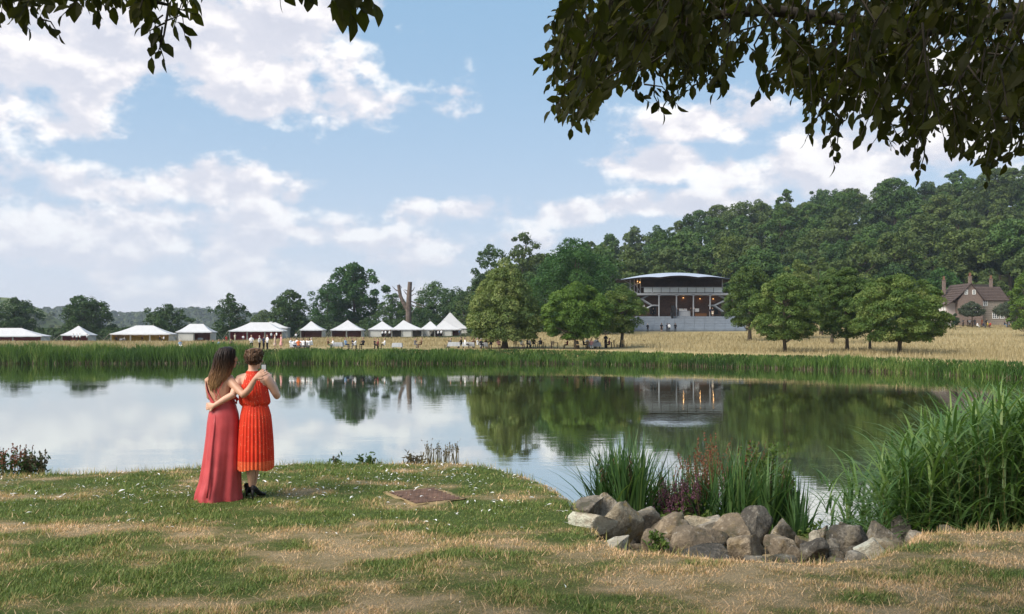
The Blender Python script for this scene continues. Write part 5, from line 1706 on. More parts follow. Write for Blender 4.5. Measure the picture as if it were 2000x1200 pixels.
def proto(pose):
    L = []
    if pose in ('stand', 'skirt', 'hold'):
        zh, zs, y, le = .90, 1.44, 0, 0
        L.append((torso_mb(zh, zs, 1), TOP))
        if pose == 'skirt':
            L.append((MB().loft(np.array([ellring((0, 0, z), rx, ry, 12) for z, rx, ry in ((.42, .25, .21), (.7, .21, .17), (.95, .165, .12), (1.0, .15, .11))])), BOT))
            for s in (-1, 1): L.append((limb([(s * .08, 0, .5), (s * .08, .01, .28), (s * .075, .03, .09)], [.06, .055, .04]), SKIN))
        else:
            for s in (-1, 1): L.append((limb([(s * .09, 0, .95), (s * .10, -.01, .5), (s * .11, .03, .08)], [.10, .072, .055]), BOT))
        for s in (-1, 1): L.append((limb([(s * .09, .05, .05), (s * .10, -.12, .035)], [.05, .04]), SHOE))
        for s in (-1, 1):
            if pose == 'hold' or (pose == 'stand' and s > 0):
                a = [(s * .19, 0, 1.38), (s * .25, .02, 1.12), (s * .14, -.22, 1.10)]
            else:
                a = [(s * .19, 0, 1.38), (s * .24, .03, 1.10), (s * .23, -.03, .86)]
            L.append((limb(a[:2], [.062, .050]), TOP)); L.append((limb(a[1:], [.048, .036]), TOP if pose != 'skirt' else SKIN))
            L.append((ball(a[2], (.04, .045, .055)), SKIN))
    else:
        zh, zs, le = .47, .98, (-.10 if pose == 'sit_lean' else .03)
        L.append((torso_mb(zh, zs, 1, lean=le), TOP)); y = le
        for s in (-1, 1):
            L.append((limb([(s * .10, 0, .50), (s * .13, -.42, .50), (s * .13, -.40, .10)], [.095, .07, .05]), BOT))
            L.append((limb([(s * .13, -.38, .05), (s * .14, -.54, .04)], [.05, .04]), SHOE))
            e = (s * .25, -.08 + le, .72); h = (s * .10, -.36, .78)
            L.append((limb([(s * .19, le, .92), e], [.06, .05]), TOP)); L.append((limb([e, h], [.046, .036]), TOP)); L.append((ball(h, (.04, .045, .04)), SKIN))
    zk = zs
    L.append((limb([(0, y * 1.05, zk - .02), (0, y * 1.1 - .01, zk + .12)], [.055, .052]), SKIN))
    L.append((ball((0, y * 1.1 - .02, zk + .20), (.078, .095, .118)), SKIN))
    L.append((ball((0, y * 1.1 - .125, zk + .185), (.02, .025, .025)), SKIN))
    L.append((ball((0, y * 1.1 + .018, zk + .240), (.094, .108, .112)), HAIR))
    for s in (-1, 1): L.append((ball((s * .08, y * 1.1, zk + .19), (.014, .02, .03), 6, 4), SKIN))
    return fuse(L, .022, 'person_body', 2, [m_skin, HM['dark'], CM['white'], CM['black'], CM['black']])


PR = {}
m_slots = [m_skin, HM['dark'], CM['white'], CM['black'], CM['black']]
for ps in ('stand', 'skirt', 'hold', 'sit', 'sit_lean'):
    PR[ps] = proto(ps)


def person(px, D, pose, top, bot, hair, rz, label, group, z=None, sc=1.0):
    x = at(px, D)
    o = obj('person', PR[pose], None, (x, D, float(zfar(x, D)) if z is None else z))
    o.rotation_euler = (0, 0, rz); o.scale = (sc,) * 3
    for i, m_ in ((1, HM[hair]), (2, CM[top]), (3, CM[bot])):
        o.material_slots[i].link = 'OBJECT'; o.material_slots[i].material = m_
    tag(o, label, 'person', group)


G1, G2, G3, G4, G5 = 'guests standing on the far bank', 'guests seated on the far bank', 'people at the tents', 'people at the pavilion', 'guests on the grass by the farmhouse'
PEOPLE = [
    (491, 112, 'hold', 'white', 'black', 'brown', .3, 'person in white shirt and black trousers, left end of the standing group', G1),
    (507, 113, 'stand', 'white', 'black', 'grey', 1.2, 'grey haired person in white shirt, second from the left of the standing group', G1),
    (515, 111, 'stand', 'navy', 'black', 'dark', 2.5, 'person in dark jacket hidden among the white shirts of the standing group', G1),
    (522, 110, 'hold', 'white', 'black', 'dark', -.8, 'person in white shirt turned to the couple in dresses, standing group', G1),
    (537, 112, 'skirt', 'floral', 'floral', 'brown', -1.4, 'person in patterned dress facing the white shirts, standing group', G1),
    (549, 112, 'skirt', 'pink', 'pink', 'fair', -1.0, 'person in pink dress at the right end of the standing group', G1),
    (568, 109, 'sit', 'white', 'black', 'dark', 1.0, 'seated person in white shirt at the left end of the large party', G2),
    (574, 107.5, 'sit', 'white', 'navy', 'brown', .6, 'seated person in white shirt second from the left of the large party', G2),
    (580, 109.5, 'sit', 'white', 'black', 'dark', 3.0, 'seated person in white shirt left of the one in orange', G2),
    (583, 107, 'sit', 'orange', 'brown', 'fair', 3.2, 'seated person in orange top with back turned in the large party', G2),
    (588, 109.5, 'sit', 'white', 'black', 'dark', .1, 'seated person in white shirt right of the one in orange', G2),
    (593, 107, 'sit', 'white', 'black', 'brown', 3.0, 'seated person in white shirt at the middle of the large party', G2),
    (599, 109.5, 'sit', 'white', 'black', 'dark', -.3, 'seated person in white shirt, third from the right of the large party', G2),
    (604, 107, 'sit', 'white', 'grey', 'dark', -2.6, 'seated person in white shirt, second from the right of the large party', G2),
    (610, 108.5, 'sit_lean', 'white', 'black', 'grey', -1.4, 'seated person in white shirt at the right end of the large party', G2),
    (641, 109, 'sit', 'brown', 'green', 'brown', 1.4, 'seated person in brown beside the low white table', G2),
    (652, 109, 'sit_lean', 'white', 'grey', 'fair', -1.2, 'seated person in white, right of the one in brown', G2),
    (675, 109, 'sit', 'blue', 'navy', 'brown', 1.2, 'seated person in light blue top on the bank', G2),
    (689, 109, 'sit', 'navy', 'black', 'dark', 1.5, 'seated person in navy facing one in white', G2),
    (694, 108, 'sit', 'white', 'grey', 'dark', -1.5, 'seated person in white with back to the one in navy', G2),
    (709, 109, 'sit', 'black', 'black', 'dark', -.5, 'lone seated person in black above the reeds', G2),
    (732, 109, 'sit', 'black', 'black', 'dark', 1.3, 'seated person in black next to one in maroon', G2),
    (738, 108.5, 'sit', 'maroon', 'black', 'brown', -1.2, 'seated person in maroon next to one in black', G2),
    (751, 109, 'sit', 'white', 'black', 'dark', -1.4, 'seated person in white left of the empty white table', G2),
    (810, 112, 'sit_lean', 'grey', 'grey', 'dark', .9, 'seated person in grey on the trodden path', G2),
    (823, 111, 'sit', 'brown', 'brown', 'brown', -1.3, 'seated person in brown on the trodden path', G2),
    (880, 110, 'sit', 'grey', 'grey', 'brown', -1.6, 'seated person in grey at the left end of the white tables', G2),
    (902, 110, 'sit_lean', 'black', 'black', 'dark', -1.8, 'seated person in black between the two white tables', G2),
    (909, 108, 'sit', 'white', 'black', 'dark', 1.6, 'seated person in white between the two white tables', G2),
    (925, 110, 'sit', 'brown', 'black', 'brown', .1, 'seated person in brown behind the second white table', G2),
    (933, 108, 'sit', 'white', 'grey', 'grey', 1.2, 'seated person in white left of the broad figure in black', G2),
    (940, 107, 'sit', 'black', 'black', 'grey', 2.8, 'broad seated figure in black left of the conical lime', G2),
    (950, 109, 'sit', 'maroon', 'black', 'dark', .2, 'seated person in maroon left of the conical lime trunk', G2),
    (959, 109, 'sit', 'navy', 'navy', 'brown', -.2, 'seated person in navy left of the conical lime trunk', G2),
    (974, 107, 'sit', 'pink', 'brown', 'dark', .4, 'seated person in pink right against the conical lime trunk', G2),
    (1018, 109.5, 'sit', 'white', 'pink', 'dark', 2.4, 'seated person in white right of the conical lime', G2),
    (1030, 111.5, 'sit', 'navy', 'black', 'grey', 1.3, 'seated person in navy at the long dark table', G2),
    (1036, 109.5, 'sit_lean', 'white', 'black', 'dark', -1.3, 'seated person in white at the long dark table', G2),
    (1042, 111.5, 'sit', 'black', 'black', 'brown', .2, 'seated person in black behind the long dark table', G2),
    (1055, 111.5, 'sit', 'grey', 'navy', 'dark', -.6, 'seated person in grey at the right of the long dark table', G2),
    (1108, 107.5, 'sit', 'maroon', 'black', 'dark', -1.4, 'seated person in maroon left of the fresh green lime trunk', G2),
    (1140, 107.5, 'sit', 'black', 'black', 'brown', 1.4, 'seated person in black right of the fresh green lime trunk', G2),
    (1147, 109.5, 'sit', 'white', 'grey', 'brown', .3, 'seated person in white behind the lime shaded table', G2),
    (1155, 106.5, 'sit', 'pink', 'white', 'fair', 3.0, 'seated person in pink with back turned at the lime shaded table', G2),
    (1164, 109.5, 'sit', 'white', 'black', 'dark', -.2, 'seated person in white behind the lime shaded table, right side', G2),
    (1169, 108, 'sit_lean', 'grey', 'black', 'dark', -1.4, 'seated person in grey at the right end of the lime shaded table', G2),
    (1183, 108.5, 'hold', 'black', 'black', 'dark', -.6, 'person in black standing left of the small lime trunk', G2),
    (1190, 108.5, 'sit', 'maroon', 'black', 'dark', -1.2, 'seated person in maroon left of the small lime trunk', G2),
    (352, 118, 'sit', 'blue', 'white', 'grey', .8, 'grey haired seated person in pale blue above the left reeds', G2),
    (416, 118, 'sit', 'black', 'black', 'dark', 1.2, 'seated person in black left of one in blue above the reeds', G2),
    (427, 118, 'sit', 'blue', 'navy', 'brown', -.9, 'seated person in blue between two others above the reeds', G2),
    (437, 118, 'sit', 'navy', 'black', 'dark', -1.3, 'seated person in navy above the reeds near the long haired woman', G2),
    (451, 119, 'sit', 'pink', 'maroon', 'brown', .6, 'seated person in pink above the reeds behind the long haired woman', G2),
    (150, 219, 'stand', 'white', 'black', 'dark', .2, 'waiter in white shirt at the left of the lone peaked tent', G3),
    (156, 219, 'stand', 'white', 'black', 'brown', -.3, 'waiter in white shirt in the middle of the lone peaked tent', G3),
    (143, 219.5, 'stand', 'white', 'maroon', 'dark', .6, 'waiter in white shirt deep inside the lone peaked tent', G3),
    (170, 218.5, 'hold', 'white', 'black', 'grey', -1.2, 'waiter in white shirt at the right post of the lone peaked tent', G3),
    (227, 213, 'sit', 'black', 'black', 'dark', .9, 'person in black seated at the left of the yellow lined marquee', G3),
    (243, 213, 'sit', 'white', 'navy', 'brown', -1.0, 'person in white seated before the yellow lined marquee', G3),
    (278, 214.5, 'sit', 'brown', 'black', 'dark', .2, 'person in brown seated inside the yellow lined marquee', G3),
    (312, 211, 'sit', 'black', 'black', 'dark', 1.4, 'person in black seated at the right of the yellow lined marquee', G3),
    (320, 211, 'sit', 'white', 'black', 'dark', -1.2, 'person in white seated at the right of the yellow lined marquee', G3),
    (459, 221, 'stand', 'cream', 'cream', 'fair', .3, 'person in cream standing at the left of the red lined marquee', G3),
    (442, 220, 'sit', 'red', 'red', 'dark', .5, 'person in red seated at the left end of the red lined marquee', G3),
    (475, 219, 'sit', 'white', 'grey', 'dark', .1, 'person in white seated before the red lined marquee', G3),
    (530, 220, 'stand', 'white', 'black', 'brown', .6, 'waiter in white shirt at the right bay of the red lined marquee', G3),
    (540, 220, 'stand', 'white', 'black', 'dark', -.6, 'second waiter in white shirt at the right bay of the red lined marquee', G3),
    (578, 222, 'sit', 'white', 'grey', 'fair', .1, 'person in white seated in the straw left of the small brown tent', G3),
    (747, 235, 'stand', 'white', 'black', 'dark', .1, 'person in white shirt serving at the hatch of the clustered tents', G3),
    (753, 235, 'stand', 'white', 'black', 'brown', -.4, 'second person in white shirt serving at the hatch of the clustered tents', G3),
    (761, 235, 'stand', 'white', 'black', 'dark', .5, 'third person in white shirt serving at the hatch of the clustered tents', G3),
    (856, 232, 'stand', 'white', 'black', 'brown', .3, 'person in white shirt in the open hatch before the tallest tent', G3),
    (862, 232, 'stand', 'white', 'black', 'dark', -.4, 'second person in white shirt in the open hatch before the tallest tent', G3),
    (897, 233, 'stand', 'blue', 'grey', 'brown', 1.2, 'person in blue at the right corner of the tallest tent', G3),
    (1265, 178, 'stand', 'black', 'black', 'grey', 2.8, 'person in black walking at the left end of the grey steps', G4),
    (1292, 179, 'skirt', 'black', 'black', 'brown', 3.1, 'person in black dress below the grey steps', G4),
    (1303, 179.5, 'stand', 'navy', 'black', 'dark', 3.0, 'person in navy hidden behind one in white below the grey steps', G4),
    (1307, 179, 'stand', 'white', 'black', 'dark', 3.1, 'person in white jacket below the grey steps', G4),
    (1319, 179, 'stand', 'black', 'black', 'dark', 3.1, 'lone person in black on the right below the grey steps', G4),
    (1324, 189.6, 'hold', 'black', 'black', 'brown', -.8, 'person in black at the left of the pavilion bar', G4),
    (1335, 191.5, 'stand', 'white', 'black', 'dark', 0, 'bartender in white behind the pavilion bar', G4),
    (1340, 191.5, 'stand', 'white', 'black', 'fair', .3, 'second bartender in white behind the pavilion bar', G4),
    (1349, 189.4, 'stand', 'black', 'black', 'dark', 1.5, 'person in black at the right end of the pavilion bar', G4),
    (1356, 189.4, 'stand', 'grey', 'black', 'grey', 1.0, 'person in grey beside a pavilion column', G4),
    (1388, 189.4, 'stand', 'navy', 'black', 'dark', .4, 'person in navy at the right hand doorway of the pavilion', G4),
    (1392, 189, 'skirt', 'black', 'cream', 'fair', -.6, 'person in cream skirt at the right hand doorway of the pavilion', G4),
    (1276, 192, 'stand', 'black', 'black', 'dark', .3, 'person in black in the left hand doorway of the pavilion', G4),
    (1853, 194, 'sit', 'white', 'white', 'grey', .5, 'person in white seated at the left end of the farmhouse lawn', G5),
    (1862, 193, 'sit', 'white', 'blue', 'grey', -.8, 'second person in white seated at the left of the farmhouse lawn', G5),
    (1881, 196, 'stand', 'grey', 'black', 'brown', .5, 'person in grey standing by the farmhouse gable', G5),
    (1890, 195, 'stand', 'black', 'black', 'dark', .8, 'person in black standing left under the mop headed tree', G5),
    (1894, 195.5, 'hold', 'white', 'black', 'fair', -.2, 'person in white standing under the mop headed tree', G5),
    (1899, 195, 'stand', 'black', 'black', 'dark', -.8, 'person in black standing right under the mop headed tree', G5),
    (1904, 196, 'skirt', 'grey', 'grey', 'brown', -.4, 'person in grey dress beside the farmhouse gable', G5),
    (1908, 192, 'sit_lean', 'white', 'white', 'brown', 1.2, 'person in white lounging on the grass before the farmhouse', G5),
    (1918, 195, 'skirt', 'orange', 'orange', 'fair', .4, 'person in orange dress standing before the flint wall', G5),
    (1927, 195.5, 'stand', 'black', 'black', 'dark', -.7, 'person in black standing right of the one in orange dress', G5),
    (1920, 191, 'sit', 'navy', 'navy', 'dark', 1.2, 'person in navy seated on the farmhouse lawn', G5),
    (1929, 192, 'sit', 'yellow', 'brown', 'grey', .6, 'person in yellow seated on the farmhouse lawn', G5),
    (1934, 192, 'sit', 'red', 'maroon', 'brown', -1.0, 'person in red seated on the farmhouse lawn', G5),
    (1962, 194, 'sit', 'navy', 'blue', 'dark', .9, 'person in navy seated on a rug right of the farmhouse door', G5),
    (1970, 195, 'skirt', 'pink', 'white', 'fair', -.3, 'person in pink standing at the right of the farmhouse', G5),
    (1978, 194, 'sit', 'blue', 'navy', 'grey', .5, 'person in blue seated at the right of the farmhouse', G5),
    (1985, 194, 'sit_lean', 'white', 'navy', 'dark', -1.0, 'person in white seated at the far right of the farmhouse lawn', G5),
]
for p_ in PEOPLE:
    z = pvz if (p_[8] == G4 and p_[1] > 187) else None
    person(*p_, z=z, sc=float(rng.uniform(.95, 1.05)))

# ------------------------------------------------------------------ the two women
YW = 9.65
GZ = float(zlawn(at(455, YW), YW))
def P2(zx, zy, dy=0.0):
    """point from the enlarged view of the pair (10/3 scale), depth behind or before them"""
    Y = YW + dy
    return np.array([((330 + zx / 3.3333) - 1000) / FPX * Y, Y, CAMZ - ((640 + zy / 3.3333) - HZ) / FPX * Y])


SC = 598.0   # enlarged pixels per metre at their distance


def body_loft(rows, n=20):
    """rows: (zx, zy, half width px, half depth m, dy, turn)"""
    V = []
    for (zx, zy, hw, hd, dy, rt) in rows:
        V.append(ellring(P2(zx, zy, dy), hw / SC, hd, n, rot=rt))
    return MB().loft(np.array(V))


def finger_hand(wrist, tip, palm_n, L=.17, spread=.5, curl=.35, side=1):
    """palm with four fingers of unequal length and a thumb, fingers curling towards -palm_n"""
    w = np.asarray(wrist, float); t = np.asarray(tip, float)
    d = t - w; d /= np.linalg.norm(d)
    nrm = np.asarray(palm_n, float); nrm = nrm - d * nrm.dot(d); nrm /= np.linalg.norm(nrm)
    s = np.cross(d, nrm) * side
    out = []
    pal = []
    for f, hw, ht in ((-.05, .024, .020), (.15, .034, .018), (.32, .041, .016), (.50, .042, .013)):
        c = w + d * L * f
        th = np.arange(10) * 2 * math.pi / 10
        pal.append(c + np.cos(th)[:, None] * s * hw + np.sin(th)[:, None] * nrm * ht)
    out.append(MB().loft(np.array(pal)))
    for k, (off, ln) in enumerate(((-.031, .43), (-.010, .50), (.011, .47), (.031, .38))):
        b0 = w + d * L * .44 + s * off
        dd = d + s * off * spread * 8; dd /= np.linalg.norm(dd)
        p1 = b0 + dd * L * ln * .45 - nrm * curl * .008
        p2 = p1 + (dd - nrm * curl * .6) * L * ln * .32
        p3 = p2 + (dd - nrm * curl * 1.3) * L * ln * .25
        out.append(MB().tube([b0, p1, p2, p3], [.0095, .0088, .008, .006], 6))
    b0 = w + d * L * .12 - s * .022
    p1 = b0 + (d * .6 - s * .75) * L * .22; p2 = p1 + (d * .85 - s * .25 - nrm * .2) * L * .22
    out.append(MB().tube([b0, p1, p2], [.014, .011, .007], 6))
    return out


def face_parts(c, look, up=(0, 0, 1), s=1.0):
    """nose, lips, eyes, ears relative to the head centre; look = facing direction"""
    f = np.asarray(look, float); f /= np.linalg.norm(f); u = np.asarray(up, float); r = np.cross(f, u)
    c = np.asarray(c, float); out = []
    out.append(MB().tube([c + f * .085 * s + u * .018, c + f * .108 * s - u * .014, c + f * .112 * s - u * .026, c + f * .090 * s - u * .036], [.008, .011, .013, .008], 6))
    out.append(MB().tube([c + f * .088 - u * .056 - r * .022, c + f * .097 - u * .055, c + f * .088 - u * .056 + r * .022], [.004, .008, .004], 6))
    out.append(MB().tube([c + f * .086 - u * .066 - r * .018, c + f * .094 - u * .067, c + f * .086 - u * .066 + r * .018], [.004, .009, .004], 6))
    out.append(ball(c + f * .072 - u * .090, (.026, .026, .022)))
    for q in (-1, 1):
        out.append(ball(c + f * .070 + r * q * .046 - u * .022, (.022, .020, .018)))
        e = c + r * q * .078 - u * .012 - f * .006
        out.append(MB().tube([e - u * .030, e + r * q * .012, e + u * .026 + r * q * .010 - f * .01], [.010, .014, .012], 6))
    return out


m_wskin1 = plain('tanned_skin', (.47, .26, .17), .5, .07, 22, .4)
m_wskin2 = plain('fair_skin', (.60, .345, .24), .5, .07, 22, .4)
m_eye = plain('eye', (.03, .02, .015), .2)
m_lip = plain('lips', (.42, .14, .13), .4)


def hair_mat(name, stops, zlo, zhi):
    m, t, out = new_mat(name)
    b = t.add('ShaderNodeBsdfPrincipled'); t.link(b.outputs[0], out.inputs[0])
    g = t.add('ShaderNodeTexCoord'); sp = t.add('ShaderNodeSeparateXYZ'); t.link(g.outputs['Object'], sp.inputs[0])
    n = t.noise(g.outputs['Object'], 30, 3, .6)
    mp = t.add('ShaderNodeMapping'); mp.inputs['Scale'].default_value = (90, 90, 5); t.link(g.outputs['Object'], mp.inputs[0])
    n2 = t.noise(mp.outputs[0], 1, 3, .6)
    mr = t.add('ShaderNodeMapRange'); mr.inputs[1].default_value = zlo; mr.inputs[2].default_value = zhi; t.link(sp.outputs[2], mr.inputs[0])
    f = t.m('ADD', mr.outputs[0], t.m('MULTIPLY', t.m('SUBTRACT', n, .5), .35), clamp=True)
    c = t.ramp(f, stops)
    c = t.mix(t.m('MULTIPLY', t.smooth(n2, .62, .38), .55), c, (.012, .008, .006))
    t.link(c, b.inputs['Base Color']); b.inputs['Roughness'].default_value = .5; b.inputs['Specular IOR Level'].default_value = .25
    bn = t.add('ShaderNodeBump'); bn.inputs['Strength'].default_value = .6; bn.inputs['Distance'].default_value = .006
    t.link(n2, bn.inputs['Height']); t.link(bn.outputs[0], b.inputs['Normal'])
    return m


def local(mesh_or_mb, root):
    """shift a world-space MB to the woman's own origin"""
    o = np.array(root.location)
    mesh_or_mb.v = [np.asarray(v) - o for v in mesh_or_mb.v]
    return mesh_or_mb


def woman(name_label, origin, shapes, skin, group='women embracing on the lawn'):
    root = empty('person', origin); tag(root, name_label, 'person')
    for b, _ in shapes: local(b, root)
    me = fuse(shapes, .0065, 'body', 3, [skin])
    obj('body', me, root)
    return root


# --- left: long brown hair, coral dress, her right arm over the other's shoulders
S1 = []
add = lambda b: S1.append((b, 0))
add(body_loft([(352, 255, 29, .05, .0, 0), (350, 285, 31, .053, 0, 0), (344, 306, 56, .065, 0, -.25), (338, 325, 92, .085, 0, -.3), (334, 350, 94, .10, 0, -.3), (334, 390, 84, .112, 0, -.3), (338, 430, 76, .108, 0, -.25), (345, 470, 70, .10, 0, -.2), (352, 510, 74, .105, 0, -.15), (357, 560, 90, .125, 0, 0), (357, 610, 96, .13, 0, 0), (356, 650, 90, .12, 0, 0)]))
for dx in (-36, 40):
    add(limb([P2(355 + dx, 620), P2(352 + dx, 830, .02), P2(345 + dx, 1085, .03)], [.085, .058, .038], 10))
    add(limb([P2(345 + dx, 1090, .03), P2(345 + dx, 1100, .16)], [.038, .03], 8))
HC1 = P2(378, 192, -.005)
look1 = np.array([.88, .46, -.08])
add(ball(HC1, (.082, .092, .115), 16, 12)); add(ball(HC1 + np.array([.02, .01, -.045]), (.062, .068, .075), 14, 9))
for q in face_parts(HC1, look1): add(q)
add(limb([P2(352, 290, 0), P2(368, 245, 0)], [.050, .050], 10))
sh, el, wr = P2(392, 338, -.02), P2(486, 440, -.19), P2(562, 332, -.20)
add(limb([P2(350, 335, -.01), sh, (sh + el) / 2 + np.array([0, 0, -.006]), el, (el * .6 + wr * .4) + np.array([.012, 0, -.004]), wr], [.062, .056, .045, .038, .036, .025], 12))
for q in finger_hand(wr, P2(612, 292, -.17), (-.1, -.9, .35), L=.165, spread=.55, curl=.45, side=-1): add(q)
ls, le_, lw = P2(262, 345, .02), P2(268, 450, .10), P2(322, 500, .20)
add(limb([P2(300, 335, 0), ls, le_, lw], [.056, .052, .040, .026], 10))
for q in finger_hand(lw, P2(350, 510, .24), (0, 1, .2), side=1): add(q)
w1 = woman('woman with long brown hair in a floor length coral dress', (float(P2(345, 0)[0]), YW, GZ), S1, m_wskin1)
O1 = np.array(w1.location)


def part(b, name, mat, root, parent=None, smooth=True, kind=None):
    local(b, root)
    o = b.obj(name, mat, parent or root, smooth=smooth)
    if kind: o['kind'] = kind
    return o


for q in (-1, 1):
    f = look1 / np.linalg.norm(look1); r_ = np.cross(f, (0, 0, 1.0))
    part(ball(HC1 + f * .082 + r_ * q * .030 + np.array([0, 0, .012]), (.006, .006, .005), 8, 6), 'eye', m_eye, w1)
    for zb_, m_ in ((.030, plain('hair_dark', (.03, .02, .015))),):
        part(MB().tube([HC1 + f * .089 + r_ * q * .018 + (0, 0, zb_), HC1 + f * .088 + r_ * q * .032 + (0, 0, zb_ + .005), HC1 + f * .078 + r_ * q * .048 + (0, 0, zb_)], [.0015, .002, .001], 5), 'eyebrow', m_, w1)
part(MB().tube([HC1 + f * .091 - r_ * .020 - (0, 0, .061), HC1 + f * .100 - (0, 0, .061), HC1 + f * .091 + r_ * .020 - (0, 0, .061)], [.004, .009, .004], 6), 'mouth', m_lip, w1)


def cloth_mat(name, col, col2=None, rough=.45, sheen=.3, spec=.4, wave=0.0, dots=None):
    m, t, out = new_mat(name)
    b = t.add('ShaderNodeBsdfPrincipled'); t.link(b.outputs[0], out.inputs[0])
    tc = t.add('ShaderNodeTexCoord')
    n = t.noise(tc.outputs['Object'], 6, 4, .55)
    c = t.ramp(n, [(.3, [k * .9 for k in col]), (.7, col2 or [min(1, k * 1.08) for k in col])])
    if dots:
        vo = t.add('ShaderNodeTexVoronoi'); vo.inputs['Scale'].default_value = dots[1]
        t.link(tc.outputs['Object'], vo.inputs['Vector'])
        k = t.smooth(vo.outputs['Distance'], .26, .16)
        sepc = t.add('ShaderNodeSeparateColor'); t.link(vo.outputs['Color'], sepc.inputs[0])
        k = t.m('MULTIPLY', k, t.smooth(sepc.outputs[0], .45, .55))
        c = t.mix(t.m('MULTIPLY', k, .75), c, dots[0])
    t.link(c, b.inputs['Base Color'])
    b.inputs['Roughness'].default_value = rough; b.inputs['Specular IOR Level'].default_value = spec
    b.inputs['Sheen Weight'].default_value = sheen; b.inputs['Sheen Tint'].default_value = (*[min(1, k * 2) for k in col], 1)
    nn = t.noise(tc.outputs['Object'], 300, 2, .5)
    bn = t.add('ShaderNodeBump'); bn.inputs['Strength'].default_value = .15; bn.inputs['Distance'].default_value = .002
    t.link(nn, bn.inputs['Height']); t.link(bn.outputs[0], b.inputs['Normal'])
    return m


m_coral = cloth_mat('coral_satin', (.43, .050, .055), (.52, .070, .072), .42, .04, .40)
m_orange = cloth_mat('orange_chiffon', (.56, .024, .009), (.68, .048, .015), .65, .15, .25, dots=((.85, .36, .20), 52))
m_orange2 = cloth_mat('sheer_orange_hem', (.62, .080, .026), (.72, .13, .045), .65, .15, .25, dots=((.85, .45, .25), 52))


def skirt(rows, n=120, folds=((7, .0, 1.0),), pw=1.4, z0=500., z1=1110., amp=.02, sharp=False, hem=None, seed=0):
    """rows as in body_loft; pleats grow towards the hem"""
    rs = np.random.RandomState(seed)
    zz = [r[1] for r in rows]
    zs = np.linspace(zz[0], zz[-1], 44)
    th = np.arange(n) * 2 * math.pi / n
    V = []
    for z in zs:
        g = [np.interp(z, zz, [r[i] for r in rows]) for i in (0, 2, 3, 4)]
        f = ((z - z0) / (z1 - z0)); f = max(f, 0) ** pw
        wv = 0
        for (k, ph, a) in folds:
            s = np.sin(th * k + ph + .6 * f * np.sin(ph * 3 + th))
            if sharp: s = np.sign(s) * np.abs(s) ** .6
            wv = wv + a * s
        c = P2(g[0], z, g[3])
        rr = amp * f * wv
        zoff = (hem(th) * max(0, (z - zz[-1] + 60) / 60)) if hem else 0
        V.append(np.stack([c[0] + (g[1] / SC + rr) * np.cos(th), c[1] + (g[2] + rr) * np.sin(th), c[2] + zoff + 0 * th], 1))
    V = np.array(V)
    b = MB(); b.loft(V, cap=False)
    Vi = V.copy(); cen = V.mean(1, keepdims=True); Vi = cen + (V - cen) * .985; Vi[:, :, 2] = V[:, :, 2]
    b2 = MB(); b2.loft(Vi[::-1], cap=False)
    b.v += b2.v; b.f4 += [f + b.n for f in b2.f4]; b.n += b2.n
    return b


dress1 = empty('dress', (0, 0, 0)); dress1.parent = w1
hemf = lambda th: .012 * np.sin(th * 3 + .5)
sk = skirt([(352, 492, 80, .118, 0, 0), (355, 520, 84, .122, 0, 0), (356, 560, 95, .140, 0, 0), (355, 620, 103, .150, 0, 0), (352, 700, 106, .158, 0, 0), (347, 800, 112, .175, 0, 0), (341, 900, 119, .20, .01, 0), (334, 1000, 128, .235, .02, 0), (322, 1070, 140, .265, .03, 0), (321, 1117, 145, .275, .03, 0)],
           160, ((5, 3.9, .8), (9, .8, .5), (3, 2.0, .8), (17, 1.0, .22)), 1.25, 540., 1112., .024, hem=hemf, seed=4)
part(sk, 'skirt', m_coral, w1, dress1)
# fold seam from the hip to the hem
part(MB().tube([P2(300, 568, -.135), P2(296, 640, -.150), P2(282, 760, -.17), P2(268, 900, -.205), P2(252, 1050, -.26), P2(246, 1112, -.275)], [.003, .010, .013, .014, .015, .012], 8), 'pleat', m_coral, w1, dress1)
# low backed bodice: sides and front only
th = np.linspace(-.20 * math.pi, 1.20 * math.pi, 40)
rows = [(352, 500, 80, .116), (349, 480, 79, .114), (343, 450, 82, .117), (337, 415, 88, .120), (335, 375, 92, .112), (336, 345, 92, .10)]
V = []
for i, (zx, zy, hw, hd) in enumerate(rows):
    c = P2(zx, zy)
    tt = np.linspace(-(.42 - .07 * i) * math.pi, (1.42 - .07 * i) * math.pi, 40)
    V.append(np.stack([c[0] + hw / SC * np.cos(tt), c[1] + hd * np.sin(tt), c[2] + 0 * tt], 1))
V = np.array(V); b = MB(); k, n = V.shape[:2]
F = [(r * n + q, r * n + q + 1, (r + 1) * n + q + 1, (r + 1) * n + q) for r in range(k - 1) for q in range(n - 1)]
b.quads(V.reshape(-1, 3), F)
part(b, 'bodice', m_coral, w1, dress1)
part(MB().tube([P2(395, 470, -.085), P2(428, 452, -.04), P2(446, 470, -.02), P2(440, 492, -.02), P2(420, 478, -.05)], [.012, .022, .02, .014, .008], 8), 'bow', m_coral, w1, dress1)
for a_, c_ in (((300, 375), (352, 486)), ((352, 352), (300, 470)), ((288, 392), (318, 492))):
    pts = [P2(a_[0] + (c_[0] - a_[0]) * f, a_[1] + (c_[1] - a_[1]) * f, -.118 - .006 * math.sin(f * 3.1)) for f in np.linspace(0, 1, 6)]
    part(MB().tube(pts, .0035, 5), 'strap', m_coral, w1, dress1)

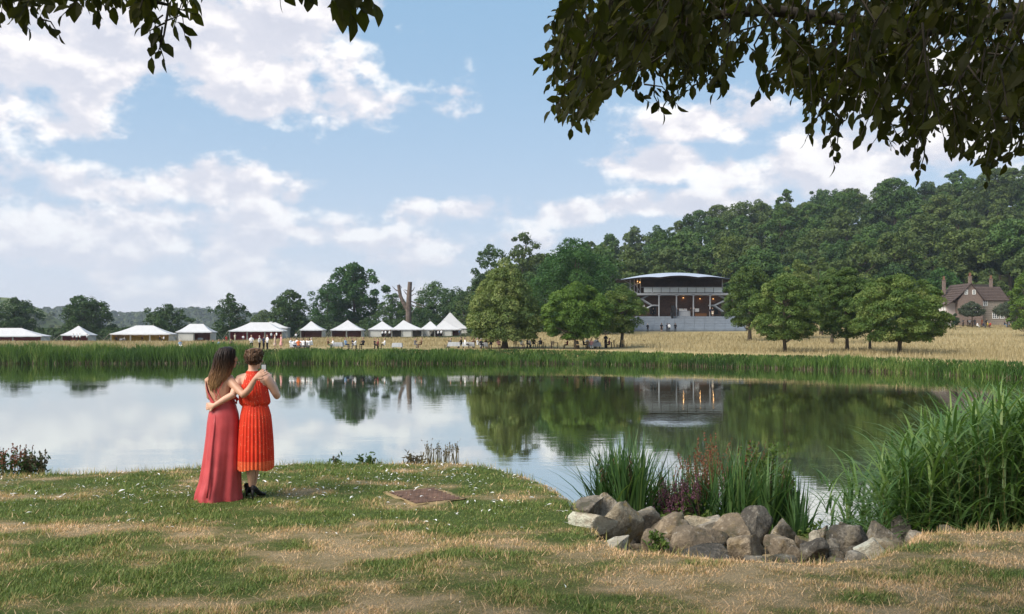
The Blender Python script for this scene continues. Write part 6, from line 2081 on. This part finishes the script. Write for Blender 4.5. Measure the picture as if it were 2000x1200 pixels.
# hair: one mass of long locks
m_hair1 = hair_mat('long_brown_hair', [(0, (.42, .25, .115)), (.40, (.26, .135, .062)), (.72, (.070, .034, .018)), (1, (.022, .013, .010))], float(P2(0, 405)[2] - O1[2]), float(P2(0, 190)[2] - O1[2]))
rows = [(380, 124, 16, .03, -.005), (378, 130, 34, .065, -.01), (374, 145, 49, .090, -.015), (368, 170, 57, .104, -.022), (362, 205, 60, .104, -.03), (356, 240, 61, .098, -.038), (346, 275, 62, .088, -.048), (334, 305, 62, .076, -.062), (320, 335, 57, .062, -.078), (307, 362, 46, .048, -.092), (297, 385, 32, .034, -.10), (291, 405, 14, .016, -.104)]
zz = [r[1] for r in rows]; V = []
n = 96; th = np.arange(n) * 2 * math.pi / n
for z in np.linspace(zz[0], zz[-1], 40):
    g = [np.interp(z, zz, [r[i] for r in rows]) for i in (0, 2, 3, 4)]
    f = (z - zz[0]) / (zz[-1] - zz[0])
    wv = (.05 * np.sin(th * 7 + 5 * f + 1) + .04 * np.sin(th * 13 - 7 * f) + .03 * np.sin(th * 23 + 9 * f)) * min(1, f * 3)
    c = P2(g[0], z, g[3])
    # the hairline leaves the face on the right open
    face = 1 - .42 * np.exp(-((np.angle(np.exp(1j * (th - .5)))) / .55) ** 2) * math.exp(-((z - 205) / 42) ** 2)
    V.append(np.stack([c[0] + g[1] / SC * (1 + wv) * np.cos(th) * face, c[1] + g[2] * (1 + wv) * np.sin(th) * face, c[2] + 0 * th], 1))
hairb = MB(); hairb.loft(np.array(V))
part(hairb, 'hair', m_hair1, w1)
lk = MB()
rs = np.random.RandomState(5)
for i in range(170):
    a = rs.uniform(math.pi * .75, math.pi * 2.2); z_s = rs.uniform(132, 250); z_e = min(rs.uniform(330, 425), 425)
    pts = []
    ph = rs.uniform(0, 6)
    for z in np.linspace(z_s, z_e, 9):
        zc = min(z, 404)
        g = [np.interp(zc, zz, [r[i_] for r in rows]) for i_ in (0, 2, 3, 4)]
        c = P2(g[0], z, g[3]); w_ = 1.03 + .05 * math.sin(z * .05 + ph)
        pts.append([c[0] + g[1] / SC * w_ * math.cos(a) + .006 * math.sin(z * .04 + ph), c[1] + g[2] * w_ * math.sin(a) - .002, c[2]])
    lk.tube(pts, np.linspace(.006, .002, 9), 4, cap=False)
part(lk, 'locks', m_hair1, w1, kind='stuff')

# --- right: pinned up hair, orange red halter dress, holding up a phone
S2 = []
add = lambda b: S2.append((b, 0))
add(body_loft([(545, 235, 27, .05, .01, 0), (545, 270, 27, .05, 0, 0), (546, 296, 46, .06, 0, 0), (547, 318, 88, .078, 0, 0), (548, 340, 94, .092, 0, 0), (550, 380, 84, .105, 0, 0), (552, 430, 76, .102, 0, 0), (556, 480, 70, .095, 0, 0), (560, 515, 72, .10, 0, 0), (563, 570, 90, .122, 0, 0), (564, 630, 92, .125, 0, 0)]))
add(limb([P2(535, 610, 0), P2(530, 830, .0), P2(528, 925, .0), P2(534, 965, .005), P2(536, 1035, .03)], [.088, .056, .046, .042, .026], 12))
add(limb([P2(585, 610, .02), P2(566, 840, .10), P2(562, 930, .14), P2(556, 975, .16), P2(548, 1040, .17)], [.088, .055, .045, .040, .025], 12))
HC2 = P2(556, 196, .02)
look2 = np.array([.30, .92, -.22])
add(ball(HC2 - np.array([0, 0, .008]), (.076, .088, .100), 16, 12)); add(ball(HC2 + np.array([.008, .03, -.045]), (.060, .062, .072), 14, 9))
for q in face_parts(HC2, look2): add(q)
add(limb([P2(545, 285, 0), P2(551, 235, .0)], [.047, .046], 10))
sh, el, wr = P2(462, 338, -.01), P2(415, 440, -.14), P2(292, 510, -.155)
add(limb([P2(510, 330, 0), sh, (sh + el) / 2, el, (el * .62 + wr * .38) + np.array([0, 0, .004]), wr], [.062, .054, .045, .039, .036, .024], 12))
for q in finger_hand(wr, P2(240, 514, -.10), (-.15, -1, .1), L=.165, spread=.3, curl=.8, side=1): add(q)
sh, el, wr = P2(634, 338, .0), P2(704, 448, .06), P2(655, 322, .24)
add(limb([P2(590, 330, 0), sh, (sh + el) / 2 + np.array([.006, 0, .004]), el, (el * .6 + wr * .4) + np.array([.010, 0, 0]), wr], [.060, .053, .044, .038, .035, .024], 12))
for q in finger_hand(wr, P2(622, 282, .31), (-.2, .3, 1.0), L=.160, spread=.35, curl=.7, side=-1): add(q)
w2 = woman('woman with pinned up hair in an orange red dress, holding up a phone', (float(P2(560, 0)[0]), YW, GZ), S2, m_wskin2)
O2 = np.array(w2.location)
f = look2 / np.linalg.norm(look2); r_ = np.cross(f, (0, 0, 1.0))
for q in (-1, 1):
    part(ball(HC2 + f * .084 + r_ * q * .030 + np.array([0, 0, .008]), (.011, .011, .009), 8, 6), 'eye', m_eye, w2)
part(MB().tube([HC2 + f * .093 - r_ * .020 - (0, 0, .061), HC2 + f * .101 - (0, 0, .061), HC2 + f * .093 + r_ * .020 - (0, 0, .061)], [.004, .009, .004], 6), 'mouth', m_lip, w2)
dress2 = empty('dress', (0, 0, 0)); dress2.parent = w2
# halter bodice: collar at the nape widening to the sides, bloused over the waist
rows = [(547, 283, 38, .058), (548, 296, 46, .068), (549, 318, 62, .086), (550, 345, 73, .104), (551, 375, 83, .118), (553, 410, 91, .124), (556, 445, 95, .126), (559, 470, 97, .128), (561, 488, 96, .128), (562, 500, 88, .120), (562, 508, 78, .108)]
zz = [r[1] for r in rows]; V = []
n = 120; th = np.arange(n) * 2 * math.pi / n
for z in np.linspace(zz[0], zz[-1], 34):
    g = [np.interp(z, zz, [r[i] for r in rows]) for i in (0, 2, 3)]
    c = P2(g[0], z); f_ = (z - zz[0]) / (zz[-1] - zz[0])
    wv = .0035 * np.sin(th * 30) + f_ * .006 * np.sin(th * 9 + 2)
    V.append(np.stack([c[0] + (g[1] / SC + wv) * np.cos(th), c[1] + (g[2] + wv) * np.sin(th), c[2] + .006 * f_ * np.sin(th * 5)], 1))
b = MB(); b.loft(np.array(V), cap=False)
part(b, 'bodice', m_orange, w2, dress2)
rows2 = [(562, 503, 80, .112, 0, 0), (563, 520, 85, .12, 0, 0), (564, 570, 97, .138, 0, 0), (564, 640, 103, .150, 0, 0), (565, 720, 108, .158, 0, 0), (565, 800, 111, .165, 0, 0), (565, 862, 112, .168, 0, 0)]
sk2 = skirt(rows2, 336, ((28, 0, 1.0), (5, 1, .5)), .45, 500., 915., .0075, sharp=True)
part(sk2, 'skirt', m_orange, w2, dress2)
rows3 = [(565, 856, 111.5, .167, 0, 0), (565, 888, 112, .168, 0, 0), (564, 919, 111, .167, 0, 0)]
part(skirt(rows3, 336, ((28, 0, 1.0), (5, 1, .5)), .45, 500., 915., .0078, sharp=True, hem=lambda t_: .012 * np.sin(t_ * 4 + 1)), 'hem', m_orange2, w2, dress2)
part(MB().loft(np.array([ellring(P2(562, z), hw / SC, hd, 40) for z, hw, hd in ((500, 80, .110), (505, 83, .114), (512, 83, .114), (517, 81, .112))])), 'waistband', m_orange, w2, dress2)
# shoes: black heeled pumps
for px_, pz, dy, yaw in ((553, 1108, .0, .25), (508, 1096, .15, -.15)):
    c = P2(px_, pz, dy); gz = float(zlawn(c[0], c[1])) + .008
    sb = MB()
    ca, sa = math.cos(yaw), math.sin(yaw)
    T_ = lambda x, y, z: np.array([c[0] + x * ca + y * sa, c[1] - x * sa + y * ca, gz + z])
    V = []
    for y, z0_, z1_, w_ in ((-.035, .088, .145, .016), (-.02, .082, .15, .030), (.02, .070, .135, .034), (.07, .040, .095, .034), (.12, .012, .060, .040), (.17, .003, .045, .042), (.21, .002, .030, .028), (.235, .004, .018, .010)):
        V.append([T_(w_ * math.cos(a), y, (z0_ + z1_) / 2 + (z1_ - z0_) / 2 * math.sin(a)) for a in np.arange(14) * 2 * math.pi / 14])
    sb.loft(np.array(V))
    sb.tube([T_(0, -.02, .10), T_(0, -.028, .05), T_(0, -.025, -.006)], [.020, .010, .008], 8)
    part(sb, 'shoe', plain('black_suede', (.012, .011, .012), .6), w2)
# hair: pinned up waves
m_hair2 = hair_mat('pinned_brown_hair', [(0, (.060, .028, .013)), (.45, (.085, .042, .020)), (1, (.16, .085, .045))], float(P2(0, 245)[2] - O2[2]), float(P2(0, 145)[2] - O2[2]))
hb_ = MB()
rows = [(557, 133, 14, .03, .01), (557, 138, 34, .066, .012), (556, 152, 49, .096, .012), (555, 178, 56, .108, .004), (553, 205, 54, .104, -.008), (550, 228, 42, .086, -.012), (548, 243, 22, .05, -.02)]
V = []
zz = [r[1] for r in rows]; n = 64; th = np.arange(n) * 2 * math.pi / n
for z in np.linspace(zz[0], zz[-1], 24):
    g = [np.interp(z, zz, [r[i] for r in rows]) for i in (0, 2, 3, 4)]
    c = P2(g[0], z, g[3]); wv = .05 * np.sin(th * 8 + z * .09) + .04 * np.sin(th * 5 - z * .14)
    fc = 1 - .45 * np.exp(-((np.angle(np.exp(1j * (th - 1.25)))) / .7) ** 2) * sstep(z, 165, 185)
    V.append(np.stack([c[0] + g[1] / SC * (1 + wv) * np.cos(th) * fc, c[1] + g[2] * (1 + wv) * np.sin(th) * fc, c[2] + 0 * th], 1))
hb_.loft(np.array(V))
part(hb_, 'hair', m_hair2, w2)
cb = MB(); rs = np.random.RandomState(9)
for i in range(70):
    a = rs.uniform(math.pi * .95, math.pi * 2.05); z = rs.uniform(148, 235)
    g = [np.interp(z, zz, [r[i_] for r in rows]) for i_ in (0, 2, 3, 4)]
    c = P2(g[0], z, g[3]); o_ = np.array([c[0] + g[1] / SC * math.cos(a), c[1] + g[2] * math.sin(a), c[2]])
    t1 = rs.uniform(0, 6.28); R_ = rs.uniform(.012, .026)
    nrm = np.array([math.cos(a), math.sin(a), .2]); nrm /= np.linalg.norm(nrm)
    e1 = np.cross(nrm, (0, 0, 1.)); e1 /= np.linalg.norm(e1); e2 = np.cross(nrm, e1)
    pts = [o_ + (e1 * math.cos(t1 + q) + e2 * math.sin(t1 + q)) * R_ * (1 - q * .08) + nrm * (.004 + .004 * math.sin(q)) for q in np.linspace(0, 4.5, 9)]
    cb.tube(pts, np.linspace(.007, .003, 9), 5, cap=False)
part(cb, 'curls', m_hair2, w2, kind='stuff')
# phone in her hand
pc = P2(619, 270, .33)
ph = empty('phone', tuple(pc), -.3); tag(ph, 'small phone held up to photograph the view', 'phone')
MB().box((0, 0, 0), (.060, .009, .105)).obj('case', m_black, ph)
MB().box((0, -.006, 0), (.054, .003, .094)).obj('screen', plain('phone_screen', (.20, .22, .22), .15, .1, 20, .5, emit=((.75, .8, .85), .12)), ph)
# ------------------------------------------------------------------ overhanging branches in front
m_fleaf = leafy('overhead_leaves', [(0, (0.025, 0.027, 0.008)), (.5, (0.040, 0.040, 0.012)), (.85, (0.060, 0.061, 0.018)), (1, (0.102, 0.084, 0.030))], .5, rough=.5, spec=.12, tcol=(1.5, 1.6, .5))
m_twig = plain('twig_bark', (.045, .036, .026), .9, .3, 20)


def leaf_mesh(seed, L=1.0):
    rs = np.random.RandomState(seed)
    xs_ = np.array([0, .10, .25, .42, .60, .76, .90, 1.0]); wd = np.array([.03, .20, .40, .50, .48, .36, .16, .0]) * rs.uniform(.9, 1.1) * 1.05
    fold = rs.uniform(.12, .40); bend = rs.uniform(.10, .40); tw = rs.uniform(-.3, .3)
    V = []
    for i, (x, w) in enumerate(zip(xs_, wd)):
        jag = (.92 if i % 2 else 1.05)
        zc = -bend * x * x
        for s in (-1, 0, 1):
            V.append((x, s * w * .5 * jag, zc + abs(s) * w * fold * .5 + s * tw * x * w))
    F = []
    for i in range(len(xs_) - 1):
        F += [(3 * i, 3 * i + 1, 3 * i + 4, 3 * i + 3), (3 * i + 1, 3 * i + 2, 3 * i + 5, 3 * i + 4)]
    V = np.array(V) * L
    return V, np.array(F)


LM = [leaf_mesh(s) for s in range(5)]


def over_tree(label, base, limbs, twigs, seed, nleaf_obj, leaf_len, canopy):
    """limbs: list of (points, r0, r1); twigs: (start, tip) pairs. leaves sit alternately along the twigs"""
    rs = np.random.RandomState(seed)
    root = empty('overhanging_tree', base); tag(root, label, 'tree')
    o0 = np.array(base)
    tb_ = MB(); tb_.tube([o0 * 0 + (0, 0, -.3), (0, 0, 1.2), (.05, 0, 2.6), (.0, .1, 5.5)], [.34, .26, .22, .12], 12); tb_.obj('trunk', m_bark, root, smooth=True)
    for pts, r0, r1 in limbs:
        MB().tube(np.array(pts) - o0, np.linspace(r0, r1, len(pts)), 7).obj('branch', m_twig, root, smooth=True)
    tw = MB(); inst = []
    for (a, b) in twigs:
        a = np.array(a); b = np.array(b)
        mid = (a + b) / 2 + rs.normal(size=3) * .03 + np.array([0, 0, .03])
        tw.tube([a - o0, mid - o0, b - o0], [.0045, .003, .0012], 4, cap=False)
        n = int(np.clip(np.linalg.norm(b - a) / .031, 4, 15))
        sd = np.cross(b - a, rs.normal(size=3)); sd /= np.linalg.norm(sd) + 1e-6
        for i in range(n):
            t = .12 + .88 * (i + .5) / n
            p = (1 - t) ** 2 * a + 2 * t * (1 - t) * mid + t * t * b
            ax = (b - a) / np.linalg.norm(b - a)
            d = ax * rs.uniform(.5, 1.1) + sd * (-1) ** i * rs.uniform(.5, 1.0) + np.array([0, 0, -.35]) + rs.normal(size=3) * .45
            if i == n - 1: d = ax + np.array([0, 0, -.4]) + rs.normal(size=3) * .15
            d /= np.linalg.norm(d)
            nr = np.array([0, -.5, .8]) + rs.normal(size=3) * .75
            nr -= d * nr.dot(d); nr /= np.linalg.norm(nr)
            L = leaf_len * rs.uniform(.7, 1.25) * (.8 + .3 * math.sin(t * 3.1))
            inst.append((p, d, nr, L))
    tw.obj('twigs', m_twig, root)['kind'] = 'stuff'
    C = np.stack([rs.uniform(*canopy[0], 4500), rs.uniform(*canopy[1], 4500), rs.uniform(*canopy[2], 4500)], 1)  # extra foliage out of view, added to shade the hanging leaves
    Vc, Fc, rc_ = cards(C, np.array([0, 0, 1.0]) + rs.normal(size=C.shape) * .5, .22, None, .6, rs)
    oc = obj('crown', mesh_np('crown', Vc - o0, [Fc], m_fleaf, {'rnd': rc_}), root); oc['kind'] = 'stuff'  # unseen crown, its extent shaped for the shade it throws
    # largest in view first
    def seen(p): return p[1] > .5 and abs(p[0]) < p[1] * .60 and (p[2] - CAMZ) < p[1] * .385
    key = [(-(q[3] / q[0][1]) if seen(q[0]) else 1) for q in inst]
    order = np.argsort(key)
    VV, FF, RR, nn = [], [], [], 0
    meshes = []
    for k, (V, F) in enumerate(LM):
        meshes.append(mesh_np('leaf', V, [F], m_fleaf, {'rnd': np.full(len(V), (k + .5) / 5)}))
    for rank, i in enumerate(order):
        p, d, nr, L = inst[i]
        M = np.stack([d, np.cross(nr, d), nr], 1)
        if rank < nleaf_obj:
            o = obj('leaf', meshes[i % 5], root)
            o.matrix_local = Matrix.Translation(Vector(p - o0)) @ Matrix(M.tolist()).to_4x4() @ Matrix.Scale(L, 4)
        else:
            V, F = LM[i % 5]
            VV.append((V * L) @ M.T + p - o0); FF.append(F + nn); RR.append(np.full(len(V), rs.rand())); nn += len(V)
    o = obj('foliage', mesh_np('foliage', np.concatenate(VV), [np.concatenate(FF)], m_fleaf, {'rnd': np.concatenate(RR)}), root)
    o['kind'] = 'stuff'
    return len(inst)


Q = lambda px, py, D: np.array([at(px, D), D, zat(py, D)])
rs = np.random.RandomState(21)
# right hand tree: lower edge of the hanging foliage, as bearings and heights
BX = [1040, 1060, 1080, 1120, 1150, 1180, 1215, 1260, 1300, 1330, 1352, 1375, 1420, 1470, 1505, 1540, 1575, 1620, 1650, 1700, 1740, 1790, 1830, 1870, 1925, 1960, 2000, 2100, 2300]
BY = [95, 190, 245, 275, 265, 205, 180, 190, 235, 225, 125, 190, 200, 140, 215, 235, 280, 335, 340, 262, 310, 355, 292, 320, 368, 322, 305, 315, 330]
tw = []
for i in range(1250):
    px = 1062 + (2230 - 1062) * rs.rand() ** .95
    bot = np.interp(px, BX, BY) - 22
    top_l = -90
    u = rs.rand()
    py = bot - (bot - top_l) * (u ** 1.15)
    if px < 1125 and py < 20: continue
    if 1840 < px < 2010 and py < 120 and rs.rand() < .55: continue
    if vnoise(px * .011, py * .016, 44) < .30 and rs.rand() < .8: continue
    D = rs.uniform(3.3, 5.4) if rs.rand() < .93 else rs.uniform(2.6, 3.3)
    b = Q(px, py, D)
    a = b + np.array([(rs.normal() * .12 + .06) if px > 1260 else abs(rs.normal()) * .14 + .05, rs.normal() * .16, rs.uniform(.16, .42)])
    tw.append((a, b))
# named sprays of the photograph's outline
for px, py, sx, sy in ((1050, 150, 70, -50), (1078, 130, 60, -60), (1085, 165, 40, -70), (1095, 100, 50, -60), (1075, 95, 60, -40), (1110, 200, 30, -80), (1130, 235, 20, -90), (1100, 245, 20, -90), (1165, 225, 10, -100), (1310, 215, -40, -90), (1270, 215, -20, -90), (1240, 195, 0, -80), (1360, 180, 30, -80), (1410, 195, 20, -90), (1072, 238, 60, -80), (1113, 272, 20, -110), (1150, 265, 0, -110), (1328, 225, -70, -60), (1298, 240, -20, -90), (1390, 205, 20, -90), (1470, 215, 60, -80), (1630, 345, 20, -110), (1792, 362, 15, -110), (1928, 375, 10, -110), (1960, 340, 40, -90), (1700, 300, 50, -90), (1572, 290, 40, -90), (1860, 320, 20, -90)):
    D = 4.2
    tw.append((Q(px + sx, py + sy, D), Q(px, py - 14, D)))
limbs = []
base_r = (7.0, 3.2, float(zlawn(7.0, 3.2)))
J = np.array(base_r) + (0, .1, 4.3)
for (pts, r0, r1) in (([Q(2100, 10, 5), Q(1800, 60, 4.6), Q(1500, 20, 4.4), Q(1290, 40, 4.3), Q(1130, 120, 4.2)], .05, .008), ([Q(2150, 60, 4.2), Q(1900, 150, 4.2), Q(1720, 180, 4.2), Q(1560, 140, 4.2)], .045, .006),
                      ([Q(2050, -60, 3.8), Q(1640, -30, 3.8), Q(1280, -60, 3.9), Q(1275, 60, 3.9), Q(1282, 110, 3.9)], .04, .006), ([Q(2200, 200, 4.6), Q(2000, 220, 4.6), Q(1880, 260, 4.6)], .03, .005), ([Q(1560, 140, 4.2), Q(1640, 230, 4.2), Q(1632, 320, 4.2)], .012, .003), ([Q(1800, 60, 4.6), Q(1780, 200, 4.6), Q(1790, 330, 4.5)], .015, .003)):
    limbs.append((pts, r0, r1))
for k in range(4):
    limbs.append(([J + (0, 0, -.2 * k), (J + limbs[k][0][0]) / 2 + (0, 0, .25), limbs[k][0][0]], .11, limbs[k][1]))
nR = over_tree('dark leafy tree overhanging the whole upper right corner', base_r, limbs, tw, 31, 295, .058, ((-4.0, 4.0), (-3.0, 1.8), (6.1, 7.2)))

# left hand tree
BX = [-200, 0, 60, 100, 122, 150, 190, 220, 262, 300, 330, 350, 385, 400]
BY = [85, 72, 70, 85, 55, 42, 60, 50, 66, 120, 115, 80, 55, 5]
tw = []
for i in range(230):
    px = rs.uniform(-200, 385)
    bot = np.interp(px, BX, BY) - 24
    py = bot - (bot + 110) * rs.rand() ** 1.1
    D = rs.uniform(3.0, 4.4)
    b = Q(px, py, D)
    tw.append((b + np.array([rs.normal() * .10 - .02, rs.normal() * .14, rs.uniform(.12, .30)]), b))
for px, py, sx, sy in ((297, 135, 25, -90), (322, 132, -5, -80), (120, 88, -40, -50), (268, 70, 50, -40), (385, 42, -60, -40), (362, 92, -40, -50), (190, 58, -10, -60), (60, 72, -20, -60)):
    D = 3.7; tw.append((Q(px + sx, py + sy, D), Q(px, py - 12, D)))
for px, py, sx, sy, D in ((688, 56, -10, -70, 2.3), (735, 36, -40, -70, 2.3), (645, 34, 10, -70, 2.3), (548, 12, 8, -60, 2.8), (602, 8, -5, -50, 2.8), (665, 40, 0, -60, 2.4), (712, 44, -10, -60, 2.4), (590, 0, -5, -50, 2.8)):
    tw.append((Q(px + sx, py + sy, D), Q(px, py - 18, D)))
base_l = (-6.2, 1.6, float(zlawn(-6.2, 1.6)))
J = np.array(base_l) + (0, .1, 4.2)
limbs = [([Q(-250, -40, 4), Q(0, -20, 3.8), Q(200, -20, 3.7), Q(330, 10, 3.7)], .04, .006), ([Q(-200, -160, 3.4), Q(250, -130, 3), Q(520, -90, 2.7), Q(700, -50, 2.4)], .035, .005), ([Q(330, 10, 3.7), Q(320, 70, 3.7), Q(308, 105, 3.7)], .006, .002)]
for k in range(2):
    limbs.append(([J, (J + limbs[k][0][0]) / 2 + (0, 0, .2), limbs[k][0][0]], .10, limbs[k][1]))
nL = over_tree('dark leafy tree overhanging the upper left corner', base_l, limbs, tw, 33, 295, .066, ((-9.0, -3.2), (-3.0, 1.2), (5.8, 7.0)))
print('leaves', nR, nL)
